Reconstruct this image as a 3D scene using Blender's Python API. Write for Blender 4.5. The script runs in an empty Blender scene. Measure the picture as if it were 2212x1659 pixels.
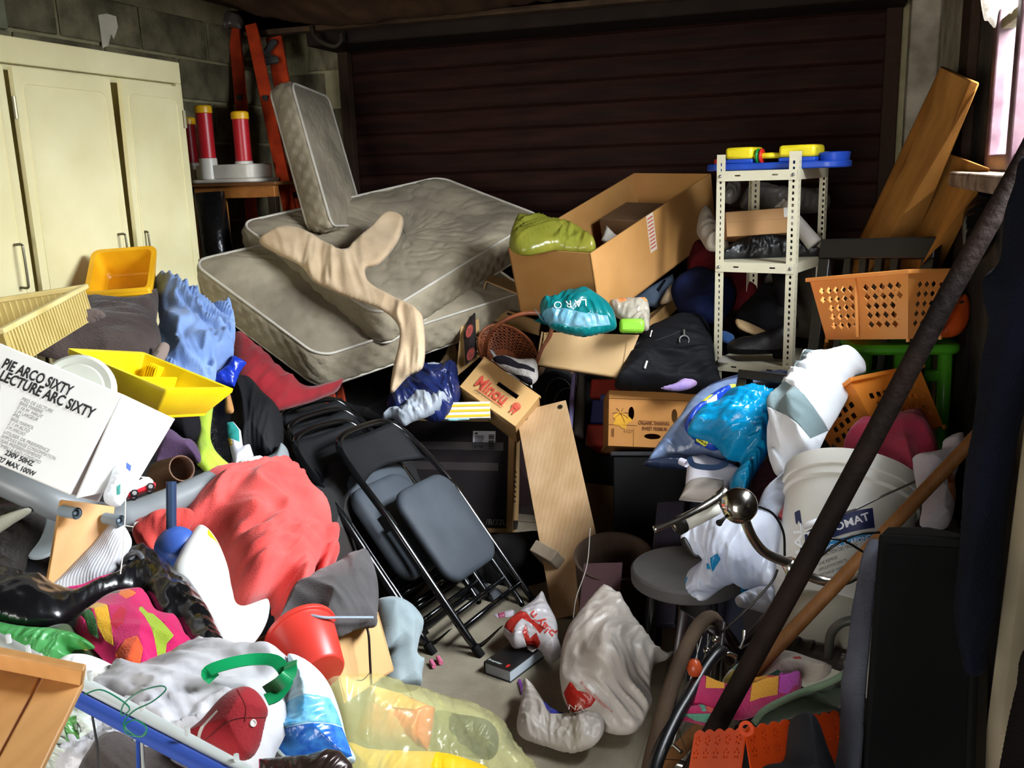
import bpy, bmesh, math, random
import numpy as np
from math import sin, cos, pi, radians, sqrt, atan2
from mathutils import Vector, Matrix
from mathutils.geometry import delaunay_2d_cdt
from mathutils.bvhtree import BVHTree
sc = bpy.context.scene
COL = sc.collection
random.seed(7)
# ------------------------------------------------------------------ camera
FP = 2000.0
YAW, PITCH, ROLL = radians(18.5), radians(12.8), radians(1.9)
f0 = Vector((-sin(YAW), cos(YAW), 0)); r0 = Vector((cos(YAW), sin(YAW), 0)); Zv = Vector((0, 0, 1))
FWD = cos(PITCH)*f0 - sin(PITCH)*Zv; u0 = sin(PITCH)*f0 + cos(PITCH)*Zv
RIGHT = cos(ROLL)*r0 - sin(ROLL)*u0; UP = sin(ROLL)*r0 + cos(ROLL)*u0
CAM = Vector((0, 0, 1.6))
cd = bpy.data.cameras.new('camera'); cam = bpy.data.objects.new('camera', cd); COL.objects.link(cam)
cam.matrix_world = Matrix(((RIGHT.x, UP.x, -FWD.x, CAM.x), (RIGHT.y, UP.y, -FWD.y, CAM.y), (RIGHT.z, UP.z, -FWD.z, CAM.z), (0, 0, 0, 1)))
cd.sensor_width = 36; cd.lens = FP/2212*36; cd.clip_start = .02; sc.camera = cam
# ------------------------------------------------------------------ sky, daylight through the window, exposure
w = bpy.data.worlds.new('world'); sc.world = w; w.use_nodes = True
bg = w.node_tree.nodes['Background']; bg.inputs[0].default_value = (.86, .93, 1.0, 1); bg.inputs[1].default_value = 3.2
def area(name, loc, tgt, sx, sy, power, col=(1, 1, 1), spread=180):
    l = bpy.data.lights.new(name, 'AREA'); l.shape = 'RECTANGLE'; l.size = sx; l.size_y = sy; l.energy = power; l.color = col
    l.spread = radians(spread)
    o = bpy.data.objects.new(name, l); COL.objects.link(o); o.location = loc
    o.rotation_euler = (Vector(tgt)-Vector(loc)).to_track_quat('-Z', 'Y').to_euler(); return o
area('daylight_window', (1.25, 2.35, 2.95), (-.7, 2.1, .8), 2.0, 1.9, 1500, (.95, .97, 1.0))
area('daylight_doorway', (-.95, -2.9, 1.2), (-1.5, 1.8, .9), 1.5, 1.8, 48, (1, .97, .92), 110)
sc.view_settings.view_transform = 'Standard'; sc.view_settings.look = 'None'
sc.view_settings.exposure = 0.12; sc.view_settings.gamma = 1; sc.view_settings.use_curve_mapping = False
# ------------------------------------------------------------------ pixel rays -> points in the room
def ray(x, y): return FWD + (x-1106)/FP*RIGHT + (829.5-y)/FP*UP
def P(x, y, d): return CAM + d*ray(x, y)
def PX(x, y, X): r = ray(x, y); return CAM + r*(X/r.x)
def PY(x, y, Y): r = ray(x, y); return CAM + r*(Y/r.y)
def PZ(x, y, z): r = ray(x, y); return CAM + r*((z-1.6)/r.z)
def frm(A, B, C):
    A, B, C = Vector(A), Vector(B), Vector(C)
    X = B-A; lx = X.length; X /= lx; Y = C-A; Y -= X*Y.dot(X); ly = Y.length; Y /= ly; Zc = X.cross(Y)
    return Matrix(((X.x, Y.x, Zc.x, A.x), (X.y, Y.y, Zc.y, A.y), (X.z, Y.z, Zc.z, A.z), (0, 0, 0, 1))), lx, ly
def T(x=0, y=0, z=0): return Matrix.Translation((x, y, z))
def R(a, ax): return Matrix.Rotation(radians(a), 4, ax)
# ------------------------------------------------------------------ materials
def lin(h):
    h = h.lstrip('#'); o = []
    for i in (0, 2, 4):
        c = int(h[i:i+2], 16)/255; o.append(c/12.92 if c <= .04045 else ((c+.055)/1.055)**2.4)
    return (*o, 1)
MC = {}
def mat(hexa, rough=.6, metal=0.0, var=.14, scale=7, bump=.0, bscale=80, hex2=None, clear=0.0, transl=0.0, sheen=0.0, rnd=0.0, coat=0.0, spec=.5, kind=None, st=(1, 1, 1), emit=0, detail=4):
    key = (hexa, rough, metal, var, scale, bump, bscale, hex2, clear, transl, sheen, rnd, coat, spec, kind, st, emit)
    if key in MC: return MC[key]
    m = bpy.data.materials.new('m_'+hexa.strip('#')+(kind or '')); m.use_nodes = True; nt = m.node_tree; N = nt.nodes; L = nt.links
    b = N['Principled BSDF']; out = N['Material Output']
    b.inputs['Roughness'].default_value = rough; b.inputs['Metallic'].default_value = metal
    lum_ = sum(lin(hexa)[:3])/3
    if lum_ < .05 and rough >= .5: spec = min(spec, .14)
    elif rough >= .8: spec = min(spec, .25)
    if lum_ < .05: sheen = 0
    b.inputs['Specular IOR Level'].default_value = spec
    if sheen: b.inputs['Sheen Weight'].default_value = sheen
    if coat: b.inputs['Coat Weight'].default_value = coat; b.inputs['Coat Roughness'].default_value = .15
    c = lin(hexa)
    c2 = lin(hex2) if hex2 else tuple(max(0, x*(1-var*2.0)) for x in c[:3])+(1,)
    tc = N.new('ShaderNodeTexCoord'); mp = N.new('ShaderNodeMapping'); mp.inputs['Scale'].default_value = st; L.new(tc.outputs['Object'], mp.inputs[0])
    no = N.new('ShaderNodeTexNoise'); no.inputs['Scale'].default_value = scale; no.inputs['Detail'].default_value = detail; L.new(mp.outputs[0], no.inputs['Vector'])
    rp = N.new('ShaderNodeValToRGB'); rp.color_ramp.elements[0].position = .35; rp.color_ramp.elements[1].position = .68
    L.new(no.outputs[0], rp.inputs[0]); rp.color_ramp.elements[0].color = c2; rp.color_ramp.elements[1].color = c
    colout = rp.outputs[0]
    if rnd:
        oi = N.new('ShaderNodeObjectInfo'); hs = N.new('ShaderNodeHueSaturation'); ma = N.new('ShaderNodeMapRange'); ma.inputs[3].default_value = 1-rnd; ma.inputs[4].default_value = 1+rnd
        L.new(oi.outputs['Random'], ma.inputs[0]); L.new(ma.outputs[0], hs.inputs['Value']); L.new(colout, hs.inputs['Color']); colout = hs.outputs[0]
    bn = None
    if kind in ('wood', 'weave', 'diamond', 'corr', 'sequin', 'stripe'):
        def wave(dirn, sca, dist=0, prof='SIN', vec=None):
            wv = N.new('ShaderNodeTexWave'); wv.bands_direction = dirn; wv.inputs['Scale'].default_value = sca; wv.inputs['Distortion'].default_value = dist; wv.wave_profile = prof
            L.new(vec or mp.outputs[0], wv.inputs[0]); return wv.outputs[1]
        def mix(a, bb, op='MULTIPLY'):
            q = N.new('ShaderNodeMath'); q.operation = op; L.new(a, q.inputs[0])
            if isinstance(bb, float): q.inputs[1].default_value = bb
            else: L.new(bb, q.inputs[1])
            return q.outputs[0]
        if kind == 'wood':
            h = wave('X', scale*1.5, 3)
            mx = N.new('ShaderNodeMix'); mx.data_type = 'RGBA'; mx.blend_type = 'MULTIPLY'; mx.inputs[0].default_value = .12
            L.new(colout, mx.inputs[6]); rr = N.new('ShaderNodeValToRGB'); rr.color_ramp.elements[0].color = (.55, .5, .45, 1); L.new(h, rr.inputs[0]); L.new(rr.outputs[0], mx.inputs[7]); colout = mx.outputs[2]; bn = h
        elif kind == 'weave': bn = mix(wave('X', bscale), wave('Y', bscale), 'ADD')
        elif kind == 'diamond':
            r = N.new('ShaderNodeVectorRotate'); r.rotation_type = 'Z_AXIS'; r.inputs['Angle'].default_value = pi/4; L.new(tc.outputs['UV'], r.inputs[0])
            bn = mix(wave('X', bscale, vec=r.outputs[0]), wave('Y', bscale, vec=r.outputs[0]), 'MULTIPLY')
        elif kind == 'corr': bn = wave('X', bscale)
        elif kind == 'stripe': bn = wave('X', bscale)
        elif kind == 'sequin':
            vo = N.new('ShaderNodeTexVoronoi'); vo.inputs['Scale'].default_value = bscale; L.new(mp.outputs[0], vo.inputs['Vector']); bn = vo.outputs['Distance']
    elif bump:
        n2 = N.new('ShaderNodeTexNoise'); n2.inputs['Scale'].default_value = bscale; n2.inputs['Detail'].default_value = 5; L.new(mp.outputs[0], n2.inputs['Vector']); bn = n2.outputs[0]
    L.new(colout, b.inputs['Base Color'])
    if bn is not None and bump:
        bp = N.new('ShaderNodeBump'); bp.inputs['Strength'].default_value = bump; bp.inputs['Distance'].default_value = .01; L.new(bn, bp.inputs['Height']); L.new(bp.outputs[0], b.inputs['Normal'])
    if emit: b.inputs['Emission Color'].default_value = c; b.inputs['Emission Strength'].default_value = emit
    sh = b.outputs[0]
    if transl:
        t = N.new('ShaderNodeBsdfTranslucent'); L.new(colout, t.inputs[0]); x = N.new('ShaderNodeMixShader'); x.inputs[0].default_value = transl; L.new(sh, x.inputs[1]); L.new(t.outputs[0], x.inputs[2]); sh = x.outputs[0]
    if clear:
        t = N.new('ShaderNodeBsdfTransparent'); t.inputs[0].default_value = tuple(.5+.5*v for v in c[:3])+(1,); x = N.new('ShaderNodeMixShader'); x.inputs[0].default_value = clear; L.new(sh, x.inputs[1]); L.new(t.outputs[0], x.inputs[2]); sh = x.outputs[0]
    L.new(sh, out.inputs[0]); MC[key] = m; return m
def cloth(h, **k): k.setdefault('rough', .9); k.setdefault('bump', .25); k.setdefault('bscale', 260); k.setdefault('sheen', .15); k.setdefault('var', .08); return mat(h, **k)
def plastic(h, **k): k.setdefault('rough', .35); k.setdefault('var', .05); return mat(h, **k)
def card(h='#b08a5c', **k): k.setdefault('rough', .85); k.setdefault('var', .07); k.setdefault('scale', 4); return mat(h, **k)
def poly(h, **k): k.setdefault('rough', .28); k.setdefault('var', .06); k.setdefault('transl', .25); k.setdefault('bump', .2); k.setdefault('bscale', 45); return mat(h, **k)
def wood(h, **k): k.setdefault('rough', .5); k.setdefault('var', .1); k.setdefault('scale', 6); k.setdefault('st', (4, .5, 4)); k.setdefault('bump', .05); return mat(h, kind='wood', **k)
# ------------------------------------------------------------------ objects
def tag(o, label=None, cat=None, group=None, kind=None):
    if label: o['label'] = label
    if cat: o['category'] = cat
    if group: o['group'] = group
    if kind: o['kind'] = kind
    return o
def thing(name, label, cat, loc=(0, 0, 0), group=None, kind=None):
    o = bpy.data.objects.new(name, None); COL.objects.link(o); o.empty_display_size = .05; o.location = loc
    return tag(o, label, cat, group, kind)
def rootof(o):
    v = Vector(o.location)
    while o.parent: o = o.parent; v += Vector(o.location)
    return v
def mesh(name, verts, faces, m, parent=None, smooth=False, mi=None, bev=0, label=None, cat=None, group=None, kind=None, uv=None, sub=0):
    ms = m if isinstance(m, (list, tuple)) else [m]
    vs = [Vector(v) for v in verts]
    lo = Vector([min(v[i] for v in vs) for i in range(3)]); hi = Vector([max(v[i] for v in vs) for i in range(3)])
    org = Vector(((lo.x+hi.x)/2, (lo.y+hi.y)/2, lo.z)) if parent is None else rootof(parent)
    me = bpy.data.meshes.new(name); me.from_pydata([v-org for v in vs], [], faces)
    for x in ms: me.materials.append(x)
    if mi is not None: me.polygons.foreach_set('material_index', mi)
    if smooth: me.polygons.foreach_set('use_smooth', [True]*len(me.polygons))
    if uv is not None:
        ul = me.uv_layers.new(name='UV'); arr = np.zeros(len(me.loops), dtype=np.int32); me.loops.foreach_get('vertex_index', arr)
        ul.data.foreach_set('uv', np.asarray(uv, dtype=np.float32)[arr].ravel())
    me.update(); o = bpy.data.objects.new(name, me); COL.objects.link(o)
    if parent is None: o.location = org
    else: o.parent = parent
    if bev:
        b = o.modifiers.new('bevel', 'BEVEL'); b.width = bev; b.segments = 2; b.limit_method = 'ANGLE'; b.angle_limit = radians(35); b.harden_normals = False
        if not smooth:
            me.polygons.foreach_set('use_smooth', [True]*len(me.polygons)); 
            try: me.set_sharp_from_angle(angle=radians(50))
            except Exception: pass
    if sub:
        s = o.modifiers.new('sub', 'SUBSURF'); s.levels = sub; s.render_levels = sub
    return tag(o, label, cat, group, kind)
class MB:
    def __init__(s, M=None): s.v = []; s.f = []; s.mi = []; s.M = M or Matrix()
    def add(s, vs, fs, M=None, mi=0):
        b = len(s.v); MM = s.M @ M if M is not None else s.M
        s.v += [MM @ Vector(v) for v in vs]; s.f += [tuple(b+i for i in f) for f in fs]; s.mi += [mi]*len(fs); return s
    def box(s, x0, y0, z0, x1, y1, z1, M=None, mi=0):
        return s.add([(x0, y0, z0), (x1, y0, z0), (x1, y1, z0), (x0, y1, z0), (x0, y0, z1), (x1, y0, z1), (x1, y1, z1), (x0, y1, z1)],
                     [(0, 3, 2, 1), (4, 5, 6, 7), (0, 1, 5, 4), (1, 2, 6, 5), (2, 3, 7, 6), (3, 0, 4, 7)], M, mi)
    def tube(s, path, r, n=8, closed=False, M=None, mi=0, caps=True):
        pts = [Vector(p) for p in path]; k = len(pts); rs = r if isinstance(r, (list, tuple)) else [r]*k
        vs = []; up = None
        for i, p in enumerate(pts):
            a = pts[(i-1) % k] if closed or i > 0 else p; c = pts[(i+1) % k] if closed or i < k-1 else p
            t = (c-a).normalized() if (c-a).length > 1e-9 else Vector((0, 0, 1))
            if up is None: up = t.orthogonal().normalized()
            else:
                up = up - t*up.dot(t); up = up.normalized() if up.length > 1e-6 else t.orthogonal().normalized()
            q = t.cross(up)
            for j in range(n): an = 2*pi*j/n; vs.append(p + rs[i]*(cos(an)*up + sin(an)*q))
        fs = []
        for i in range(k if closed else k-1):
            for j in range(n): a = i*n+j; b = i*n+(j+1) % n; c = ((i+1) % k)*n; fs.append((a, b, c+(j+1) % n, c+j))
        if caps and not closed: fs.append(tuple(range(n-1, -1, -1))); fs.append(tuple((k-1)*n+j for j in range(n)))
        return s.add(vs, fs, M, mi)
    def lathe(s, prof, n=24, M=None, mi=0):
        vs = [(r*cos(2*pi*j/n), r*sin(2*pi*j/n), z) for r, z in prof for j in range(n)]
        fs = [(i*n+j, i*n+(j+1) % n, (i+1)*n+(j+1) % n, (i+1)*n+j) for i in range(len(prof)-1) for j in range(n)]
        return s.add(vs, fs, M, mi)
    def prism(s, out, z0, z1, M=None, mi=0):
        n = len(out); vs = [(x, y, z0) for x, y in out]+[(x, y, z1) for x, y in out]
        fs = [tuple(range(n-1, -1, -1)), tuple(range(n, 2*n))]+[(i, (i+1) % n, n+(i+1) % n, n+i) for i in range(n)]
        return s.add(vs, fs, M, mi)
    def grid(s, rows, M=None, mi=0, closev=False):
        n = len(rows[0]); vs = [p for r in rows for p in r]
        fs = [(i*n+j, i*n+j+1, (i+1)*n+j+1, (i+1)*n+j) for i in range(len(rows)-1) for j in range(n-1)]
        return s.add(vs, fs, M, mi)
    def panel(s, out, holes, th, M=None, mi=0):
        """flat panel of thickness th with cut holes"""
        vs = list(out); es = [(i, (i+1) % len(out)) for i in range(len(out))]
        for h in holes: b = len(vs); vs += h; es += [(b+i, b+(i+1) % len(h)) for i in range(len(h))]
        r = delaunay_2d_cdt([Vector(v) for v in vs], es, [list(range(len(out)))], 1, 1e-6)
        v2, f2 = r[0], r[2]
        keep = []
        for f in f2:
            c = (sum(v2[i][0] for i in f)/len(f), sum(v2[i][1] for i in f)/len(f))
            if not any(inpoly(c[0], c[1], h) for h in holes): keep.append(tuple(f))
        n = len(v2); V = [(a[0], a[1], th) for a in v2]+[(a[0], a[1], 0) for a in v2]
        F = keep+[tuple(n+i for i in reversed(f)) for f in keep]
        cnt = {}
        for f in keep:
            for i in range(len(f)): a, b = f[i], f[(i+1) % len(f)]; cnt[(a, b)] = 1
        for a, b in cnt:
            if (b, a) not in cnt: F.append((b, a, n+a, n+b))
        return s.add(V, F, M, mi)
    def build(s, name, m, parent=None, **k):
        return mesh(name, s.v, s.f, m, parent, mi=s.mi if isinstance(m, (list, tuple)) else None, **k)
def inpoly(x, y, p):
    c = False; j = len(p)-1
    for i in range(len(p)):
        if (p[i][1] > y) != (p[j][1] > y) and x < (p[j][0]-p[i][0])*(y-p[i][1])/(p[j][1]-p[i][1])+p[i][0]: c = not c
        j = i
    return c
def rrect(x0, y0, x1, y1, r, n=5):
    o = []
    for cx, cy, a in ((x1-r, y1-r, 0), (x0+r, y1-r, 90), (x0+r, y0+r, 180), (x1-r, y0+r, 270)):
        for i in range(n+1): t = radians(a+90*i/n); o.append((cx+r*cos(t), cy+r*sin(t)))
    return o
def spline(pts, res=8, closed=False):
    pts = [Vector(p) for p in pts]; n = len(pts); o = []
    for i in range(n if closed else n-1):
        p1, p2 = pts[i], pts[(i+1) % n]; p0 = pts[i-1] if (closed or i > 0) else 2*p1-p2; p3 = pts[(i+2) % n] if (closed or i < n-2) else 2*p2-p1
        for k in range(res):
            t = k/res; o.append(.5*((2*p1)+(p2-p0)*t+(2*p0-5*p1+4*p2-p3)*t*t+(3*p1-p0-3*p2+p3)*t**3))
    if not closed: o.append(pts[-1])
    return o
def circ(c, r, n=32, M=None, a0=0, a1=360):
    o = [Vector((c[0]+r*cos(radians(a0+(a1-a0)*i/n)), c[1]+r*sin(radians(a0+(a1-a0)*i/n)), c[2])) for i in range(n+(0 if a1-a0 == 360 else 1))]
    return [M @ p for p in o] if M else o
# ------------------------------------------------------------------ noise in numpy
_pr = np.random.RandomState(3).permutation(512); _gr = np.random.RandomState(4).rand(512)*2*pi
def N2(x, y, s=0):
    x = np.asarray(x, float)+s*17.3; y = np.asarray(y, float)-s*9.7
    xi = np.floor(x).astype(int); yi = np.floor(y).astype(int); xf = x-xi; yf = y-yi
    def g(a, b):
        h = _gr[_pr[(a+_pr[b & 511]) & 511]]; return np.cos(h)*(x-a)+np.sin(h)*(y-b)
    u = xf**3*(xf*(xf*6-15)+10); v = yf**3*(yf*(yf*6-15)+10)
    return 1.5*((g(xi, yi)*(1-u)+g(xi+1, yi)*u)*(1-v)+(g(xi, yi+1)*(1-u)+g(xi+1, yi+1)*u)*v)
def foldf(u, v, fs, ang, st, s, crump=False):
    a = radians(ang); x = (u*cos(a)+v*sin(a))*fs; y = (-u*sin(a)+v*cos(a))*fs/st
    if crump:
        r = 0
        wx = x+.8*N2(x*.5, y*.5, s+11); wy = y+.8*N2(x*.6, y*.6, s+12)
        for k, am in ((1, .8), (2.1, .6), (4.3, .42), (8.1, .16)): r = r+am*(1-2.8*np.minimum(np.abs(N2(wx*k, wy*k*st**.5, s+k)), .45))
        return r*.55
    wx = x+1.3*N2(x*.45, y*.6, s+1); wy = y+.7*N2(x*.5, y*.5, s+2)
    r = 1-2.4*np.abs(N2(wx, wy, s+3)); r2 = 1-2.4*np.abs(N2(wx*2.1+3, wy*1.6, s+4)); big = N2(x*.35, y*.6, s+5)
    x3, y3 = wx*1.7+.5*wy, wy*2.2-.6*wx; msk = np.clip(.5+1.2*N2(x*.6+7, y*.8, s+8), 0, 1)
    r3 = 1-2.6*np.abs(N2(x3*1.3, y3, s+6)); r4 = 1-2.2*np.abs(N2(wx*4.4, wy*2.4, s+9))
    return .5*np.sign(r)*np.abs(r)**1.2+.34*r2*msk+.26*r3*(1-msk)+.10*r4+.75*big
SEED = [0]
BL = {}
def blob(name, label, cat, pts, d, m, th=.06, n=None, amp=.014, fs=7, ang=0, st=2.5, res=None, back=.5, rnd=None, zones=(), smooth=True, crump=False, group=None, kind=None, parent=None, key=None, holes=(), gap=None):
    """a crumpled cloth or bag: a closed, puffed and folded body whose rim is the given outline set on a (bent) surface in the room"""
    SEED[0] += 1; s = SEED[0]
    q = [Vector((float(a), float(b))) for a, b in pts]
    if smooth: q = spline(q, 8, True)
    cx = sum(a.x for a in q)/len(q); cy = sum(a.y for a in q)/len(q)
    arr = isinstance(d, (list, tuple))
    if not arr:
        P0 = P(cx, cy, d); nn = Vector(n).normalized() if n else (-FWD*.75+Zv*.65).normalized()
        def dep(x, y):
            rx = FWD.dot(nn)+(x-1106)/FP*RIGHT.dot(nn)+(829.5-y)/FP*UP.dot(nn)
            return np.clip((P0-CAM).dot(nn)/np.where(np.abs(rx) < .06, -.06, rx), d*.6, d*1.7)
    else:
        A = np.array([[1, a[0]/1000, a[1]/1000] for a in d]); y_ = np.array([1/a[2] for a in d])
        co = np.linalg.lstsq(A, y_, rcond=None)[0]; rs = y_-A@co
        def dep(x, y):
            b = co[0]+co[1]*x/1000+co[2]*y/1000; W = 0; S = 0
            for a, e in zip(d, rs): wt = 1/((x-a[0])**2+(y-a[1])**2+400.)**1.2; W = W+wt; S = S+wt*e
            return 1/(b+S/W)
    area2 = abs(sum(q[i-1].x*q[i].y-q[i].x*q[i-1].y for i in range(len(q))))/2
    rs_ = res or max(3.0, min(9.0, sqrt(area2)/50))
    # resample the rim
    out = []
    for i in range(len(q)):
        a, b = q[i], q[(i+1) % len(q)]; L = (b-a).length
        if smooth:
            if not out or (a-out[-1]).length >= rs_*.9: out.append(a)
        else:
            k = max(1, int(L/rs_))
            for j in range(k): out.append(a+(b-a)*j/k)
    nb = len(out); vs = list(out); es = []
    o2 = [(a.x, a.y) for a in out]
    for zp, zi in zones:
        b = len(vs); zz = [Vector((float(x), float(y))) for x, y in zp]; vs += zz; es += [(b+i, b+(i+1) % len(zz)) for i in range(len(zz))]
    for hp in holes:
        b = len(vs); zz = [Vector((float(x), float(y))) for x, y in hp]; vs += zz; es += [(b+i, b+(i+1) % len(zz)) for i in range(len(zz))]
    x0, x1 = min(a.x for a in out), max(a.x for a in out); y0, y1 = min(a.y for a in out), max(a.y for a in out)
    bx = np.array([a.x for a in out]); by = np.array([a.y for a in out]); ex = np.roll(bx, -1)-bx; ey = np.roll(by, -1)-by; el = ex*ex+ey*ey+1e-9
    def bdist(X, Y):
        X = np.asarray(X)[:, None]; Y = np.asarray(Y)[:, None]; t = np.clip(((X-bx)*ex+(Y-by)*ey)/el, 0, 1)
        return np.sqrt(((X-bx-t*ex)**2+(Y-by-t*ey)**2).min(axis=1))
    gx, gy = np.meshgrid(np.arange(x0+rs_*.5, x1, rs_), np.arange(y0+rs_*.5, y1, rs_*.87)); gx = gx+(np.arange(gx.shape[0]) % 2)[:, None]*rs_*.5
    gx = gx.ravel(); gy = gy.ravel(); ins = np.zeros(len(gx), bool); j = nb-1
    for i in range(nb):
        c = ((by[i] > gy) != (by[j] > gy)) & (gx < (bx[j]-bx[i])*(gy-by[i])/(by[j]-by[i]+1e-12)+bx[i]); ins ^= c; j = i
    gx, gy = gx[ins], gy[ins]; k = bdist(gx, gy) > rs_*.45; gx, gy = gx[k], gy[k]
    vs += [Vector((a, b)) for a, b in zip(gx, gy)]
    r = delaunay_2d_cdt(vs, es, [list(range(nb))], 1, 1e-5)
    v2 = np.array([(a[0], a[1]) for a in r[0]]); F = [tuple(f) for f in r[2]]
    if holes: F = [f for f in F if not any(inpoly(v2[list(f), 0].mean(), v2[list(f), 1].mean(), h) for h in holes)]
    X, Y = v2[:, 0], v2[:, 1]; D = dep(X, Y)+0*X; bd = bdist(X, Y)*D/FP
    if holes:
        for h in holes:
            hx = np.array([a[0] for a in h]); hy = np.array([a[1] for a in h]); hd = np.sqrt(((X[:, None]-hx)**2+(Y[:, None]-hy)**2).min(axis=1))*D/FP; bd = np.minimum(bd, hd)
    fw, rt, upv, cm = [np.array(q_[:]) for q_ in (FWD, RIGHT, UP, CAM)]
    W = cm+D[:, None]*(fw+((X-1106)/FP)[:, None]*rt+((829.5-Y)/FP)[:, None]*upv)
    ctr = W.mean(axis=0); _, _, vt = np.linalg.svd(W-ctr, full_matrices=False); nr = vt[2]
    if nr @ (cm-ctr) < 0: nr = -nr
    if not arr: nr = np.array(nn[:])
    U = (W-ctr)@vt[0]; Vv = (W-ctr)@vt[1]
    if vt[0] @ rt < 0: U = -U
    if vt[1] @ upv < 0: Vv = -Vv
    rr = rnd or max(.02, th*1.3); t = np.clip(bd/rr, 0, 1); prof = np.sqrt(1-(1-t)**2); h = th*prof
    fo = amp*foldf(U, Vv, fs, ang, st, s, crump)*np.clip(bd/.02, 0, 1)**.7
    fr = W+(h+fo)[:, None]*nr; isb = bd < 1e-6
    idx = np.where(~isb)[0]; mp_ = {int(a): len(W)+i for i, a in enumerate(idx)}
    bk = W[idx]-(back*h[idx]-fo[idx]*.6+.002)[:, None]*nr
    if gap: bk = W[idx]-(.002-fo[idx])[:, None]*nr
    AV = np.vstack([fr, bk]); n0 = len(F)
    # orientation
    a, b_, c_ = F[0][:3]; fn = np.cross(W[b_]-W[a], W[c_]-W[a]) @ nr
    if fn < 0: F = [tuple(reversed(f)) for f in F]
    B = [tuple(mp_.get(i, i) for i in reversed(f)) for f in F]; B = [b for b, f in zip(B, F) if set(b) != set(f)]
    mi = [0]*n0
    for zi_, f in enumerate(F):
        px_, py_ = X[list(f)].mean(), Y[list(f)].mean()
        for zp, zi in zones:
            if inpoly(px_, py_, zp): mi[zi_] = zi
    uvs = np.stack([U, Vv], 1); uvs = np.vstack([uvs, uvs[idx]])
    ms = m if isinstance(m, (list, tuple)) else [m]
    o = mesh(name, [Vector(v) for v in AV], F+B, list(ms), parent, smooth=True, mi=mi+[0]*len(B), label=label, cat=cat, group=group, kind=kind, uv=uvs)
    BL[key or name] = (BVHTree.FromPolygons([Vector(v) for v in AV], F), o)
    return o
FT = {}
def textmesh(s, bold=False):
    k = (s, bold)
    if k in FT: return FT[k]
    c = bpy.data.curves.new('t', 'FONT'); c.body = s; c.size = 1; c.resolution_u = 3; c.offset = .022 if bold else 0.0
    o = bpy.data.objects.new('t', c); me = bpy.data.meshes.new_from_object(o); vs = [v.co.copy() for v in me.vertices]; fs = [tuple(p.vertices) for p in me.polygons]
    bpy.data.objects.remove(o); bpy.data.curves.remove(c); bpy.data.meshes.remove(me); FT[k] = (vs, fs); return FT[k]
def text(s, M, size, m, parent, x=0, y=0, z=.0012, bold=False, sx=1, name='lettering', width=None):
    vs, fs = textmesh(s, bold)
    if width: sx = width/(max(v.x for v in vs)*size)
    return mesh(name, [M @ Vector((x+v.x*size*sx, y+v.y*size, z)) for v in vs], fs, m, parent)
def proj(key, verts2, faces, m, name, off=.003):
    bv, o = BL[key]; vs = []; dl = None
    for x, y in verts2:
        r = ray(x, y).normalized(); h = bv.ray_cast(CAM, r); vs.append(h[3] if h[0] else None)
    ok = [v for v in vs if v]; 
    if not ok: return
    av = sum(ok)/len(ok); out = []
    for (x, y), dd in zip(verts2, vs): r = ray(x, y).normalized(); out.append(CAM+r*((dd if dd else av)-off))
    return mesh(name, out, faces, m, o)
def ptext(key, s, p, q, m, hgt=None, bold=False, name='printed_text', up=1):
    """print a word along the line p-q (ends of the word as they lie on the surface), conformed to the cloth"""
    vs, fs = textmesh(s, bold); bm = bmesh.new(); bv = [bm.verts.new(v) for v in vs]
    for f in fs:
        try: bm.faces.new([bv[i] for i in f])
        except ValueError: pass
    bmesh.ops.triangulate(bm, faces=bm.faces); bmesh.ops.subdivide_edges(bm, edges=[e for e in bm.edges if e.calc_length() > .3], cuts=1); bm.verts.index_update()
    L = max(v.co.x for v in bm.verts); ax = Vector(q)-Vector(p); k = ax.length/L; ax.normalize(); ay = Vector((ax.y, -ax.x))*up; hh = hgt or k
    pts = [Vector(p)+ax*v.co.x*k+ay*v.co.y*hh for v in bm.verts]; fcs = [tuple(v.index for v in f.verts) for f in bm.faces]; bm.free()
    return proj(key, [(a.x, a.y) for a in pts], fcs, m, name)
def copytree(o, parent=None):
    c = o.copy(); COL.objects.link(c); c.parent = parent
    for ch in list(o.children): copytree(ch, c)
    return c
# ================================================================== THE SETTING
m_floor = mat('#a39a86', rough=.9, hex2='#857c69', scale=5, bump=.5, bscale=220, detail=10)
m_mortar = mat('#a89f7c', rough=.95, bump=.6, bscale=90, hex2='#8a825f')
m_block = mat('#938a6a', rough=.97, hex2='#615a45', scale=9, bump=.9, bscale=130, rnd=.22, detail=8)
m_render = mat('#8b8c70', rough=.95, hex2='#74765d', bump=.4, bscale=50)
m_plaster = mat('#b3aa98', rough=.95, hex2='#857b6a', bump=.5, bscale=40)
m_dirtywall = mat('#4a4238', rough=.95, hex2='#2c261f', bump=.6, bscale=40)
m_darkwood = wood('#3a2a20', rough=.8)
m_slat = mat('#331b14', rough=.7, spec=.3, hex2='#20110c', scale=3, st=(1, 6, 8), bump=.15, bscale=30, rnd=.12)
LX, BY, RX, CZ = -3.0, 5.0, .5, 2.5
def struct(o): o['kind'] = 'structure'; return o
g = MB(); g.box(LX-.2, -3, -.1, RX+.3, BY+.4, 0); struct(g.build('floor', m_floor))
g = MB(); g.box(LX-.2, -3, CZ, RX+.18, BY+.4, CZ+.1)
ceil = struct(g.build('ceiling', mat('#4a3a2a', rough=.9, hex2='#33271c', scale=3)))
for i in range(4):
    MB().box(LX, .8+i*1.25, CZ-.12, RX, .9+i*1.25, CZ).build('beam', m_darkwood, ceil, bev=.006)
MB().box(LX, 4.55, 2.36, RX, 4.62, 2.5).build('beam', mat('#5b4632', rough=.9, hex2='#3c2d20'), ceil, bev=.006)
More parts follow.
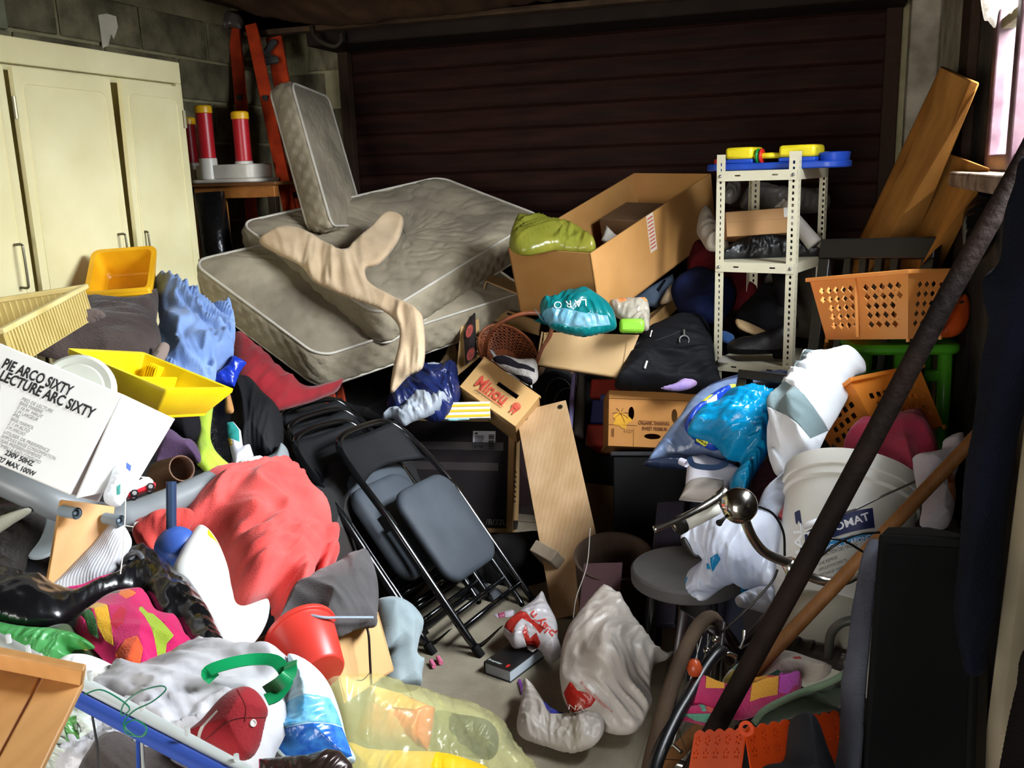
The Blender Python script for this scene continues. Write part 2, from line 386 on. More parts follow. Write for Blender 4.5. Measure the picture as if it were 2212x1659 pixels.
# left wall: concrete blocks, one by one
wl = struct(MB().box(LX-.2, -3, 0, LX, BY, CZ).build('wall_left', m_mortar))
bb = MB().box(0, -.242, 0, .012, .242, .186); blk = None
def place_block(par, x, y, z, rot=0, sx=1):
    global blk
    if blk is None:
        q = MB(T(*rootof(par))); q.add(bb.v, bb.f); blk = q.build('block', m_block, par, bev=.006); o = blk
    else: o = blk.copy(); COL.objects.link(o); o.parent = par
    o.location = Vector((x, y, z))-rootof(par); o.rotation_euler = (0, 0, rot); o.scale = (1, sx, 1)
for rw in range(12):
    z = .012+rw*.2
    for k in range(11):
        y = 4.75-k*.5-(.25 if rw % 2 else 0)
        if rw % 2 and k == 0: place_block(wl, LX, 4.875, z, 0, .5)
        if z > 2.1 and y < 3.0: continue
        place_block(wl, LX, y+random.uniform(-.004, .004), z)
MB().box(LX, -3, 2.2, LX+.02, 2.98, CZ).build('concrete_lintel', m_render, wl, bev=.004)
g = MB(); o_ = [(LX+.016, PX(x, y, LX).y, PX(x, y, LX).z) for x, y in ((205, 33), (222, 30), (243, 36), (247, 60), (238, 85), (232, 74), (226, 100), (214, 104), (210, 70))]
g.add(o_+[(LX+.02, y, z) for _, y, z in o_], [tuple(range(9)), tuple(range(17, 8, -1))]+[(i, (i+1) % 9, 9+(i+1) % 9, 9+i) for i in range(9)]); g.build('plaster_smear', mat('#e6ddc4', rough=.95), wl)
blob('sagging_sheet', 'brown sheet sagging from the ceiling before the roller door', 'sheet', [(380, -60), (500, 4), (600, 30), (700, 42), (800, 40), (950, 26), (1100, 10), (1250, -20), (1300, -80), (800, -120)], [(400, 0, 4.5), (700, 42, 4.55), (1100, 10, 4.35), (800, -120, 3.9)], cloth('#4a3524', hex2='#33241a'), th=.03, amp=.03, fs=3, ang=10)
MB().tube(spline([P(672, 48, 4.8), P(676, 72, 4.8), P(692, 90, 4.8), P(722, 100, 4.8), P(736, 88, 4.8), P(736, 72, 4.8)], 5), .012, 8).build('cable_loop', mat('#3a3026', rough=.6), label='dark cable looping down from the ceiling at the left end of the roller door', cat='cable', smooth=True)
# back wall round the roller door
DL, DR, DT = -2.61, .29, 2.32
wb = struct(MB().box(LX-.2, BY, 0, DL, BY+.25, CZ).box(DR, BY, 0, RX+.3, BY+.25, CZ).box(DL, BY, DT, DR, BY+.25, CZ).build('wall_back', m_mortar))
for rw in range(12):
    place_block(wb, DL-.12+(.0 if rw % 2 else -.13), BY, .012+rw*.2, -pi/2, .46)
    if rw % 2 == 0: pass
# roller door, slat by slat
dr = thing('door_1', None, None, ((DL+DR)/2, BY+.05, 0)); dr['kind'] = 'structure'
prof = [(-.0, .0), (-.012, .012), (-.020, .04), (-.021, .07), (-.013, .108), (-.004, .117), (.012, .117), (.012, 0)]
s0 = None; cx = (DL+DR)/2; hw = (DR-DL)/2-.01
for i in range(21):
    if s0 is None:
        g = MB(); vs = [(s*hw+cx, BY+.05+a, b) for s in (-1, 1) for a, b in prof]; n = len(prof)
        g.add(vs, [tuple(range(n-1, -1, -1)), tuple(range(n, 2*n))]+[(j, (j+1) % n, n+(j+1) % n, n+j) for j in range(n)]); s0 = g.build('slat', m_slat, dr); o = s0
    else: o = s0.copy(); COL.objects.link(o); o.parent = dr; o.location = (0, random.uniform(-.001, .001), i*.115)
MB().box(DL-.03, BY-.04, 0, DL+.03, BY+.02, DT).build('guide_rail', m_darkwood, dr, bev=.004)
MB().box(DR-.03, BY-.04, 0, DR+.04, BY+.02, DT).build('guide_rail', m_darkwood, dr, bev=.004)
MB().box(DL-.05, BY-.34, DT-.02, DR+.05, BY, CZ).build('roller_housing', mat('#2b211b', rough=.8), dr, bev=.01)
# right wall with the high window
WY0, WY1, WZ0, WZ1 = 1.5, 3.36, 1.56, 2.42
g = MB(); t = .18
g.box(RX, WY1, 0, RX+t, BY+.2, CZ).box(RX, WY0, 0, RX+t, WY1, WZ0).box(RX, WY0, WZ1, RX+t, WY1, CZ).box(RX, -3, 0, RX+t, WY0, CZ)
wr = struct(g.build('wall_right', m_dirtywall))
MB().box(RX-.012, 4.0, 0, RX, 5, CZ).build('plaster_coat', m_plaster, wr)
MB().box(RX-.14, 4.86, 0, RX-.012, 5.0, CZ).build('plaster_pier', m_plaster, wr, bev=.01)
MB().box(RX-.035, 3.72, 0, RX, 3.95, CZ).build('timber_post', m_darkwood, wr, bev=.006)
wn = thing('window_1', None, None, (RX+.09, (WY0+WY1)/2, WZ0)); wn['kind'] = 'structure'
m_frame = mat('#6e565a', rough=.5, hex2='#4a2f38', scale=12)
x0, x1 = RX-.01, RX+.05
g = MB().box(x0, WY0, WZ0, x1, WY0+.06, WZ1).box(x0, WY1-.06, WZ0, x1, WY1, WZ1).box(x0, WY0+.06, WZ0, x1, WY1-.06, WZ0+.05).box(x0, WY0+.06, WZ1-.05, x1, WY1-.06, WZ1)
g.build('window_frame', m_frame, wn, bev=.006)
ys = [WY0+(WY1-WY0)*k/4 for k in range(5)]
for k in range(1, 4): MB().box(x0-.012, ys[k]-.03, WZ0, x1, ys[k]+.03, WZ1).build('mullion', m_frame, wn, bev=.006)
MB().box(x0+.01, WY0, 1.98, x1-.01, WY1, 2.01).build('glazing_bar', mat('#a8a07a', rough=.8, hex2='#6b6450'), wn, bev=.004)
m_glass = mat('#f2f7fa', rough=.1, clear=.86)
for k in range(4): MB().box(RX+.018, ys[k]+.02, WZ0+.03, RX+.022, ys[k+1]-.02, WZ1-.03).build('pane', m_glass, wn)
MB().box(RX-.10, WY0-.04, WZ0-.05, RX+.12, WY1+.10, WZ0).build('window_sill', mat('#a8927e', rough=.8, hex2='#6b5546', scale=14), wn, bev=.01)
# wall behind the camera with the open doorway
g = MB().box(LX-.2, -3.2, 0, -1.75, -3, CZ).box(-.15, -3.2, 0, RX+.3, -3, CZ).box(-1.75, -3.2, 2.1, -.15, -3, CZ); struct(g.build('wall_front', m_mortar))
# ================================================================== ALONG THE LEFT WALL
m_cream = mat('#e6ddb0', rough=.55, hex2='#d6cb9a', scale=3, bump=.06, bscale=300)
m_wire = mat('#6a6554', rough=.35, metal=.9)
WX = -2.52; e = PX(385, 135, WX); WYE, WZT = e.y, e.z
wd = thing('wardrobe', 'cream painted wardrobe with warped doors against the block wall', 'wardrobe', ((WX+LX)/2, WYE-1, 0))
yd = [PX(q, 300, WX).y for q in (22, 243)]; dw = yd[1]-yd[0]
g = MB().box(LX+.03, WYE-2.1, .0, WX-.02, WYE, WZT); g.build('carcass', m_cream, wd, bev=.008)
MB().box(WX-.02, WYE-2.1, WZT-.085, WX+.004, WYE, WZT).build('top_rail', m_cream, wd, bev=.003)
MB().box(WX-.02, WYE-.035, 0, WX+.004, WYE, WZT-.085).build('side_rail', m_cream, wd, bev=.003)
for i, (a, b, tw) in enumerate(((yd[1]+.012, WYE-.04, .022), (yd[0]+.012, yd[1]-.004, .008), (yd[0]-dw, yd[0]-.012, .0), (yd[0]-2*dw, yd[0]-dw-.01, 0))):
    g = MB(); rows = []
    nz = 16; z0, z1 = .12, WZT-.10
    for sgn in (0, 1):
        rows = []
        for iz in range(nz+1):
            z = z0+(z1-z0)*iz/nz; bow = tw*(sin(pi*iz/nz)*.6+(iz/nz)**3*1.6)
            if sgn: rows.append([(WX+.024+bow*(1-k/4), a+(b-a)*k/4, z) for k in range(5)])
            else: rows.append([(WX+.006+bow*(1-k/4), a+(b-a)*k/4, z) for k in range(4, -1, -1)])
        g.grid(rows)
    n = 5*(nz+1)
    for iz in range(nz):
        A, B = iz*5, (iz+1)*5
        g.f += [(A+4, n+A, n+B, B+4), (A, B, n+B+4, n+A+4)]; g.mi += [0, 0]
    g.f += [tuple([*range(0, 5)]+[*range(n, n+5)]), tuple(reversed([*range(nz*5, nz*5+5)]+[*range(n+nz*5, n+nz*5+5)]))]; g.mi += [0, 0]
    d_ = g.build('door', m_cream, wd)
    # raised rounded border on the door
    zz0, zz1 = z0+.06, z1-.05
    MB().tube([(WX+.025+(tw*1.2 if 1 else 0)*(1-(yy-a)/(b-a))*(.6*sin(pi*(zc-z0)/(z1-z0))+1.3*((zc-z0)/(z1-z0))**3), yy, zc) for yy, zc in rrect(a+.035, zz0, b-.035, zz1, .03)], .0022, 5, closed=True).build('moulding', m_cream, d_)
    if i < 3:
        hz = PX(303, 540, WX).z; hy = (a+.05) if i == 0 else (b-.06)
        MB().tube(spline([(WX+.026, hy, hz-.07), (WX+.055, hy, hz-.07), (WX+.06, hy, hz-.05), (WX+.06, hy, hz+.05), (WX+.055, hy, hz+.07), (WX+.026, hy, hz+.07)], 4), .0045, 6).build('door_handle', m_wire, d_)
    for hzz in (1.86, .4):
        MB().tube([(WX+.03, b+.004 if i == 0 else a-.004, hzz-.035), (WX+.03, b+.004 if i == 0 else a-.004, hzz+.035)], .007, 8).build('hinge', m_wire, d_)
MB().box(LX+.03, WYE-2.1, 0, WX+.01, WYE, .1).build('plinth', m_cream, wd, bev=.004)
# ladder leaning by the corner
m_or = mat('#d2481e', rough=.45, hex2='#a8341a', scale=14, bump=.1); m_gr = mat('#4a4a48', rough=.5, metal=.3)
ld = thing('ladder', 'orange folding ladder with grey rungs leaning beside the small upright mattress', 'ladder', (-2.7, 4.6, 0))
def beamline(g, a, b, wx, wy, side):
    a, b = Vector(a), Vector(b); M_, l, _ = frm(a, b, a+Vector(side)); g.box(0, -wx/2, -wy/2, l, wx/2, wy/2, M_)
LD = [((505, 52, 4.9), (548, 500, 4.75)), ((543, 55, 4.8), (640, 520, 4.45)), ((592, 82, 4.95), (668, 520, 4.7))]
tp = [P(*a) for a, b in LD]
for i, (a, b) in enumerate(LD):
    A, B = P(*a), P(*b); B2 = A+(B-A)*(A.z/(A.z-B.z))
    g = MB(); beamline(g, A, B2, .062 if i < 2 else .085, .028, (.9, .3, .1)); st_ = g.build('stile', m_or, ld, bev=.004)
    if i < 2:
        for k in (.16, .42, .6): c = A+(B2-A)*k; MB().box(c.x-.014, c.y-.022, c.z-.016, c.x+.018, c.y+.012, c.z+.014).build('rung_socket', m_gr, st_, bev=.002)
A1, B1 = P(*LD[1][0]), P(*LD[1][1]); A2, B2 = P(*LD[2][0]), P(*LD[2][1])
for k in (.12, .32, .55, .8, 1.05, 1.35, 1.7):
    MB().tube([A1+(B1-A1)*k, A2+(B2-A2)*(k*.98)], .016, 8).build('rung', m_gr, ld)
MB().tube([P(592, 90, 4.9), P(555, 140, 4.83), P(600, 128, 4.85)], .02, 8).build('hinge_bracket', m_gr, ld)
blob('plastic_wrap', None, None, [(478, 48), (488, 33), (512, 30), (526, 45), (520, 62), (500, 58), (484, 62)], 4.86, mat('#6b635c', rough=.35, clear=.3, hex2='#3d3532'), th=.04, crump=True, fs=14, parent=ld)
# wooden desk frame, plastic roll, toy parasol stand
ds = thing('wooden_frame', 'orange brown wooden frame with dark shelf standing beside the cream wardrobe', 'table', (-2.75, 3.9, 0))
m_ow = wood('#a8692c'); Yd = 3.75
def zb(g, x0, y0, x1, y1, Y, th): 
    a, b = PY(x0, y1, Y), PY(x1, y0, Y); g.box(a.x, Y, a.z, b.x, Y+th, b.z); return g
a = PY(418, 405, 3.8); b = PY(592, 405, 3.8)
MB().box(a.x, 3.8, a.z-.055, b.x, 3.84, a.z).build('front_rail', m_ow, ds, bev=.003)
MB().box(a.x-.02, 3.78, a.z, b.x+.02, 4.2, a.z+.015).build('table_top', wood('#6d4520'), ds, bev=.003)
for px_ in (425, 478): c = PY(px_, 450, 3.8); MB().box(c.x-.018, 3.8, 0 if px_ == 425 else 1.25, c.x+.012, 3.84, a.z-.05).build('leg', m_ow, ds, bev=.003)
MB().box(b.x-.04, 3.8, 0, b.x, 3.84, a.z-.05).build('leg', mat('#2a1d14'), ds, bev=.003)
g = MB(); a_, b_ = PY(452, 415, 3.7), PY(472, 560, 3.7); b_ = a_+(b_-a_)*3
rl = g.tube([a_, a_+(b_-a_)*.33, a_+(b_-a_)*.66, b_], [.068, .072, .072, .07], 20).build('plastic_roll', mat('#0d0d0e', rough=.22, var=.0, bump=.5, bscale=20), smooth=True, label='black glossy plastic roll standing upright under the orange brown wooden frame', cat='roll')
# toy stand
zt = a.z+.016; ts = thing('toy_stand', 'white plastic toy base with three red yellow-capped columns on the wooden frame', 'toy', (PY(480, 390, 3.9).x, 3.95, zt))
m_wp = plastic('#d9d3c6'); m_rd = plastic('#c2202a'); m_yl = plastic('#f0b718')
x0, x1 = PY(411, 390, 3.85).x, PY(558, 390, 3.85).x
g = MB(); g.prism(rrect(x0, 3.83, x1, 4.07, .05), zt, zt+.018); g.prism(rrect(x0+.02, 3.85, x1-.03, 4.05, .04), zt+.018, zt+.085); g.build('base', m_wp, ts, bev=.006)
for px_, Y_, top, bot in ((413, 4.0, 253, 352), (449, 3.87, 227, 342), (527, 3.9, 240, 348)):
    c = PY(px_, bot, Y_); tz = PY(px_, top, Y_).z; zb_ = max(c.z, zt+.09)
    g = MB(); g.lathe([(0, zt+.018), (.044, zt+.018), (.042, zb_), (0, zb_)], 20, T(c.x, Y_, 0)).build('socket', m_wp, ts, smooth=False, bev=.003)
    MB().lathe([(0, zb_), (.038, zb_), (.037, tz-.035), (0, tz-.035)], 20, T(c.x, Y_, 0)).build('red_column', m_rd, ts, bev=.002)
    MB().lathe([(0, tz-.036), (.041, tz-.036), (.041, tz-.006), (.034, tz), (0, tz)], 20, T(c.x, Y_, 0)).build('yellow_cap', m_yl, ts, bev=.002)
# ================================================================== MATTRESSES
m_tick = mat('#a69b84', rough=.85, hex2='#857a66', scale=5, bump=.3, bscale=60, detail=8)
m_ticktop = mat('#9f947e', rough=.85, hex2='#7a7060', scale=4, bump=.35, bscale=38, detail=7)
m_pipe = mat('#c9c2b4', rough=.8)
def mattress(name, label, A, B, D, Cc, th, dome=.03, rad=.07, sag=None, group=None, nv=None, quilt=.016):
    """corners of the top face A,B (edge), C next to B, D next to A; thickness goes down the normal"""
    A, B, Cc, D = map(Vector, (A, B, Cc, D)); n = Vector(nv).normalized() if nv else ((B-A).cross(D-A)).normalized()
    lx = ((B-A).length+(Cc-D).length)/2; ly = ((D-A).length+(Cc-B).length)/2
    def pt(u, v, wv):
        x, y = u/lx, v/ly; p = A*(1-x)*(1-y)+B*x*(1-y)+Cc*x*y+D*(1-x)*y; p = p+n*wv
        if sag: p = p+Vector(sag(x, y))
        return p
    per = rrect(0, 0, lx, ly, rad, 6); per2 = []
    for i in range(len(per)):
        a, b = Vector(per[i]), Vector(per[(i+1) % len(per)]); k = max(1, int((b-a).length/.018))
        for j in range(k): per2.append(a+(b-a)*j/k)
    n_ = len(per2); cxy = Vector((lx/2, ly/2))
    L_ = [sum((per2[j]-per2[j-1]).length for j in range(1, i+1)) for i in range(n_)]
    top = thing(name, label, 'mattress', pt(lx/2, ly/2, -th), group)
    rows = []; uv = []
    K = 17
    for k in range(K):
        f = k/(K-1); bul = .012*sin(pi*f); row = []
        for i, p in enumerate(per2):
            dr_ = (p-cxy); q_ = quilt*(abs(sin((L_[i]+f*th)*pi/.075))**.35*abs(sin((L_[i]-f*th)*pi/.075))**.35)*min(1, 4*sin(pi*f)); o_ = p+dr_.normalized()*(bul+q_); row.append(pt(o_.x, o_.y, -th+f*th))
        rows.append(row+[row[0]])
    MB().grid(rows).build('border', m_tick, top, smooth=True)
    for sg, nm in ((0, 'top_panel'), (1, 'bottom_panel')):
        g = MB(); rows = []
        for sc_ in (1, .985, .96, .93, .9, .87, .84, .81, .78, .75, .72, .69, .66, .63, .6, .57, .54, .51, .48, .45, .42, .38, .34, .3, .26, .22, .18, .13, .08, .0):
            row = []
            for i, p in enumerate(per2):
                o_ = cxy+(p-cxy)*sc_; t_ = 1-sc_
                q_ = .0 if sc_ > .99 else .006*float(N2(o_.x*7, o_.y*7, 5))-.007*max(0, 1-5*abs(float(N2(o_.x*11+o_.y*3, o_.y*11, 7))))
                hh = dome*(1-(1-min(1, t_/.35))**2)+q_
                row.append(pt(o_.x, o_.y, (hh if not sg else -th-hh*.5)))
            rows.append(row+[row[0]])
        if not sg: rows = rows[::1]
        else: rows = rows[::-1]
        g.grid(rows); g.build(nm, m_ticktop, top, smooth=True)
    for z in (0.002, -th-.002): MB().tube([pt(p.x, p.y, z) for p in per2], .0065, 6, closed=True).build('piping', m_pipe, top, smooth=True)
    return top
# lower then upper
loA, loB, loD = P(690, 773, 3.8), P(412, 566, 3.92), P(1140, 628, 4.45)
loC = loB+(loD-loA)
mattress('mattress', 'lower grey mattress of the tilted pair, front corner jutting over red blanket', loA, loB, loD, loC, .155, nv=Zv+Vector((.25, -.35, 0)))
upA, upB, upC, upD = P(818, 684, 3.85), P(515, 483, 4.15), P(950, 383, 4.85), P(1170, 468, 4.6)
mattress('mattress', 'upper grey mattress with beige trousers draped across it', upA, upB, upD, upC, .15, nv=Zv+Vector((.15, -.4, 0)), sag=lambda x, y: (0, 0, -.05*sin(pi*x)*sin(pi*y)))
# small upright mattress by the ladder: narrow side facing, quilted
cA, cB = P(565, 200, 4.35), P(648, 478, 4.2)
cD = P(628, 180, 4.28); 
cotA, cotB = P(628, 178, 4.25), P(716, 488, 4.1)
off_ = P(708, 210, 4.75)-cotA
mattress('cot_mattress', 'small quilted cot mattress standing on end before the orange ladder', cotA, cotB, cotA+off_, cotB+off_, .135, dome=.012, rad=.05, nv=-(cA-cotA))
# ================================================================== LEFT HEAP
# beige trousers draped over the mattresses
blob('trousers', 'beige trousers sprawled over the upper mattress and hanging down its front', 'trousers',
     [(560, 520), (600, 492), (640, 490), (690, 515), (742, 540), (765, 520), (800, 490), (830, 460), (862, 462), (872, 480), (858, 525), (820, 570), (790, 580), (800, 612), (850, 640), (900, 668), (916, 700), (915, 790), (880, 815), (845, 850), (848, 800), (862, 740), (858, 700), (820, 668), (745, 640), (680, 610), (650, 575), (600, 550)],
     [(560, 520, 3.98), (690, 560, 3.93), (862, 480, 4.15), (800, 612, 3.86), (820, 665, 3.76), (880, 690, 3.70), (890, 790, 3.68), (848, 840, 3.68)],
     cloth('#cdb594', hex2='#b79c7c'), th=.014, amp=.022, fs=8, ang=50, st=4, back=.2)
# beige garment with red tag and blue cotton sheet
blob('linen_bag', 'beige linen garment with a small red tab lying against the lower mattress', 'garment',
     [(345, 625), (372, 612), (392, 603), (420, 640), (445, 665), (455, 690), (430, 700), (395, 670), (360, 640)], 3.4, [cloth('#c4ad86'), cloth('#b3121f')], th=.04, amp=.012, ang=-40,
     zones=[([(424, 664), (432, 653), (437, 657), (429, 668)], 1)])
blob('blue_sheet', 'light blue cotton sheet bunched beside the grey mattresses', 'sheet',
     [(325, 622), (345, 612), (380, 640), (425, 665), (455, 680), (488, 667), (503, 705), (505, 750), (498, 775), (500, 790), (482, 800), (465, 812), (462, 838), (440, 860), (410, 875), (380, 876), (352, 868), (335, 855), (328, 830), (345, 790), (352, 760), (338, 720), (345, 690), (335, 650)],
     [(340, 630, 3.35), (490, 690, 3.35), (400, 740, 3.15), (400, 870, 2.95), (340, 850, 2.85)], cloth('#8ba6d6', hex2='#6f8abb'), th=.08, amp=.055, fs=12, ang=60, st=2.2, rnd=.06)
g = None
# yellow moulded bucket seat lying on its back
m_yp = plastic('#f2b81e', hex2='#d99a10'); yb = thing('plastic_bin', 'yellow plastic bin tipped over against the cream wardrobe door', 'bin', P(255, 640, 3.3))
def openbox(M, pr, dep, th, tap=0.0, r=.02, floor=True):
    """rounded tapered tub in local coords: rim rectangle pr=(lx,ly) at z=0, bottom at -dep"""
    lx, ly = pr; g = MB(M); rows = []
    def ring(ins, z, rr): return [Vector((x, y, z)) for x, y in rrect(ins, ins, lx-ins, ly-ins, max(rr, .004), 4)]
    for ins, z, rr in ((-.012, -.008, r), (-.012, 0, r), (0, 0, r), (tap+.003, -dep+.01, r*.8), (tap+.012, -dep, r*.6)): q = ring(ins, z, rr); rows.append(q+[q[0]])
    q = ring(tap+th+.012, -dep, r*.4); rows.append(q+[q[0]])
    inner = []
    for ins, z, rr in ((th, 0, r*.7), (tap+th, -dep+th, r*.5)): q = ring(ins, z, rr); inner.append(q+[q[0]])
    g.grid(rows[1:2]+rows[0:1]+[ [v for v in rows[2]] ][:0]+rows[3:5])
    g.grid([rows[1], inner[0]]); g.grid([inner[0], inner[1]][::1])
    if floor:
        n = len(inner[1])-1; b = len(g.v); g.v += [M @ v for v in inner[1][:-1]]; g.f.append(tuple(range(b, b+n))); g.mi.append(0)
        b = len(g.v); g.v += [M @ v for v in rows[4][:-1]]; g.f.append(tuple(range(b+n-1, b-1, -1))); g.mi.append(0)
    return g
M_, lx, ly = frm(P(188, 634, 3.15), P(312, 624, 3.17), P(172, 522, 3.30))
openbox(M_, (.20, .20), .11, .004, .012, .03).build('tub', m_yp, yb, smooth=False, bev=.001)
MB(M_).tube([(-.01, -.012, .004), (.21, -.012, .004)], .013, 8).box(-.012, -.03, -.05, .212, -.002, .008).build('lip', m_yp, yb, bev=.006)
# cream slatted crate
cr = thing('slatted_crate', 'cream plastic slatted crate in front of the wardrobe', 'crate', P(60, 700, 2.5)); m_cp = plastic('#e9d596', hex2='#cdb872')
Bc, Ac, Fc = P(181, 617, 2.75), P(0, 713, 2.3), P(-60, 628, 3.0)
M_, lx, ly = frm(Bc, Ac, Fc); hs = 1 if (M_.to_3x3() @ Vector((0, 0, 1))).z < 0 else -1; h_ = .10*hs; lx = min(lx, .62); ly = min(ly, .42)
MB(M_).box(-.01, -.01, -.003, lx, .008, .012*hs).box(-.01, ly-.008, -.003, lx, ly, .012*hs).box(-.01, .008, -.003, .008, ly-.008, .012*hs).box(lx-.018, .008, -.003, lx, ly-.008, .012*hs).build('rim', m_cp, cr, bev=.003)
for k in range(30): x = .004+k*(lx-.02)/30; MB(M_).box(x, -.002, 0, x+.004, .003, h_).build('slat', m_cp, cr); MB(M_).box(x, ly-.013, 0, x+.004, ly-.008, h_).build('slat', m_cp, cr)
for k in range(20): y = .01+k*(ly-.02)/20; MB(M_).box(.0, y, 0, .005, y+.004, h_).build('slat', m_cp, cr)
m_net = plastic('#c4ae6a')
MB(M_).box(.002, .002, 0, lx-.01, .003, h_).box(.002, ly-.011, 0, lx-.01, ly-.010, h_).box(.003, .002, 0, .004, ly-.01, h_).box(.0, .0, h_, lx-.01, ly-.01, h_+.003).build('mesh_side', m_net, cr)
# dark brown fleece blanket
blob('fleece_blanket', 'dark brown fleece blanket bunched under the yellow bin', 'blanket',
     [(165, 643), (210, 645), (260, 655), (300, 650), (338, 638), (342, 660), (338, 700), (345, 730), (348, 750), (325, 775), (318, 790), (250, 800), (180, 780), (110, 770), (45, 745), (80, 720), (120, 700), (155, 680)],
     [(165, 643, 3.2), (338, 645, 3.25), (250, 700, 3.0), (60, 745, 2.65), (318, 785, 2.8)], cloth('#4a3d38', hex2='#352a27', bscale=120, bump=.6), th=.07, amp=.022, fs=6, ang=-20)
blob('wool_scarf', 'grey brown woollen scarf lying on the dark fleece blanket', 'scarf', [(100, 720), (150, 690), (175, 672), (215, 672), (228, 682), (205, 695), (170, 712), (120, 740), (80, 752)], 2.75, cloth('#7a6b64', hex2='#5b4d48', bump=.6, bscale=100), th=.03, amp=.012, ang=-30)
blob('zip_jacket', 'taupe jacket edge with silver zip between brown fleece and blue sheet', 'jacket', [(318, 790), (330, 768), (345, 745), (362, 742), (366, 755), (352, 785), (332, 808), (322, 806)], 2.8, [cloth('#8d7c72'), mat('#c9c5c0', rough=.3, metal=.8)], th=.02, amp=.008, zones=[([(323, 797), (347, 765), (349, 768), (326, 800)], 1)])
# yellow divided tray
yt = thing('divided_tray', 'bright yellow plastic divided tray balanced on the white lamp box', 'tray', P(240, 800, 2.3)); m_yt = plastic('#f8de1c', hex2='#e9c80e', rough=.3)
M_, lx, ly = frm(P(162, 756, 2.12), P(358, 838, 2.05), P(132, 690, 2.42))
openbox(M_, (lx, ly), .085, .004, .018, .008).build('tub', m_yt, yt, bev=.001)
MB(M_).box(.04, ly-.03, -.07, .075, ly-.006, -.012).build('ribbed_block', m_yt, yt, bev=.002)
for k in range(5): MB(M_).box(.043+k*.0065, ly-.034, -.066, .0455+k*.0065, ly-.028, -.014).build('rib', m_yt, yt)
MB(M_).box(lx*.48, .02, -.08, lx*.48+.004, ly-.02, -.02).build('divider', m_yt, yt)
for xa, xb in ((lx*.30, lx*.42), (lx*.44, lx*.52)): MB(M_).box(xa, .008, -.088, xb, .02, -.01).build('slot', plastic('#c7a80c'), yt)
# white cable drum lid and lamp box
M_, lx, ly = frm(P(215, 870, 1.95), P(150, 790, 2.0), P(95, 850, 1.95))
g = MB(frm(P(170, 850, 2.0), P(215, 870, 2.0), P(160, 770, 2.02))[0]); g.lathe([(0, 0), (.075, 0), (.082, .006), (.082, .02), (.075, .026), (.06, .022), (.058, .026), (0, .024)], 40)
g.build('round_tray', plastic('#d8d8c8'), smooth=False, bev=.001, label='round off-white plastic lid poking up behind the white lamp box', cat='lid')
K, Lf, Kb = P(264, 851, 1.85), P(0, 741, 1.87), P(166, 1076, 1.80)
M_, lx, ly = frm(K, Lf, Kb)       # X to the left, Y down, Z = away?
Zax = (M_.to_3x3() @ Vector((0, 0, 1)))
lb = thing('lamp_box', 'big white lamp carton with bold black capitals lying tilted on the heap', 'box', P(170, 1080, 1.9)); m_wc = mat('#e6e5e1', rough=.7, var=.02)
m_ink = mat('#2b2b2b', rough=.7, var=0); m_ink2 = mat('#8d8b88', rough=.7, var=0)
sg = -1 if Zax.dot(ray(200, 900)) < 0 else 1
LXf = lx*1.7; DPf = .14
g = MB(M_).box(0, 0, min(0, sg*DPf), LXf, ly, max(0, sg*DPf)); g.build('carton', m_wc, lb, bev=.003)
X_ = -(M_.to_3x3() @ Vector((1, 0, 0))); Y_ = -(M_.to_3x3() @ Vector((0, 1, 0))); Zf = X_.cross(Y_)
def fr(M, ox, oy): 
    o = M @ Vector((ox, oy, 0)); return Matrix(((X_.x, Y_.x, Zf.x, o.x), (X_.y, Y_.y, Zf.y, o.y), (X_.z, Y_.z, Zf.z, o.z), (0, 0, 0, 1)))
text('PIE ARCO SIXTY', fr(M_, lx*.90, .044), .030, m_ink, lb, bold=True, width=.155, z=.002)
text('DE LECTURE ARC SIXTY', fr(M_, lx*1.0, .068), .030, m_ink, lb, bold=True, width=.245, z=.002)
for i, s_ in enumerate(['PIED DE LECTURE', 'BASE MARBRE', '2.10 M  HAUT', '2 M LARGEUR', 'PIE', 'BASE MARMOL', '2 1 M ALTO', '2 M ANCHO', 'UTILISER DE PREFERENCE', 'AMPOULE BASSE CONSOMMATION', 'USAR PREFERENTEMENTE', 'BOMBILLA BAJO CONSUMO']):
    yy = .088+i*.0088+(.002 if i > 7 else 0); text(s_, fr(M_, lx*.645-.0*i+.0, yy), .0095, m_ink2, lb, z=.002, width=len(s_)*.0046)
text('CE', fr(M_, lx*.80, ly*.955), .026, m_ink, lb, z=.002)
text('230V 50HZ', fr(M_, lx*.56, ly*.90), .014, m_ink, lb, bold=True, z=.002, width=.062); text('E27 MAX 100W', fr(M_, lx*.60, ly*.975), .014, m_ink, lb, bold=True, z=.002, width=.086)
c_ = [(lx*1.09+.08*cos(2*pi*k/40), ly*.52+.072*sin(2*pi*k/40)) for k in range(40)]
MB(M_).add([(x, y, -sg*.0015) for x, y in c_], [tuple(range(40))]).build('printed_disc', mat('#b6c2d2', rough=.7, var=.03), lb)
# open flap and the right side catching the light
A, B, C_ = P(264, 851, 1.85), P(378, 905, 1.98), P(166, 1076, 1.80); D_ = P(292, 1050, 1.93)

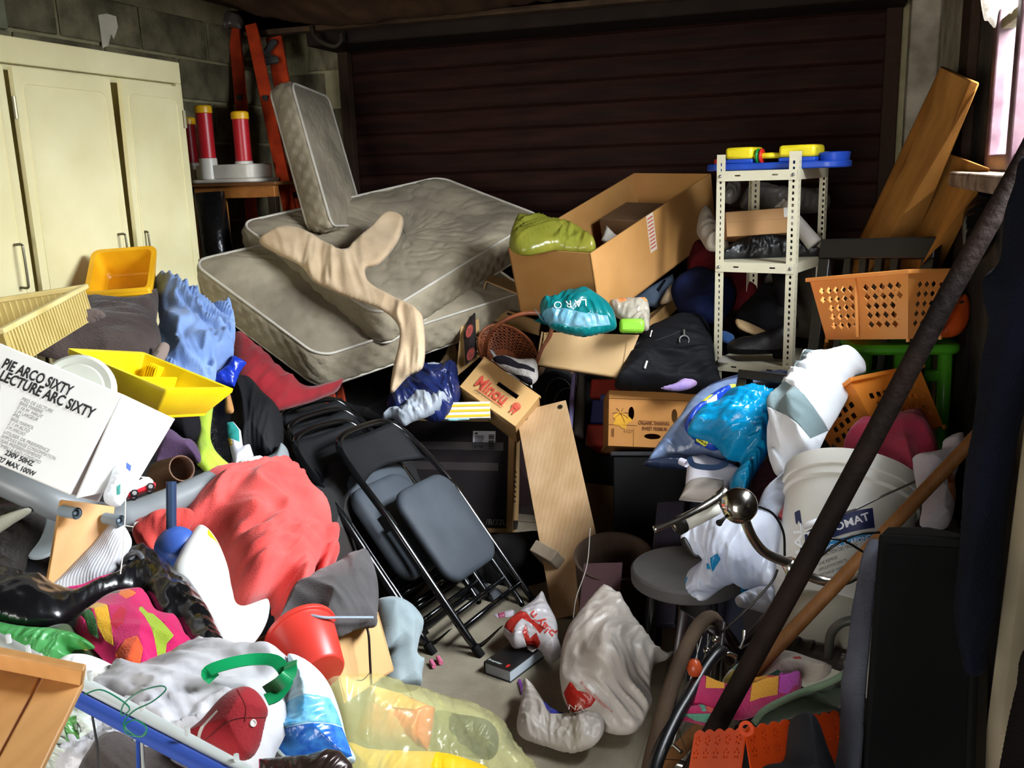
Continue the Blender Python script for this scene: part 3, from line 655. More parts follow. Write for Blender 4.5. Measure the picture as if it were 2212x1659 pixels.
vv = [A, B, D_, C_]; nn_ = (B-A).cross(C_-A).normalized()*.004; MB().add(vv+[v+nn_ for v in vv], [(0, 1, 2, 3), (7, 6, 5, 4)]+[(i, 4+i, 4+(i+1) % 4, (i+1) % 4) for i in range(4)]).build('flap', m_wc, lb)
blob('paper_sleeve', 'crumpled white paper sleeve with tiny printed labels at the open end of the lamp carton', 'paper', [(248, 1010), (270, 995), (292, 1000), (292, 1030), (280, 1060), (260, 1092), (238, 1092), (224, 1078), (238, 1040)], 1.86, [mat('#eceef2', rough=.4, transl=.2), mat('#3e5cae', var=0), mat('#3c8f86', var=0)], th=.02, amp=.008, crump=True, fs=14, zones=[([(280, 1008), (288, 1012), (286, 1026), (279, 1020)], 1), ([(260, 1062), (268, 1055), (265, 1075), (258, 1078)], 2)])
MB().tube(spline([P(272, 1040, 1.83), P(270, 1120, 1.8), P(266, 1190, 1.79), P(260, 1240, 1.78)], 6), .0012, 5).tube([P(268, 1135, 1.8), P(288, 1138, 1.8)], .001, 5).build('string', mat('#e9e6dc'), label='white string hanging from the lamp carton over the black bag', cat='string')
# grey tub rim / gutter pieces
m_gp = mat('#7d8284', rough=.4, hex2='#6c7072')
MB().tube(spline([P(-60, 1005, 2.05), P(60, 1060, 2.06), P(150, 1100, 2.1), P(250, 1120, 2.2), P(350, 1090, 2.35), P(455, 1045, 2.5)], 8), [.036]*41, 20).build('grey_pipe', m_gp, smooth=True, label='thick grey plastic pipe running under the white lamp carton', cat='pipe')
# red and white toy car on the pipe
tc = thing('toy_car', 'small white and red toy car parked on the grey pipe', 'toy car', P(306, 1080, 2.2)); Mc, lx, ly = frm(P(281, 1078, 2.10), P(334, 1056, 2.13), P(272, 1040, 2.11))
n_ = .028
sil = [(0, .006), (.058, .006), (.060, .018), (.055, .028), (.042, .036), (.025, .038), (.014, .028), (.002, .024), (-.002, .014)]
MB(Mc).prism([(x, y) for x, y in sil], -n_/2, n_/2).build('body', plastic('#f0efee'), tc, bev=.003)
MB(Mc).prism([(-.003, .003), (.061, .003), (.062, .012), (-.003, .012)], -n_/2-.001, n_/2+.001).build('red_sill', plastic('#c9182a'), tc, bev=.002)
MB(Mc).prism([(.016, .028), (.042, .030), (.038, .0345), (.024, .0365)], -n_/2-.0008, n_/2+.0008).build('side_window', plastic('#15181c'), tc)
for x in (.011, .048):
    for s_ in (-1, 1):
        MB(Mc @ T(x, .005, s_*n_/2-.003)).lathe([(0, -.001), (.0085, -.001), (.0085, .007), (0, .007)], 16).build('wheel', mat('#17171a', rough=.6), tc); MB(Mc @ T(x, .005, s_*n_/2-.0035)).lathe([(0, -.001), (.005, -.001), (.005, .0085), (0, .0085)], 12).build('hubcap', mat('#dcdcdc', metal=.8, rough=.3), tc)
# garments behind: lime, sequins, blacks, purple, brown boot
blob('black_coat', 'black quilted coat heaped left of the folding chairs', 'coat', [(500, 828), (540, 820), (570, 850), (600, 880), (612, 920), (610, 980), (600, 1010), (560, 1000), (530, 1010), (500, 960), (505, 900)], 3.15, cloth('#1b1b1e', rough=.6), th=.09, amp=.03, fs=7, ang=80)
blob('sequin_top', 'black sequined top hanging beside the lime green cloth', 'garment', [(462, 832), (492, 826), (500, 860), (498, 930), (500, 1000), (480, 1010), (458, 985), (450, 930), (455, 880)], 3.0, mat('#101014', rough=.25, kind='sequin', bump=1.0, bscale=320), th=.03, amp=.012, ang=80)
blob('black_shirt', 'black shirt lying right of the white lamp carton', 'shirt', [(362, 880), (380, 872), (415, 870), (432, 905), (430, 935), (405, 955), (375, 935), (350, 940), (365, 905)], 2.75, cloth('#17161a'), th=.05, amp=.02, ang=70)
blob('purple_cloth', 'dull purple cloth crumpled above the brown boot', 'cloth', [(352, 930), (375, 932), (400, 950), (420, 955), (434, 985), (428, 1000), (400, 992), (365, 1000), (340, 1010), (338, 985)], 2.65, cloth('#5e4466', hex2='#43304a'), th=.04, amp=.02, ang=40)
blob('lime_cloth', 'lime green fleece cloth twisting down beside the black sequined top', 'cloth', [(408, 842), (430, 838), (458, 830), (465, 850), (458, 900), (455, 950), (470, 985), (500, 1010), (523, 1035), (505, 1045), (465, 1040), (440, 1015), (422, 995), (424, 960), (430, 930), (420, 890)], [(430, 840, 2.95), (440, 950, 2.8), (515, 1038, 2.75)], cloth('#b4cf45', hex2='#9ab636'), th=.03, amp=.022, fs=8, ang=75, st=5)
bo = thing('brown_boot', 'brown leather boot lying with its open shaft facing up', 'boot', P(370, 1030, 2.5))
ax_ = (P(400, 1004, 2.42)-P(345, 1035, 2.52)).normalized(); Mb = Matrix.Translation(P(392, 1012, 2.44)) @ ax_.to_track_quat('Z', 'Y').to_matrix().to_4x4()
g = MB(Mb @ R(0, 'Z')); pr = [(.05, -.10), (.044, -.06), (.038, -.02), (.036, 0), (.036, .003), (.032, .003), (.033, -.03), (.038, -.09), (0, -.1)]
g.lathe(pr, 24); g.build('shaft', mat('#6b4a33', rough=.5, hex2='#4a2f20', bump=.3), bo, smooth=True)
blob('printed_packet', 'small teal and white printed packet among the black clothes', 'packet', [(487, 915), (505, 912), (520, 930), (525, 965), (540, 960), (548, 985), (530, 1000), (510, 1016), (498, 975), (490, 945)], 2.95, [mat('#e4e2ee', rough=.5), plastic('#2f8f88'), plastic('#e8c65a')], th=.02, amp=.006, smooth=False, zones=[([(489, 917), (504, 914), (518, 932), (520, 960), (505, 955), (493, 950)], 1), ([(492, 948), (503, 955), (506, 966), (496, 968)], 2)])
blob('white_tissue', 'white crumpled tissue on grey box top beside the red jacket', 'tissue', [(518, 998), (540, 990), (565, 985), (568, 995), (545, 1004), (520, 1008)], 2.9, cloth('#f0f0ee'), th=.02, amp=.006)
blob('paper_cone', 'small tan paper cone stuck among the black clothes', 'paper', [(488, 842), (494, 842), (500, 862), (505, 890), (488, 892), (486, 870)], 3.0, card('#b5824e'), th=.015, amp=.003)
gb = P(505, 1015, 2.9)
blob('grey_tub', 'grey plastic tub showing between the lime cloth and the red jacket', 'tub', [(510, 1010), (545, 1000), (590, 985), (610, 960), (625, 985), (620, 1040), (560, 1060), (520, 1045)], 3.0, mat('#83898c', rough=.45, var=.05), th=.06, amp=.002)
# red cloths under the mattress and the blue bag
blob('red_blanket', 'dark red blanket spilling out beneath the lower mattress', 'blanket', [(495, 730), (520, 735), (580, 790), (650, 835), (700, 832), (735, 825), (728, 845), (700, 858), (660, 872), (600, 885), (575, 868), (545, 840), (520, 835), (505, 800), (495, 770)], [(500, 740, 3.5), (735, 830, 3.75), (600, 880, 3.4), (540, 830, 3.35)], cloth('#8c1c24', hex2='#66141a'), th=.06, amp=.025, fs=6, ang=-30)
blob('blue_packet', 'shiny royal blue plastic packet below the light blue sheet', 'packet', [(466, 812), (484, 798), (498, 785), (505, 768), (533, 783), (518, 805), (506, 836), (462, 832)], 3.1, poly('#1f3fc4'), th=.03, amp=.012, crump=True, fs=14, smooth=False)
# ------------------------------------------------------------------ red jacket, toy broom, slide
blob('red_jacket', 'coral red jacket heaped in front of the folding chairs', 'jacket',
     [(400, 1090), (415, 1062), (445, 1045), (500, 1040), (540, 1033), (590, 1030), (632, 1032), (650, 1060), (668, 1092), (695, 1125), (712, 1170), (720, 1230), (700, 1240), (682, 1262), (675, 1240), (660, 1290), (620, 1360), (598, 1370), (592, 1330), (585, 1330), (580, 1300), (530, 1318), (505, 1300), (495, 1270), (475, 1200), (465, 1165), (430, 1150), (392, 1140)],
     [(420, 1060, 2.55), (640, 1040, 2.75), (560, 1150, 2.45), (715, 1220, 2.55), (600, 1340, 2.25), (500, 1280, 2.2)], cloth('#dc5550', hex2='#c9433f'), th=.12, amp=.055, fs=8, ang=-35, st=1.9, rnd=.11)
blob('red_garment', 'red garment end with white label beside the blue toy broom', 'garment', [(288, 1152), (300, 1130), (335, 1112), (360, 1105), (400, 1100), (420, 1110), (400, 1150), (345, 1165), (330, 1192), (300, 1180)], 2.2, [cloth('#d04a42', hex2='#a8322e'), cloth('#e9e3e0')], th=.05, amp=.022, fs=10, ang=-40, zones=[([(288, 1150), (315, 1145), (305, 1158), (290, 1160)], 1)])
tb = thing('toy_broom', 'dark blue tube standing in a rounded blue plastic head', 'toy', P(390, 1190, 2.1)); m_bp = plastic('#3e5fae', hex2='#33529c')
MB().tube([P(370, 1040, 2.13), P(370, 1150, 2.12)], .0115, 16, caps=False).tube([P(370, 1150, 2.12), P(370, 1040, 2.13)], .0098, 16, caps=False).build('tube', plastic('#1a3150'), tb)
Mb = frm(P(405, 1212, 2.12), P(423, 1155, 2.12), P(345, 1185, 2.12))[0]
g = MB(Mb); rows = []
for i in range(13):
    a = pi*i/24
    rows.append([(.052*sin(b)*cos(a)*1.0+.02, .052*cos(b)*cos(a)+.03, .045*sin(a)) for b in np.linspace(0, 2*pi, 33)])
g.grid(rows); rows = [[(.052*sin(b)*k+.02, .052*cos(b)*k+.03, 0) for b in np.linspace(0, 2*pi, 33)] for k in (0, 1)]; g.grid(rows); g.build('head', m_bp, tb, smooth=True)
blob('toy_slide', 'white plastic toy slide with a yellow print curving beside the red jacket', 'toy', [(415, 1150), (428, 1140), (448, 1150), (470, 1180), (490, 1230), (500, 1280), (515, 1315), (572, 1300), (580, 1330), (560, 1375), (525, 1408), (480, 1410), (440, 1345), (405, 1300), (372, 1245), (385, 1200)], [(430, 1145, 2.15), (380, 1245, 2.0), (575, 1310, 2.05), (500, 1400, 1.9)], [plastic('#f4f4f2'), plastic('#f7d81a')], th=.05, amp=.001, rnd=.09, zones=[([(441, 1160), (447, 1165), (466, 1190), (480, 1222), (485, 1225), (474, 1212), (462, 1192), (450, 1186), (444, 1188), (437, 1180)], 1)])
# pegged board, grey lid, silver cover
pb = thing('pegged_board', 'light wooden board with two grey plastic pegs leaning under the lamp carton', 'board', P(130, 1250, 1.95))
M_, lx, ly = frm(P(130, 1080, 1.95), P(252, 1096, 2.02), P(40, 1262, 1.86)); lx_ = lx
MB(M_).box(0, 0, -.008, lx*.95, ly*1.12, .008).build('panel', wood('#cf9a5c', hex2='#c08a4c', scale=2), pb, bev=.002)
for q_ in ((148, 1106, 1.93), (242, 1122, 1.98)):
    a = P(*q_); nrm = -(M_.to_3x3() @ Vector((0, 0, 1))); nrm = nrm if nrm.dot(CAM-a) > 0 else -nrm; ax = (nrm*.7+RIGHT*.6-UP*.25).normalized()
    q = a-ax*.01; MB().tube([q-ax*.01, q+ax*.036], .0125, 16, caps=False).tube([q+ax*.036, q-ax*.01], .0100, 16, caps=False).tube([q-ax*.01, q+ax*.030], .004, 8).build('peg', mat('#8b99a3', rough=.4), pb)
g = MB(frm(P(95, 1160, 2.15), P(60, 1170, 2.15), P(95, 1100, 2.2))[0]); g.lathe([(0, 0), (.052, 0), (.056, .006), (.05, .012), (0, .012)], 32); g.build('grey_disc', mat('#8f989c', rough=.4), label='round grey lid half hidden behind the pegged board', cat='lid', bev=.001)
blob('ironing_cover', 'silvery white ribbed cover lying beside the pegged board', 'cover', [(110, 1275), (150, 1230), (200, 1180), (235, 1140), (262, 1130), (284, 1165), (278, 1190), (262, 1215), (240, 1250), (180, 1275), (130, 1290)], 1.95, mat('#d3d3d6', rough=.5, hex2='#a9a8ad', kind='stripe', bump=.22, bscale=60), th=.03, amp=.014, fs=9, ang=-45, st=6)
blob('dark_bag', 'dark mesh bag slumped left of the pegged board', 'bag', [(0, 1120), (55, 1105), (100, 1100), (90, 1160), (62, 1200), (45, 1240), (0, 1250), (-40, 1200), (-40, 1130)], 2.15, mat('#3b3836', rough=.5, hex2='#26231f', bump=.4), th=.1, amp=.03, crump=True, fs=6)
blob('cream_hose', 'flat cream plastic band crossing the dark mesh bag', 'band', [(-30, 1140), (0, 1118), (62, 1098), (64, 1108), (30, 1130), (0, 1150), (-30, 1165)], 2.02, mat('#aaa896', rough=.6), th=.02, amp=.004)
# ================================================================== FOREGROUND LEFT
m_gloss = mat('#0c0c0e', rough=.24, var=0, bump=.15, bscale=25)
blob('black_glossy_bag', 'black glossy plastic bag gaping open over pink patterned cloth', 'bag',
     [(-60, 1225), (0, 1242), (60, 1250), (120, 1275), (160, 1285), (215, 1262), (255, 1240), (268, 1200), (300, 1188), (330, 1200), (360, 1218), (375, 1240), (415, 1270), (445, 1320), (470, 1370), (485, 1412), (415, 1440), (408, 1405), (385, 1355), (345, 1345), (320, 1300), (300, 1282), (240, 1285), (190, 1310), (150, 1340), (120, 1352), (60, 1350), (0, 1338), (-60, 1320)],
     [(0, 1290, 1.72), (150, 1320, 1.74), (270, 1210, 1.98), (360, 1230, 2.0), (470, 1400, 1.72), (330, 1320, 1.8)], m_gloss, th=.035, amp=.017, crump=True, fs=5.5, rnd=.05)
MB().tube(spline([P(262, 1225, 1.94), P(278, 1200, 1.93), P(300, 1196, 1.93), P(308, 1220, 1.92), P(285, 1250, 1.9), P(275, 1232, 1.92)], 6), .006, 8).build('grey_handle', mat('#55565a', rough=.4), BL['black_glossy_bag'][1], smooth=True)
pinks = [cloth('#c4175c', hex2='#a01048'), cloth('#d96a1c'), cloth('#d9a21c'), cloth('#2f5a2a'), cloth('#b01230'), cloth('#8fa32c'), cloth('#d8542a')]
blob('patterned_cloth', 'pink tropical patterned cloth bulging out of the black glossy bag', 'cloth',
     [(168, 1340), (195, 1318), (240, 1292), (300, 1284), (318, 1302), (340, 1340), (378, 1352), (400, 1390), (416, 1410), (400, 1420), (372, 1440), (330, 1455), (316, 1472), (265, 1470), (240, 1440), (215, 1410), (185, 1385), (160, 1365)],
     [(170, 1345, 1.7), (300, 1290, 1.85), (410, 1410, 1.7), (310, 1465, 1.6)], pinks, th=.06, amp=.018, fs=8, ang=40,
     zones=[([(250, 1315), (268, 1318), (284, 1332), (275, 1342), (262, 1345), (248, 1330)], 1), ([(180, 1335), (205, 1328), (222, 1350), (230, 1385), (240, 1425), (222, 1408), (205, 1385), (196, 1360)], 2), ([(165, 1350), (180, 1345), (200, 1375), (210, 1400), (190, 1385)], 3), ([(235, 1375), (250, 1360), (262, 1370), (258, 1395), (240, 1400), (230, 1390)], 4), ([(244, 1435), (262, 1424), (285, 1425), (300, 1445), (296, 1468), (268, 1469), (250, 1450)], 6), ([(290, 1365), (296, 1363), (308, 1378), (320, 1381), (350, 1405), (366, 1418), (352, 1428), (352, 1440), (338, 1448), (332, 1440), (325, 1425), (310, 1400), (300, 1385), (289, 1372)], 5), ([(228, 1303), (240, 1308), (252, 1322), (244, 1324), (232, 1314)], 3)])
blob('pink_ribbon', 'strip of pink fabric along the back of the black glossy bag', 'cloth', [(126, 1282), (150, 1268), (180, 1262), (220, 1245), (262, 1236), (250, 1246), (200, 1268), (170, 1280), (140, 1287)], 1.86, cloth('#e0337a'), th=.015, amp=.004)
m_clg = poly('#7fd88a', clear=.35, hex2='#46a552')
blob('green_bag', 'translucent green plastic bag under the black glossy bag', 'bag', [(-40, 1330), (0, 1345), (60, 1355), (120, 1360), (170, 1372), (205, 1400), (158, 1405), (156, 1430), (110, 1452), (60, 1425), (0, 1395), (-40, 1380)], 1.62, m_clg, th=.04, amp=.02, crump=True, fs=9)
blob('fruit_print_cloth', 'dark green and white printed cloth between green bag and patterned cloth', 'cloth', [(100, 1362), (150, 1350), (175, 1375), (205, 1405), (232, 1438), (200, 1430), (160, 1415), (120, 1390)], 1.66, [cloth('#4d5a3a', hex2='#2f3a26'), cloth('#d9902a'), cloth('#dcd6c8')], th=.03, amp=.012, zones=[([(178, 1395), (195, 1390), (204, 1405), (195, 1415), (180, 1408)], 1), ([(165, 1385), (178, 1392), (185, 1410), (170, 1402)], 2)])
blob('white_pillowcase', 'white cotton cloth below the pink patterned cloth', 'cloth', [(110, 1450), (140, 1425), (165, 1415), (200, 1418), (240, 1435), (275, 1460), (282, 1472), (250, 1500), (215, 1500), (170, 1485)], 1.52, cloth('#f4f3ee'), th=.04, amp=.014)
# bags at the very front
blob('white_shopping_bag', 'white glossy shopping bag with broad green handles', 'bag',
     [(175, 1530), (215, 1500), (260, 1470), (310, 1460), (330, 1445), (370, 1420), (430, 1408), (500, 1405), (580, 1410), (620, 1425), (640, 1470), (620, 1500), (625, 1560), (600, 1620), (560, 1680), (420, 1720), (300, 1720), (200, 1720), (120, 1700), (130, 1600)],
     [(330, 1440, 1.62), (600, 1415, 1.6), (200, 1520, 1.5), (600, 1640, 1.38), (150, 1720, 1.3), (400, 1600, 1.40)], [poly('#e6e4e4', hex2='#cfcdd2'), poly('#f8f8f8')], th=.055, amp=.034, crump=True, fs=6, rnd=.1)
hb = BL['white_shopping_bag'][1]
def ribbon(name, pts, wd, th_, m, parent=None, nrm=None, **k):
    pts = spline(pts, 8); g = MB(); L, Rr, L2, R2 = [], [], [], []
    for i, p in enumerate(pts):
        t = (pts[min(i+1, len(pts)-1)]-pts[max(i-1, 0)]).normalized(); nn = Vector(nrm) if nrm else (CAM-p).normalized(); s_ = t.cross(nn).normalized()*wd/2; n2 = s_.cross(t).normalized()*th_/2
        L.append(p-s_+n2); Rr.append(p+s_+n2); L2.append(p-s_-n2); R2.append(p+s_-n2)
    g.grid([[a, b, c, d, a] for a, b, c, d in zip(L, Rr, R2, L2)]); g.f += [(0, 1, 2, 3), tuple(len(g.v)-5+i for i in (3, 2, 1, 0))]; g.mi += [0, 0]
    return g.build(name, m, parent, **k)
m_gh = plastic('#12a862', hex2='#0a8a50', rough=.4)
ribbon('handle', [P(462, 1468, 1.42), P(450, 1450, 1.42), P(500, 1432, 1.43), P(555, 1424, 1.44), P(598, 1430, 1.43), P(620, 1465, 1.40), P(600, 1500, 1.38), P(575, 1512, 1.37)], .020, .002, m_gh, hb, nrm=(.2, -.5, .9))
ribbon('handle', [P(575, 1495, 1.385), P(605, 1475, 1.38), P(625, 1455, 1.39), P(628, 1430, 1.42)], .02, .002, m_gh, hb, nrm=(.4, -.9, .3))
pd = [plastic('#e8f3f8', rough=.3, hex2='#bfe6f2'), plastic('#2f9ad8', hex2='#8fd0ee', scale=40, rough=.25), plastic('#1a50b8', hex2='#3f8ad8', scale=45, rough=.25)]
blob('blue_printed_pillow', 'shiny pillow packet printed from white to blue glitter', 'pillow', [(622, 1428), (640, 1418), (680, 1440), (712, 1480), (735, 1540), (750, 1600), (768, 1640), (740, 1655), (690, 1640), (620, 1640), (585, 1600), (590, 1560), (610, 1540), (625, 1500)],
     1.5, pd, th=.07, amp=.006, crump=True, fs=22, rnd=.07, zones=[([(600, 1570), (625, 1535), (720, 1520), (733, 1545), (742, 1575), (660, 1590), (592, 1600)], 1), ([(588, 1602), (660, 1591), (742, 1577), (765, 1640), (740, 1652), (690, 1638), (622, 1638)], 2)])
cp = blob('baseball_cap', 'dark red cap with a small white round badge lying on the white shopping bag', 'cap', [(405, 1590), (440, 1555), (480, 1510), (515, 1488), (550, 1490), (578, 1530), (572, 1560), (560, 1610), (540, 1638), (510, 1640), (450, 1610)], 1.33, [cloth('#9c2028', hex2='#84181f'), cloth('#d8d0c8')], th=.05, amp=.0, fs=5, rnd=.07, zones=[([(428, 1602), (482, 1548), (486, 1552), (434, 1606)], 1)])
bb_ = BL['baseball_cap'][0]; hr = ray(546, 1562).normalized(); hh_ = bb_.ray_cast(CAM, hr)
if hh_[0]:
    q = hh_[0]; nn = hh_[1]; M_ = Matrix.Translation(q) @ nn.to_track_quat('Z', 'Y').to_matrix().to_4x4()
    MB(M_).lathe([(0, 0), (.0052, 0), (.0052, .002), (.0035, .002), (.0035, .001), (0, .001)], 20).build('badge', mat('#e8e0da', rough=.4), cp)
MB().tube(spline([P(512, 1490, 1.30), P(530, 1525, 1.285), P(528, 1560, 1.28)], 6), .0012, 5).tube(spline([P(440, 1600, 1.285), P(500, 1556, 1.28), P(575, 1550, 1.285)], 6), .0010, 5).build('seam', cloth('#751319'), cp)
# clothes airer tubes and green wire
ca = thing('clothes_airer', 'folded clothes airer, one white tube above one blue tube, crossing the front', 'clothes airer', P(260, 1560, 1.2))
MB().tube([P(-60, 1355, 1.36), P(190, 1485, 1.28), P(520, 1665, 1.18), P(640, 1730, 1.14)], .0105, 14).build('white_tube', plastic('#ccd2ce', rough=.3), ca, smooth=True)
MB().tube([P(-60, 1385, 1.36), P(190, 1522, 1.26), P(480, 1675, 1.17), P(600, 1740, 1.13)], .0105, 14).build('blue_tube', plastic('#3a55a8', rough=.3), ca, smooth=True)
for q_ in ((20, 1388), (62, 1412), (88, 1430), (104, 1440), (196, 1468), (308, 1535), (406, 1588), (512, 1648)): a = P(q_[0], q_[1], 1.285-.0002*q_[0]); MB().tube([a, a+Vector((0, 0, .012))], .0035, 8).build('clip', mat('#dfe3df', rough=.2), ca)
MB().tube([P(196, 1525, 1.25), P(210, 1610, 1.24), P(216, 1700, 1.24)], .0016, 6).build('rod', mat('#444444', metal=.5), ca)
MB().tube([P(298, 1590, 1.22), P(300, 1700, 1.21)], .0028, 6).build('rod', plastic('#2f4fa0'), ca); MB().tube([P(306, 1590, 1.22), P(312, 1700, 1.21)], .0022, 6).build('rod', mat('#b9bdb9'), ca)
MB().tube(spline([P(182, 1500, 1.20), P(215, 1490, 1.19), P(250, 1505, 1.18), P(280, 1530, 1.17), P(262, 1545, 1.17), P(268, 1520, 1.17), P(300, 1495, 1.17), P(345, 1482, 1.17), P(358, 1490, 1.17), P(330, 1515, 1.165), P(290, 1535, 1.16), P(268, 1560, 1.155), P(275, 1585, 1.15), P(310, 1590, 1.15), P(315, 1570, 1.15), P(290, 1555, 1.155), P(270, 1570, 1.15), P(300, 1592, 1.15), P(318, 1578, 1.15)], 8), .0010, 5).build('green_wire', plastic('#157a55'), label='thin dark green wire looped round the clothes airer tubes', cat='wire', smooth=True)
# pine slatted crate in the corner
pc = thing('pine_stool', 'pine wooden stool top with plank seams at the bottom left corner', 'stool', P(60, 1700, 1.0))
M_, lx, ly = frm(P(181, 1486, 1.02), P(-60, 1438, 1.0), P(128, 1680, .93)); m_pn = wood('#d6a062', hex2='#c88f52', scale=3)
sz = 1
for k, (xa, xb) in enumerate(((0, .042), (.044, .13), (.132, .22))): MB(M_).box(xa, 0, 0, xb, .16, .014 if k == 0 else .010).build('plank', m_pn, pc, bev=.002)
MB(M_).box(0, 0, .014, .22, .01, .04).build('plank', m_pn, pc, bev=.002)
MB(M_).box(.06, .075, -.0006, .13, .079, .0005).build('groove', mat('#6b4418'), pc)
blob('grey_knit', 'dark grey striped knit top below the airer tubes', 'garment', [(160, 1690), (200, 1620), (235, 1585), (262, 1580), (300, 1600), (380, 1640), (430, 1700), (300, 1760), (160, 1760)], 1.32, cloth('#5b524e', hex2='#3c3532'), th=.04, amp=.02, ang=50)
blob('leafy_bag', 'white plastic bag with green leaf print behind the airer tubes', 'bag', [(100, 1560), (130, 1520), (190, 1500), (230, 1560), (215, 1620), (160, 1680), (110, 1700), (80, 1640)], 1.36, [poly('#d9e0d2'), poly('#6aa85c')], th=.03, amp=.016, crump=True, fs=9, zones=[([(160, 1570), (185, 1560), (190, 1610), (165, 1615)], 1)])
# transparent yellow bag with its contents
ob = blob('orange_packet', 'orange and yellow printed packet inside the clear yellow bag', 'packet', [(765, 1590), (790, 1520), (800, 1480), (870, 1500), (940, 1530), (935, 1570), (925, 1625), (850, 1620), (800, 1612)], 2.14, [plastic('#dd7a4a', hex2='#cf6d40'), plastic('#d8a85a')], th=.05, amp=.01, crump=True, fs=10, smooth=False, zones=[([(800, 1485), (868, 1503), (925, 1528), (900, 1545), (830, 1540), (800, 1520)], 1)])
blob('yellow_cloth', 'bright yellow cloth at the bottom of the clear yellow bag', 'cloth', [(750, 1610), (800, 1618), (870, 1622), (950, 1625), (1010, 1640), (1060, 1665), (1060, 1720), (800, 1720)], 2.0, plastic('#f2c414', rough=.5), th=.04, amp=.01, crump=True, fs=8)
blob('dark_packet', 'dark grey green packet at the right inside the clear yellow bag', 'packet', [(935, 1540), (1000, 1545), (1060, 1560), (1078, 1600), (1060, 1640), (990, 1632), (930, 1622)], 2.28, mat('#4a5046', rough=.3, hex2='#30352e'), th=.05, amp=.014, crump=True, fs=11)
blob('clear_yellow_bag', 'large see-through yellow plastic sack in the centre foreground', 'bag', [(700, 1470), (760, 1462), (810, 1465), (860, 1480), (900, 1490), (970, 1515), (1020, 1525), (1075, 1560), (1100, 1600), (1125, 1635), (1150, 1665), (1150, 1740), (760, 1740), (745, 1620), (735, 1550), (715, 1500)], [(720, 1480, 1.98), (1010, 1520, 2.35), (1140, 1660, 2.30), (760, 1740, 1.78), (900, 1560, 2.10)], mat('#f6f4c2', rough=.15, clear=.78, hex2='#ecebaa', var=.1, coat=.5), th=.05, amp=.02, crump=True, fs=7, rnd=.1)
blob('foil_bag', 'brown foil sweets bag with a pink edge at the bottom of the picture', 'bag', [(560, 1640), (610, 1636), (670, 1630), (708, 1618), (735, 1622), (760, 1650), (775, 1720), (560, 1720)], 1.28, [mat('#3f2f2a', rough=.25, metal=.3), plastic('#c0186a')], th=.03, amp=.012, crump=True, fs=14, smooth=False, zones=[([(560, 1641), (566, 1641), (568, 1719), (561, 1719)], 1)])
# red bucket and open carton with grey jacket
rb = thing('red_bucket', 'red plastic flower pot tipped against the small open carton', 'bucket', P(690, 1440, 2.0)); m_rp = plastic('#dd4438', hex2='#d23a30', rough=.35, transl=.2)
ax = (P(700, 1462, 1.96)-P(648, 1368, 2.06)); h_ = .15
Mz = Matrix.Translation(P(648, 1368, 2.04)) @ ax.normalized().to_track_quat('Z', 'Y').to_matrix().to_4x4()
MB(Mz).lathe([(.052, .006), (.050, 0), (.078, 0), (.083, .002), (.083, .012), (.076, .014), (.052, .125), (.047, .13), (0, .13), (0, .127), (.046, .126), (.072, .012), (.072, 0)], 40).build('pot', m_rp, rb, smooth=False, bev=.001)
blob('white_tissue', 'small crumpled white tissue sticking out of the red plastic pot', 'tissue', [(642, 1340), (648, 1326), (662, 1326), (668, 1342), (660, 1352), (648, 1352)], 2.04, cloth('#f0eeee'), th=.015, amp=.006, crump=True, fs=30)
bx = thing('open_carton', 'small open cardboard box with black cable over its side', 'box', P(760, 1470, 2.3)); m_cb = card('#d0a672')
A, B, C_ = P(817, 1322, 2.22), P(712, 1382, 2.08), P(806, 1478, 2.16)
M_, lx, ly = frm(A, B, C_); Zd = M_.to_3x3() @ Vector((0, 0, 1)); sg = 1 if Zd.dot(ray(760, 1400)) > 0 else -1; dz = .3*sg
MB(M_).prism([(0, 0), (lx, 0), (lx*1.05, ly), (0.005, ly)], 0, .004*sg).build('wall', m_cb, bx); MB(M_).box(0, .002, 0, .004, ly, dz).box(lx*1.0, .002, 0, lx*1.0+.004, ly, dz).box(0, .002, dz, lx, ly, dz-.004*sg).build('wall', m_cb, bx); MB(M_).box(0, ly-.004, 0, lx, ly, dz).build('bottom', m_cb, bx)
MB().tube(spline([P(780, 1358, 2.2), P(788, 1348, 2.14), P(796, 1370, 2.11), P(799, 1420, 2.11), P(802, 1480, 2.1)], 8), .003, 8).tube(spline([P(770, 1470, 2.08), P(785, 1468, 2.07), P(800, 1452, 2.08)], 6), .0014, 6).build('cable', mat('#2a2220', rough=.5), label='black cable hanging out of the small open carton', cat='cable', smooth=True)
blob('grey_jacket', 'dark grey jacket with pale piping hanging over the small open carton', 'jacket', [(598, 1368), (622, 1310), (660, 1270), (720, 1232), (770, 1205), (792, 1197), (805, 1215), (815, 1250), (818, 1290), (815, 1330), (812, 1345), (770, 1355), (730, 1372), (700, 1368), (690, 1350), (640, 1345), (615, 1356), (606, 1380)],
     [(610, 1340, 2.15), (790, 1200, 2.5), (815, 1330, 2.15), (720, 1370, 2.06)], cloth('#4e4b4b', hex2='#3c3a3a'), th=.07, amp=.02, fs=6, ang=60, rnd=.09)
MB().tube(spline([P(806, 1334, 2.1), P(740, 1334, 2.04), P(700, 1334, 2.0), P(660, 1328, 2.0), P(622, 1330, 2.04), P(630, 1352, 2.04)], 6), .0032, 6).build('piping', mat('#8b99a8'), BL['grey_jacket'][1], smooth=True)
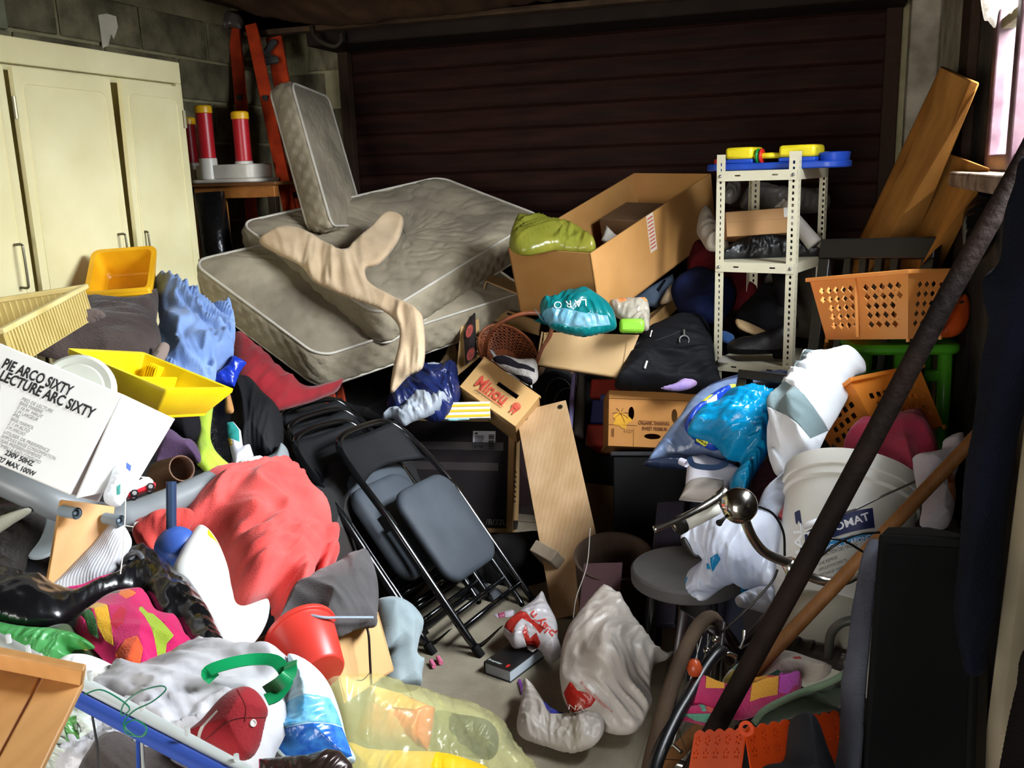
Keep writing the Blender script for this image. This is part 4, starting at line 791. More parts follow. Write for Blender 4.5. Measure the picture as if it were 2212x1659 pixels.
blob('grey_cloth', 'pale grey cloth hanging between the small carton and the folding chairs', 'cloth', [(815, 1300), (830, 1290), (860, 1292), (890, 1310), (908, 1345), (900, 1385), (895, 1415), (908, 1425), (905, 1460), (895, 1492), (832, 1490), (835, 1440), (845, 1405), (818, 1410), (822, 1370), (818, 1340)], [(830, 1300, 2.45), (900, 1350, 2.5), (840, 1485, 2.35), (900, 1480, 2.4)], cloth('#98a5a8', hex2='#7f8c90', bump=.1), th=.05, amp=.03, fs=9, ang=85, st=4)
blob('dark_trousers', 'dark garment on the floor beneath the pale grey cloth', 'garment', [(800, 1400), (840, 1400), (860, 1440), (850, 1490), (810, 1490), (800, 1450)], 2.55, cloth('#1c1a1a'), th=.05, amp=.02)
# ================================================================== FOLDING CHAIRS
m_bt = mat('#08090b', rough=.18, var=0, coat=.3); m_seat = mat('#3f474f', rough=.6, hex2='#343b43', bump=.25, bscale=500); m_back = mat('#1c1d1f', rough=.55, bump=.3, bscale=400)
CW, CH = .43, .90
def chair(label):
    t = thing('folding_chair', label, 'folding chair', (0, 0, 0), 'black folding chairs leaning together')
    g = MB().tube(spline([(.0, .0, 0), (.0, .30, 0), (.0, .55, .0), (.012, .74, -.02), (.035, .84, -.035), (.09, .885, -.04), (.215, .895, -.04), (.34, .885, -.04), (.395, .84, -.035), (.418, .74, -.02), (.43, .55, 0), (.43, .30, 0), (.43, 0, 0)], 6), .0125, 12); g.build('front_frame', m_bt, t, smooth=True)
    MB().tube(spline([(.030, .52, -.03), (.030, .3, -.03), (.030, .06, -.03), (.045, .012, -.03), (.09, .0, -.03), (.215, .0, -.03), (.34, .0, -.03), (.385, .012, -.03), (.40, .06, -.03), (.40, .3, -.03), (.40, .52, -.03)], 6), .0115, 12).build('rear_frame', m_bt, t, smooth=True)
    MB().tube([(0, .09, 0), (.43, .09, 0)], .009, 10).build('crossbar', m_bt, t, smooth=True); MB().tube([(.03, .14, -.03), (.40, .14, -.03)], .009, 10).build('crossbar', m_bt, t, smooth=True)
    # seat pad
    g = MB(); rows = []
    o = rrect(.045, .22, .385, .60, .075, 8); c = Vector((.215, .41))
    for sc_, z in ((.96, .012), (1, .018), (1.0, .030), (.97, .040), (.88, .046), (.6, .049), (.3, .05), (0, .05)): rows.append([(c.x+(x-c.x)*sc_, c.y+(y-c.y)*sc_, z) for x, y in o]); rows[-1].append(rows[-1][0])
    g.grid(rows[::1]); rows = [[(c.x+(x-c.x)*s_, c.y+(y-c.y)*s_, .012) for x, y in o+o[:1]] for s_ in (0, .96)]; g.grid(rows); g.build('seat', m_seat, t, smooth=True)
    # curved back panel
    g = MB(); f1, b1 = [], []
    for i in range(9):
        v = i/8; r1, r2 = [], []
        for k in range(17):
            u = k/16; edge = 1-abs(2*u-1)**6; y = (.685+.03*edge*0)+v*.185-(1-v)*.0*edge; y += (1-v)*(.045*sin(pi*u)); x = .018+u*.394+(.02*v*v)*(1-2*u)
            z = -.03-.030*sin(pi*u)+.0; r1.append((x, y, z+.007)); r2.append((x, y, z-.007))
        f1.append(r1); b1.append(r2[::-1])
    g.grid(f1); g.grid(b1); n = 9*17
    for i in range(8): a, b = i*17, (i+1)*17; g.f += [(a, b, n+b+16, n+a+16), (b+16, a+16, n+a, n+b)]; g.mi += [0, 0]
    for base, top in ((0, 0), (8, 8)):
        for k in range(16): a = base*17+k; bq = n+base*17+16-k; g.f.append((a, a+1, bq-1, bq) if base else (a+1, a, bq, bq-1)); g.mi.append(0)
    g.build('backrest', m_back, t, smooth=True)
    for x in (.05, .38): MB(T(x, .80, -.04)).lathe([(0, -.0), (.006, 0), (.005, .006), (0, .008)], 10).build('rivet', mat('#777777', metal=.9, rough=.3), t)
    for x in (.0, .43): MB(T(x, .018, 0) @ R(90, 'X')).lathe([(0, 0), (.016, 0), (.016, .04), (0, .04)], 12).build('rubber_foot', mat('#0b0b0b', rough=.7, var=0), t)
    for x in (.0, .43): MB().box(x-.004 if x < .2 else x-.012, .50, -.04, x+.012 if x < .2 else x+.004, .56, .012).build('hinge_plate', m_bt, t, bev=.002)
    return t
def chair_at(t, F1, F2, Tp):
    M_, a, b = frm(F1, F2, Tp); t.matrix_world = M_
c1 = chair('foremost black folding chair, its whole seat and back in view')
def setm(t, off):
    X, Y, Z = Vector((.165, .986, -.035)), Vector((-.624, .131, .77)), Vector((.764, -.105, .637)); o = Vector((-1.053, 2.683, .016))+off; k = 1.02
    t.matrix_world = Matrix(((X.x*k, Y.x*k, Z.x*k, o.x), (X.y*k, Y.y*k, Z.y*k, o.y), (X.z*k, Y.z*k, Z.z*k, o.z), (0, 0, 0, 1)))
setm(c1, Vector((0, 0, 0)))
for l_, off in (('second black folding chair, tucked half behind the foremost one', -RIGHT*.165+FWD*.03-UP*.0), ('third black folding chair, with only its back above the second', -RIGHT*.20+FWD*.10+UP*.045), ('rearmost black folding chair, closest to the coral red jacket', -RIGHT*.245+FWD*.17+UP*.085)):
    c = copytree(c1); c['label'] = l_; setm(c, off)
# ================================================================== MIDDLE HEAP
# microwave carton
mb = thing('microwave_carton', 'dark printed microwave carton with white barcode label behind the folding chairs', 'box', P(1000, 1150, 4.3)); m_card = card('#c39c68'); m_dkp = mat('#241f20', rough=.55, hex2='#1b1718', scale=3)
M_, lx, ly = frm(P(1113, 908, 4.10), P(868, 904, 4.14), P(1107, 1152, 4.03))
Zd = M_.to_3x3() @ Vector((0, 0, 1)); sg = 1 if Zd.dot(ray(1000, 1000)) > 0 else -1; DPm = .36*sg
MB(M_).box(0, 0, min(0, DPm), lx, ly, max(0, DPm)).build('carton', m_card, mb, bev=.004)
MB(M_).box(.028, .008, -sg*.0015, lx-.004, ly-.02, -sg*.0005).build('printed_front', m_dkp, mb)
xd = -(M_.to_3x3() @ Vector((1, 0, 0))); yu = -(M_.to_3x3() @ Vector((0, 1, 0))); zf = xd.cross(yu)
def ff(M, x, y, xd, yu): o = M @ Vector((x, y, 0)); z = xd.cross(yu); return Matrix(((xd.x, yu.x, z.x, o.x), (xd.y, yu.y, z.y, o.y), (xd.z, yu.z, z.z, o.z), (0, 0, 0, 1)))
lbm = MB(ff(M_, .186, .135, xd, yu)).box(0, 0, .002, .100, .085, .003).build('barcode_label', mat('#dfe3ee', rough=.6, var=0), mb)
g = MB(ff(M_, .186, .135, xd, yu))
for k in range(10): g.box(.008+k*.0045, .008, .0032, .0095+k*.0045+random.choice((0, .001)), .022, .0036)
for k in range(9): g.box(.07, .006+k*.0075, .0032, .095, .0095+k*.0075+random.choice((0, .002)), .0036)
for k in range(6): g.box(.008, .034+k*.0055, .0032, random.uniform(.04, .055), .0365+k*.0055, .0036)
g.box(.01, .07, .0032, .02, .078, .0036); o_ = g.build('barcode_print', m_ink, mb); o_['kind'] = 'stuff'
text('/B/32L', ff(M_, .118, ly-.035, xd, yu), .034, mat('#8c8580', rough=.6), mb, z=.003)
MB(M_).box(.05, .10, -sg*.003, lx-.03, .135, -sg*.0016).box(.07, .19, -sg*.003, lx-.05, .225, -sg*.0016).build('printed_oven', mat('#3a3434', rough=.3), mb)
xr = Zd*sg*1.0
g = text('Combi Grill 32', ff(M_, 0, ly*.90, -yu*1.0, xr), .05, m_ink, mb, z=.002) if 0 else None
Mr = frm(M_ @ Vector((0, ly-.02, sg*.02)), M_ @ Vector((0, .0, sg*.02)), M_ @ Vector((0, ly-.02, sg*.3)))[0]
Ms = Matrix(((yu.x, -xr.x, -xd.x*-1, 0), (yu.y, -xr.y, 0, 0), (yu.z, -xr.z, 0, 0), (0, 0, 0, 1)))
for k in range(7): MB(M_).box(-.0015, .22+k*.022, min(sg*.03, sg*.14), 0, .226+k*.022, max(sg*.03, sg*.14)).build('printed_line', m_ink, mb)
MB(M_).box(-.002, ly-.055, min(sg*.03, sg*.3), 0, ly-.015, max(sg*.03, sg*.3)).build('printed_band', m_dkp, mb)
# dark cabinet and wood offcut below/right
g = MB(frm(PZ(1112, 1330, 0), PZ(880, 1345, 0), PZ(1170, 1290, 0))[0]); 
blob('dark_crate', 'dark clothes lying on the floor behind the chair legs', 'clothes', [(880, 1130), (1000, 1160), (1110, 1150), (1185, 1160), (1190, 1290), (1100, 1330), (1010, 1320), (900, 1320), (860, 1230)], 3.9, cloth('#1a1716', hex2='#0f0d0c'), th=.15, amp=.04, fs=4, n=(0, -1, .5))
M_, lx, ly = frm(P(1158, 1165, 3.55), P(1190, 1182, 3.5), P(1040, 1118, 3.9)); MB(M_).box(0, 0, -.05, .11, .5, -.0).build('wood_offcut', wood('#9a8a76', rough=.8), bev=.004, label='grey brown wood offcut poking past the tall birch plank', cat='plank')
pl = thing('birch_plank', 'tall birch shelf board with screw holes leaning upright behind the floor bags', 'board', PZ(1215, 1340, 0))
Q1, Q2, Q3 = P(1114, 890, 4.0), P(1222, 864, 3.984), P(1196, 1338, 3.40)
M_, lx, ly = frm(Q1, Q2, Q3); Zd = M_.to_3x3() @ Vector((0, 0, 1)); sg = 1 if Zd.dot(ray(1180, 1000)) > 0 else -1; m_birch = wood('#c3a27c', hex2='#b08e66', scale=2.5, st=(5, .4, 4), rough=.35)
MB(M_).box(0, 0, min(0, sg*.022), lx, ly, max(0, sg*.022)).build('panel', m_birch, pl, bev=.002)
for x, y in ((.035, .045), (lx-.03, .03), (.03, ly-.24)): MB(M_ @ T(x, y, -sg*.0005)).lathe([(0, -.0006), (.010, -.0006), (.010, .0006), (0, .0006)], 16).build('screw_hole', mat('#2c2013', metal=.3, rough=.4), pl); MB(M_ @ T(x, y, -sg*.001)).lathe([(.010, -.001), (.0125, -.001), (.0125, .001), (.010, .001)], 16).build('screw_ring', mat('#8c7c5c', metal=.4, rough=.4), pl)
# white and navy bags on the microwave carton
blob('navy_bag', 'navy blue and white plastic bag crumpled on the microwave carton', 'bag', [(836, 880), (848, 845), (880, 815), (905, 800), (930, 792), (960, 790), (985, 788), (990, 815), (995, 850), (985, 880), (960, 905), (935, 912), (900, 900), (860, 905)], 3.95, [poly('#27336e', hex2='#1c2650'), poly('#c9cdd6', hex2='#a3acb8')], th=.07, amp=.035, crump=True, fs=9, zones=[([(924, 799), (950, 791), (953, 801), (928, 809)], 1)])
blob('white_bag', 'pale grey plastic bag crumpled against the navy blue bag', 'bag', [(826, 905), (840, 885), (870, 880), (888, 855), (898, 845), (930, 850), (955, 850), (968, 862), (950, 885), (925, 900), (890, 912), (872, 920), (850, 905)], 3.85, poly('#c7ccd4', hex2='#a9b4c0'), th=.05, amp=.03, crump=True, fs=12)
sb = thing('striped_box', 'small yellow and white striped box beside the pale grey bag', 'box', P(1000, 905, 3.9))
M_, lx, ly = frm(P(1060, 907, 3.95), P(948, 910, 3.95), P(1058, 872, 3.96)); MB(M_).box(0, 0, -.08, lx, ly, 0).build('carton', mat('#e6e3d8', rough=.5), sb, bev=.002)
Zd = M_.to_3x3() @ Vector((0, 0, 1)); zz = .0012 if Zd.dot(CAM-P(1000, 900, 3.9)) > 0 else -.0812
for k in range(3): MB(M_).box(0, .006+k*.022, zz-.0006, lx, .016+k*.022, zz+.0006).build('yellow_stripe', mat('#e3b51c', rough=.5, var=0), sb)
blob('turquoise_scrap', 'turquoise paper scrap in front of the yellow striped box', 'paper', [(955, 900), (975, 893), (1000, 897), (1016, 905), (1000, 908), (970, 909)], 3.88, plastic('#8fc4c8'), th=.006, amp=.002)
# wooden fruit crate with red lettering
wc = thing('fruit_crate', 'light wooden crate with red lettering and hand slot, tilted on the microwave carton', 'crate', P(1080, 900, 4.0)); m_ply = wood('#d6ae74', hex2='#c89c60', scale=2, st=(1, 1, 1)); m_rink = mat('#cc4a34', rough=.6, var=.05)
A, B, C_ = P(1045, 773, 4.0), P(1165, 857, 3.92), P(986, 830, 3.96)
M_, lx, ly = frm(A, B, C_); Zd = M_.to_3x3() @ Vector((0, 0, 1)); sg = 1 if Zd.dot(ray(1080, 840)) > 0 else -1
slot = [(lx*.40, ly*.28), (lx*.76, ly*.28), (lx*.76, ly*.40), (lx*.40, ly*.40)]
MB(M_).panel([(0, 0), (lx, 0), (lx, ly), (0, ly)], [slot], .008).build('end_panel', m_ply, wc, bev=.001)
MB(M_).box(-.004, -.006, min(0, sg*.02), lx+.004, 0, max(0, sg*.02)).build('top_batten', m_ply, wc, bev=.001)
MB(M_).box(0, 0, min(sg*.008, sg*.22), .006, ly, max(sg*.008, sg*.22)).build('side', m_ply, wc); MB(M_).box(lx-.006, 0, min(sg*.008, sg*.22), lx, ly, max(sg*.008, sg*.22)).build('side', m_ply, wc); MB(M_).box(0, ly-.006, min(sg*.008, sg*.22), lx, ly, max(sg*.008, sg*.22)).build('bottom', m_ply, wc)
xd = M_.to_3x3() @ Vector((1, 0, 0)); yu = -(M_.to_3x3() @ Vector((0, 1, 0)))
text('Minou', ff(M_, lx*.15, ly*.74, xd, yu), .075, m_rink, wc, bold=True, width=lx*.52, z=.0095)
MB(ff(M_, lx*.24, ly*.80, xd, yu)).box(0, 0, .0088, lx*.45, .004, .0095).build('underline', m_rink, wc)
MB(ff(M_, lx*.84, ly*.58, xd, yu)).lathe([(.019, .0085), (.019, .0095), (.014, .0095), (.014, .0085)], 18).lathe([(.011, .0085), (.011, .0095), (0, .0095)], 16).box(-.011, -.034, .0085, -.004, -.016, .0095).box(.004, -.034, .0085, .011, -.016, .0095).build('rosette_print', m_rink, wc)
text('CALIBRE EXTRA 4.1', ff(M_, lx*.2, ly*.88, xd, yu), .010, m_ink, wc, z=.0095)
# wicker basket
wk = thing('wicker_basket', 'brown wicker hoop-handled basket lying on its side above the red lettered wooden crate', 'basket', P(1110, 800, 4.1)); m_wk = mat('#8a4a28', rough=.5, hex2='#6c3519', scale=30)
Mz, lx, ly = frm(P(1105, 760, 4.08), P(1160, 800, 3.95), P(1080, 700, 4.2)); 
cen = P(1098, 762, 4.15); axn = (P(1130, 725, 3.9)-cen).normalized(); 
up_ = (P(1050, 700, 4.15)-P(1152, 820, 4.0)).normalized(); sd = up_.cross(axn).normalized(); axn = sd.cross(up_).normalized()
Mk = Matrix(((up_.x, sd.x, axn.x, cen.x), (up_.y, sd.y, axn.y, cen.y), (up_.z, sd.z, axn.z, cen.z), (0, 0, 0, 1)))
a_, b_ = .165, .115; H = .10
def bring(k): f = k; return a_*(.60+.40*f), b_*(.60+.40*f), -H*(1-f)
nw = 34
for i in range(15):
    f = i/14; ra, rb_, z = bring(f)
    pts = [Mk @ Vector(((ra+.004*cos(pi*j+(i % 2)*pi))*cos(2*pi*j/(nw*2)), (rb_+.004*cos(pi*j+(i % 2)*pi))*sin(2*pi*j/(nw*2)), z)) for j in range(nw*2)]
    MB().tube(pts, .0036, 5, closed=True).build('weaver', m_wk, wk, smooth=True)
for j in range(nw): a = 2*pi*j/nw; MB().tube([Mk @ Vector((bring(f)[0]*cos(a), bring(f)[1]*sin(a), bring(f)[2])) for f in (0, .5, 1)], .003, 5).build('stake', m_wk, wk)
MB(Mk).grid([[(k*a_*.6*cos(t), k*b_*.6*sin(t), -H) for t in np.linspace(0, 2*pi, 25)] for k in (0, .5, 1)]).build('base', m_wk, wk, smooth=True)
for dz, rr in ((0, .007), (.008, .006)): MB().tube([Mk @ Vector((a_*cos(t), b_*sin(t), dz)) for t in np.linspace(0, 2*pi, 49)[:-1]], rr, 8, closed=True).build('rim', m_wk, wk, smooth=True)
MB().tube(spline([P(1048, 768, 4.12), P(1052, 735, 4.0), P(1075, 702, 3.92), P(1120, 680, 3.9), P(1165, 678, 3.92), P(1190, 695, 3.95), P(1188, 725, 3.97), P(1172, 752, 3.98), P(1158, 785, 3.98)], 8), .0095, 10).build('hoop_handle', m_wk, wk, smooth=True)
hz_ = [cloth('#a9a29c', bump=.8, bscale=150), cloth('#1f1c22', bump=.8, bscale=150), cloth('#6d666a', bump=.8, bscale=150)]
blob('striped_hat', 'black and grey striped woollen hat spilling from the wicker basket', 'hat', [(1065, 775), (1090, 770), (1120, 778), (1155, 778), (1162, 800), (1160, 822), (1140, 832), (1110, 810), (1085, 795)], 3.88, hz_, th=.035, amp=.01, zones=[([(1060, 775), (1085, 774), (1120, 795), (1155, 805), (1155, 813), (1118, 805), (1080, 790)], 1), ([(1090, 800), (1120, 815), (1150, 826), (1150, 836), (1120, 820)], 1)])
blob('white_ticket', 'small white card slip standing inside the wicker basket', 'card', [(1057, 756), (1063, 754), (1077, 774), (1071, 777)], 3.96, mat('#d5d5da'), th=.003, amp=0, smooth=False)
# fruit carton and tray behind the basket
fc = thing('strawberry_carton', 'open fruit carton with strawberries printed on its dark side, beside the mattress', 'box', P(1020, 820, 4.3)); m_fc = card('#c49f6b')
A, B, C_ = P(1030, 645, 4.30), P(986, 800, 4.2), P(1026, 762, 4.10)
MB().add([P(1030, 640, 4.35), P(1035, 770, 4.2), P(985, 812, 4.1), P(996, 700, 4.25)]+[P(1030, 640, 4.35)+RIGHT*.006, P(1035, 770, 4.2)+RIGHT*.006, P(985, 812, 4.1)+RIGHT*.006, P(996, 700, 4.25)+RIGHT*.006], [(0, 1, 2, 3), (7, 6, 5, 4), (0, 4, 5, 1), (1, 5, 6, 2), (2, 6, 7, 3), (3, 7, 4, 0)]).build('side', m_fc, fc)
MB().add([P(1026, 655, 4.30), P(1030, 768, 4.15), P(1006, 790, 4.08), P(1001, 720, 4.2)], [(0, 1, 2, 3)]).build('dark_print', mat('#332b28', rough=.6, hex2='#231d1b'), fc)
for c_ in ((1014, 715), (1017, 765)):
    MB().add([P(c_[0]+9*cos(t)*(1 if c_[1] > 740 else .9), c_[1]+13*sin(t)-6*cos(t), 4.07 if c_[1] > 740 else 4.15) for t in np.linspace(0, 2*pi, 13)[:-1]], [tuple(range(12))]).build('strawberry_print', mat('#a83a2c', rough=.6, var=.3, scale=60), fc)
A, B, C_ = P(1045, 628, 4.45), P(1162, 678, 4.45), P(1030, 648, 4.25)
MB(frm(P(1047, 628, 4.5), P(1165, 676, 4.5), P(1030, 655, 4.3))[0]).box(0, -.005, -.10, .30, 0, 0).box(0, 0, -.10, .006, .16, 0).box(0, 0, -.10, .3, .16, -.095).box(.294, 0, -.10, .30, .16, 0).build('tray', m_fc, fc, bev=.001)
blob('fruit_carton_panel', 'pale wooden tray panel with a slot behind the wicker basket', 'panel', [(1038, 645), (1060, 655), (1170, 695), (1165, 725), (1145, 720), (1060, 690)], 4.38, [m_fc, m_ink], th=.004, amp=0, smooth=False, zones=[([(1096, 676), (1108, 680), (1106, 684), (1094, 680)], 1)])
blob('brown_papers', 'torn brown paper packaging wedged left of the strawberry carton', 'paper', [(945, 790), (962, 765), (972, 730), (985, 735), (990, 770), (985, 800), (965, 795)], 4.3, card('#a08560'), th=.02, amp=.012, crump=True, fs=10, smooth=False)
# upside-down flat carton with teal bag
fl = thing('tan_carton', 'pale tan carton under the teal bag, flap open to the right', 'box', P(1270, 810, 4.3)); m_tan = card('#c7a67a', hex2='#b99869', kind='corr', bump=.08, bscale=60)
A, B, C_ = P(1158, 788, 3.98), P(1342, 817, 3.88), P(1168, 712, 3.98)
M_, lx, ly = frm(A, B, C_); Zd = M_.to_3x3() @ Vector((0, 0, 1)); sg = 1 if Zd.dot(ray(1250, 760)) > 0 else -1; dp = sg*.34
MB(M_).prism([(0, 0), (lx, 0), (lx*1.12, ly*1.25), (.02, ly*.95)], min(0, sg*.006), max(0, sg*.006)).build('front', m_tan, fl)
MB(M_).box(0, 0, min(0, dp), lx, .006, max(0, dp)).box(0, 0, min(0, dp), .006, ly*.95, max(0, dp)).box(lx-.006, 0, min(0, dp), lx, ly, max(0, dp)).box(0, 0, min(dp, dp-.006), lx, ly, max(dp, dp-.006)).build('wall', m_tan, fl)
g = MB().add([P(1372, 720, 4.1), P(1410, 720, 4.2), P(1466, 665, 4.35), P(1462, 638, 4.4), P(1390, 690, 4.3)]+[P(1372, 720, 4.1)+Vector((0, 0, .006)), P(1410, 720, 4.2)+Vector((0, 0, .006)), P(1466, 665, 4.35)+Vector((0, 0, .006)), P(1462, 638, 4.4)+Vector((0, 0, .006)), P(1390, 690, 4.3)+Vector((0, 0, .006))], [(4, 3, 2, 1, 0), (5, 6, 7, 8, 9)]+[(i, (i+1) % 5, 5+(i+1) % 5, 5+i) for i in range(5)]); g.build('flap', card('#b38a56'), fl)
blob('teal_bag', 'teal green plastic bag with white letters lying on the tan carton', 'bag', [(1166, 672), (1170, 652), (1200, 645), (1215, 636), (1245, 630), (1270, 633), (1300, 648), (1325, 675), (1332, 705), (1320, 715), (1290, 722), (1262, 727), (1230, 722), (1195, 712), (1180, 700), (1168, 690)], 3.7, [poly('#0e7f80', hex2='#0a6467'), poly('#7fb4c4', hex2='#5f9ab0')], th=.07, amp=.022, crump=True, fs=8, zones=[([(1153, 688), (1180, 685), (1220, 692), (1265, 700), (1310, 702), (1318, 712), (1265, 721), (1230, 717), (1190, 707)], 1)])
m_wi = mat('#d7e4e2', rough=.5, var=0)
ptext('teal_bag', 'LA R O', (1268, 646), (1196, 652), m_wi, hgt=22, name='letters')
blob('clear_packet', 'see-through packet of orange printed things behind the lime green tub', 'packet', [(1315, 655), (1340, 648), (1380, 648), (1400, 655), (1404, 690), (1395, 715), (1340, 690), (1320, 675)], 3.85, [mat('#c9c0ae', rough=.2, clear=.35, hex2='#a8a090'), plastic('#e08a50')], th=.05, amp=.02, crump=True, fs=12, zones=[([(1332, 655), (1350, 653), (1352, 664), (1336, 668)], 1), ([(1375, 653), (1398, 657), (1392, 668)], 1)])
ln = thing('lime_tub', 'translucent lime green tub on the tan carton', 'tub', P(1362, 720, 4.0)); M_, lx, ly = frm(P(1338, 718, 3.75), P(1392, 718, 3.74), P(1336, 688, 3.75)); MB(M_).box(0, 0, -.08, lx, ly, 0).build('tub_body', plastic('#a5e04e', transl=.4, hex2='#8fd03c'), ln, bev=.014)
# purple board, hoops, red blue case, cavity
blob('lilac_sheet', 'narrow lilac edged sheet standing between birch plank and red toolcase', 'sheet', [(1222, 935), (1236, 806), (1246, 806), (1236, 940)], 4.2, mat('#8f86b8', rough=.5), th=.01, amp=0, smooth=False)
blob('grey_sheet', 'dark grey standing sheet right of the narrow lilac sheet', 'sheet', [(1238, 940), (1248, 806), (1266, 810), (1262, 950)], 4.25, mat('#5f5b55', rough=.6), th=.02, amp=0, smooth=False)
ho = thing('black_hoops', 'pair of thin black plastic hoops under the tan carton', 'hoops', P(1200, 860, 4.4))
for c_ in ((1208, 858), (1226, 880)): MB().tube([P(c_[0]+30*cos(t), c_[1]+42*sin(t), 4.36) for t in np.linspace(0, 2*pi, 25)[:-1]], .006, 8, closed=True).build('hoop', mat('#111013', rough=.4, var=0), ho, smooth=True)
blob('kraft_box', 'brown cardboard sheet standing behind the thin black hoops', 'cardboard', [(1150, 790), (1240, 800), (1236, 900), (1180, 910), (1150, 880)], 4.5, card('#84654a'), th=.01, amp=.0, smooth=False)
rc = thing('tool_case', 'red and navy plastic tool case left of the banana box', 'case', P(1290, 960, 4.15)); m_rc = plastic('#8e2416', hex2='#70190f')
M_ = frm(P(1262, 962, 4.12), P(1345, 965, 4.05), P(1272, 818, 4.2))[0]
MB(M_).box(0, 0, -.2, .17, .10, 0).build('lower_shell', m_rc, rc, bev=.012); MB(M_).box(.012, .105, -.2, .16, .215, -.01).build('navy_band', plastic('#172250'), rc, bev=.006); MB(M_).box(.0, .222, -.2, .17, .31, 0).build('upper_shell', m_rc, rc, bev=.01); MB(M_).box(.055, .205, -.005, .085, .235, .006).build('latch', plastic('#2a3560'), rc, bev=.002)
# banana box and backpack
bn = thing('banana_box', 'brown banana carton with oval hand holes and a yellow palm print', 'box', P(1400, 965, 3.95)); m_bn = card('#b57f46', hex2='#a3703a')
A, B, C_ = P(1316, 843, 3.92), P(1560, 852, 3.92), P(1319, 963, 3.88)
M_, lx, ly = frm(A, B, C_); Zd = M_.to_3x3() @ Vector((0, 0, 1)); sg = 1 if Zd.dot(ray(1400, 900)) > 0 else -1
ov = lambda cx_, cy_, a, b: [(cx_+a*cos(t), cy_+b*sin(t)) for t in np.linspace(0, 2*pi, 17)[:-1]]
MB(M_).panel([(0, 0), (lx, 0), (lx, ly), (0, ly)], [ov(.095, .095, .0125, .028), ov(.277, .10, .0125, .03), ov(.185, .19, .035, .012)], .005).build('front', m_bn, bn)
MB(M_).box(0, 0, min(sg*.003, sg*.3), .005, ly, max(sg*.003, sg*.3)).box(lx-.005, 0, min(sg*.003, sg*.3), lx, ly, max(sg*.003, sg*.3)).box(0, ly-.005, min(sg*.003, sg*.3), lx, ly, max(sg*.003, sg*.3)).box(0, 0, min(sg*.3, sg*.305), lx, ly, max(sg*.3, sg*.305)).build('wall', m_bn, bn)
xd = M_.to_3x3() @ Vector((1, 0, 0)); yu = -(M_.to_3x3() @ Vector((0, 1, 0))); m_bk = mat('#6b3f22', rough=.8, var=0)
fz = .0065 if sg > 0 else .0015
def bnf(x, y): return ff(M_, x, y, xd, yu)
pm = MB(bnf(.055, .125)); pm.prism([(.035*cos(t)*(1+.25*cos(5*t)), .033*sin(t)*(1+.2*sin(4*t))) for t in np.linspace(0, 2*pi, 31)[:-1]], .002, .003); pm.build('palm_print', mat('#d29a2a', rough=.8), bn)
for a in (20, 70, 120, 165, 210, 300, 340): MB(bnf(.05, .10)).tube([(0, 0, .0035), (.02*cos(radians(a)), .02*sin(radians(a)), .0035), (.034*cos(radians(a)), .034*sin(radians(a))-.006, .0035)], .0013, 4).build('palm_frond', m_bk, bn)
text('ORGANIC BANANAS', bnf(.125, .142), .026, m_bk, bn, bold=True, width=.13, z=.003); text('SWEET PREMIUM', bnf(.14, .165), .022, m_bk, bn, bold=True, width=.105, z=.003); text('1127', bnf(.062, .178), .018, m_bk, bn, width=.04, z=.003)
g = MB(bnf(0, 0))
for x0_, y0_, x1_, y1_ in ((.0, -.035, lx*.75, -.0335), (.0, -.147, .12, -.1455), (.02, -.2, .021, -.16), (.105, -.235, .106, -.16)): g.box(x0_, y0_, .002, x1_, y1_, .003)
for k in range(7): g.box(.012, -.165-k*.005, .002, .024, -.163-k*.005, .003)
g.build('printed_lines', m_bk, bn)['kind'] = 'stuff'
bp = blob('black_backpack', 'black backpack with metal clips slumped on the banana box', 'backpack', [(1328, 835), (1340, 800), (1370, 745), (1400, 712), (1430, 700), (1475, 685), (1520, 690), (1540, 740), (1545, 800), (1560, 850), (1500, 850), (1420, 845), (1360, 842)], 3.95, cloth('#15161a', hex2='#0e0f12', rough=.7), th=.11, amp=.045, fs=6.5, ang=50, rnd=.12)
bp_ = BL['black_backpack'][0]
def onb(key, x, y, off=.004):
    h = BL[key][0].ray_cast(CAM, ray(x, y).normalized()); return (h[0] if h[0] else P(x, y, 3.9))-ray(x, y)*off*.5
m_met = mat('#b9b9b9', metal=.9, rough=.3)
MB().tube([onb('black_backpack', 1408, 714), onb('black_backpack', 1404, 728)], .004, 8).build('zip_pull', m_met, bp); MB().tube([onb('black_backpack', 1397, 780), onb('black_backpack', 1392, 796)], .007, 8).build('zip_pull', m_met, bp)
q_ = onb('black_backpack', 1478, 735, .01); MB().tube([q_+RIGHT*.02*cos(t)+UP*.02*sin(t) for t in np.linspace(-.6, 3.6, 14)], .003, 7).tube([q_+UP*.02, q_+UP*.045], .004, 6).build('clip', m_met, bp)
MB().tube([onb('black_backpack', x, y) for x, y in ((1345, 770), (1380, 740), (1420, 735), (1455, 722), (1470, 715))], .003, 6).build('zip', mat('#2d2e33', rough=.4), bp)
blob('lilac_cloth', 'lilac satin cloth beneath the black backpack on the banana box', 'cloth', [(1428, 838), (1460, 828), (1478, 810), (1495, 802), (1510, 815), (1508, 828), (1490, 840), (1460, 845)], 3.82, cloth('#8f7fc8', hex2='#b592b8', rough=.5), th=.02, amp=.01)
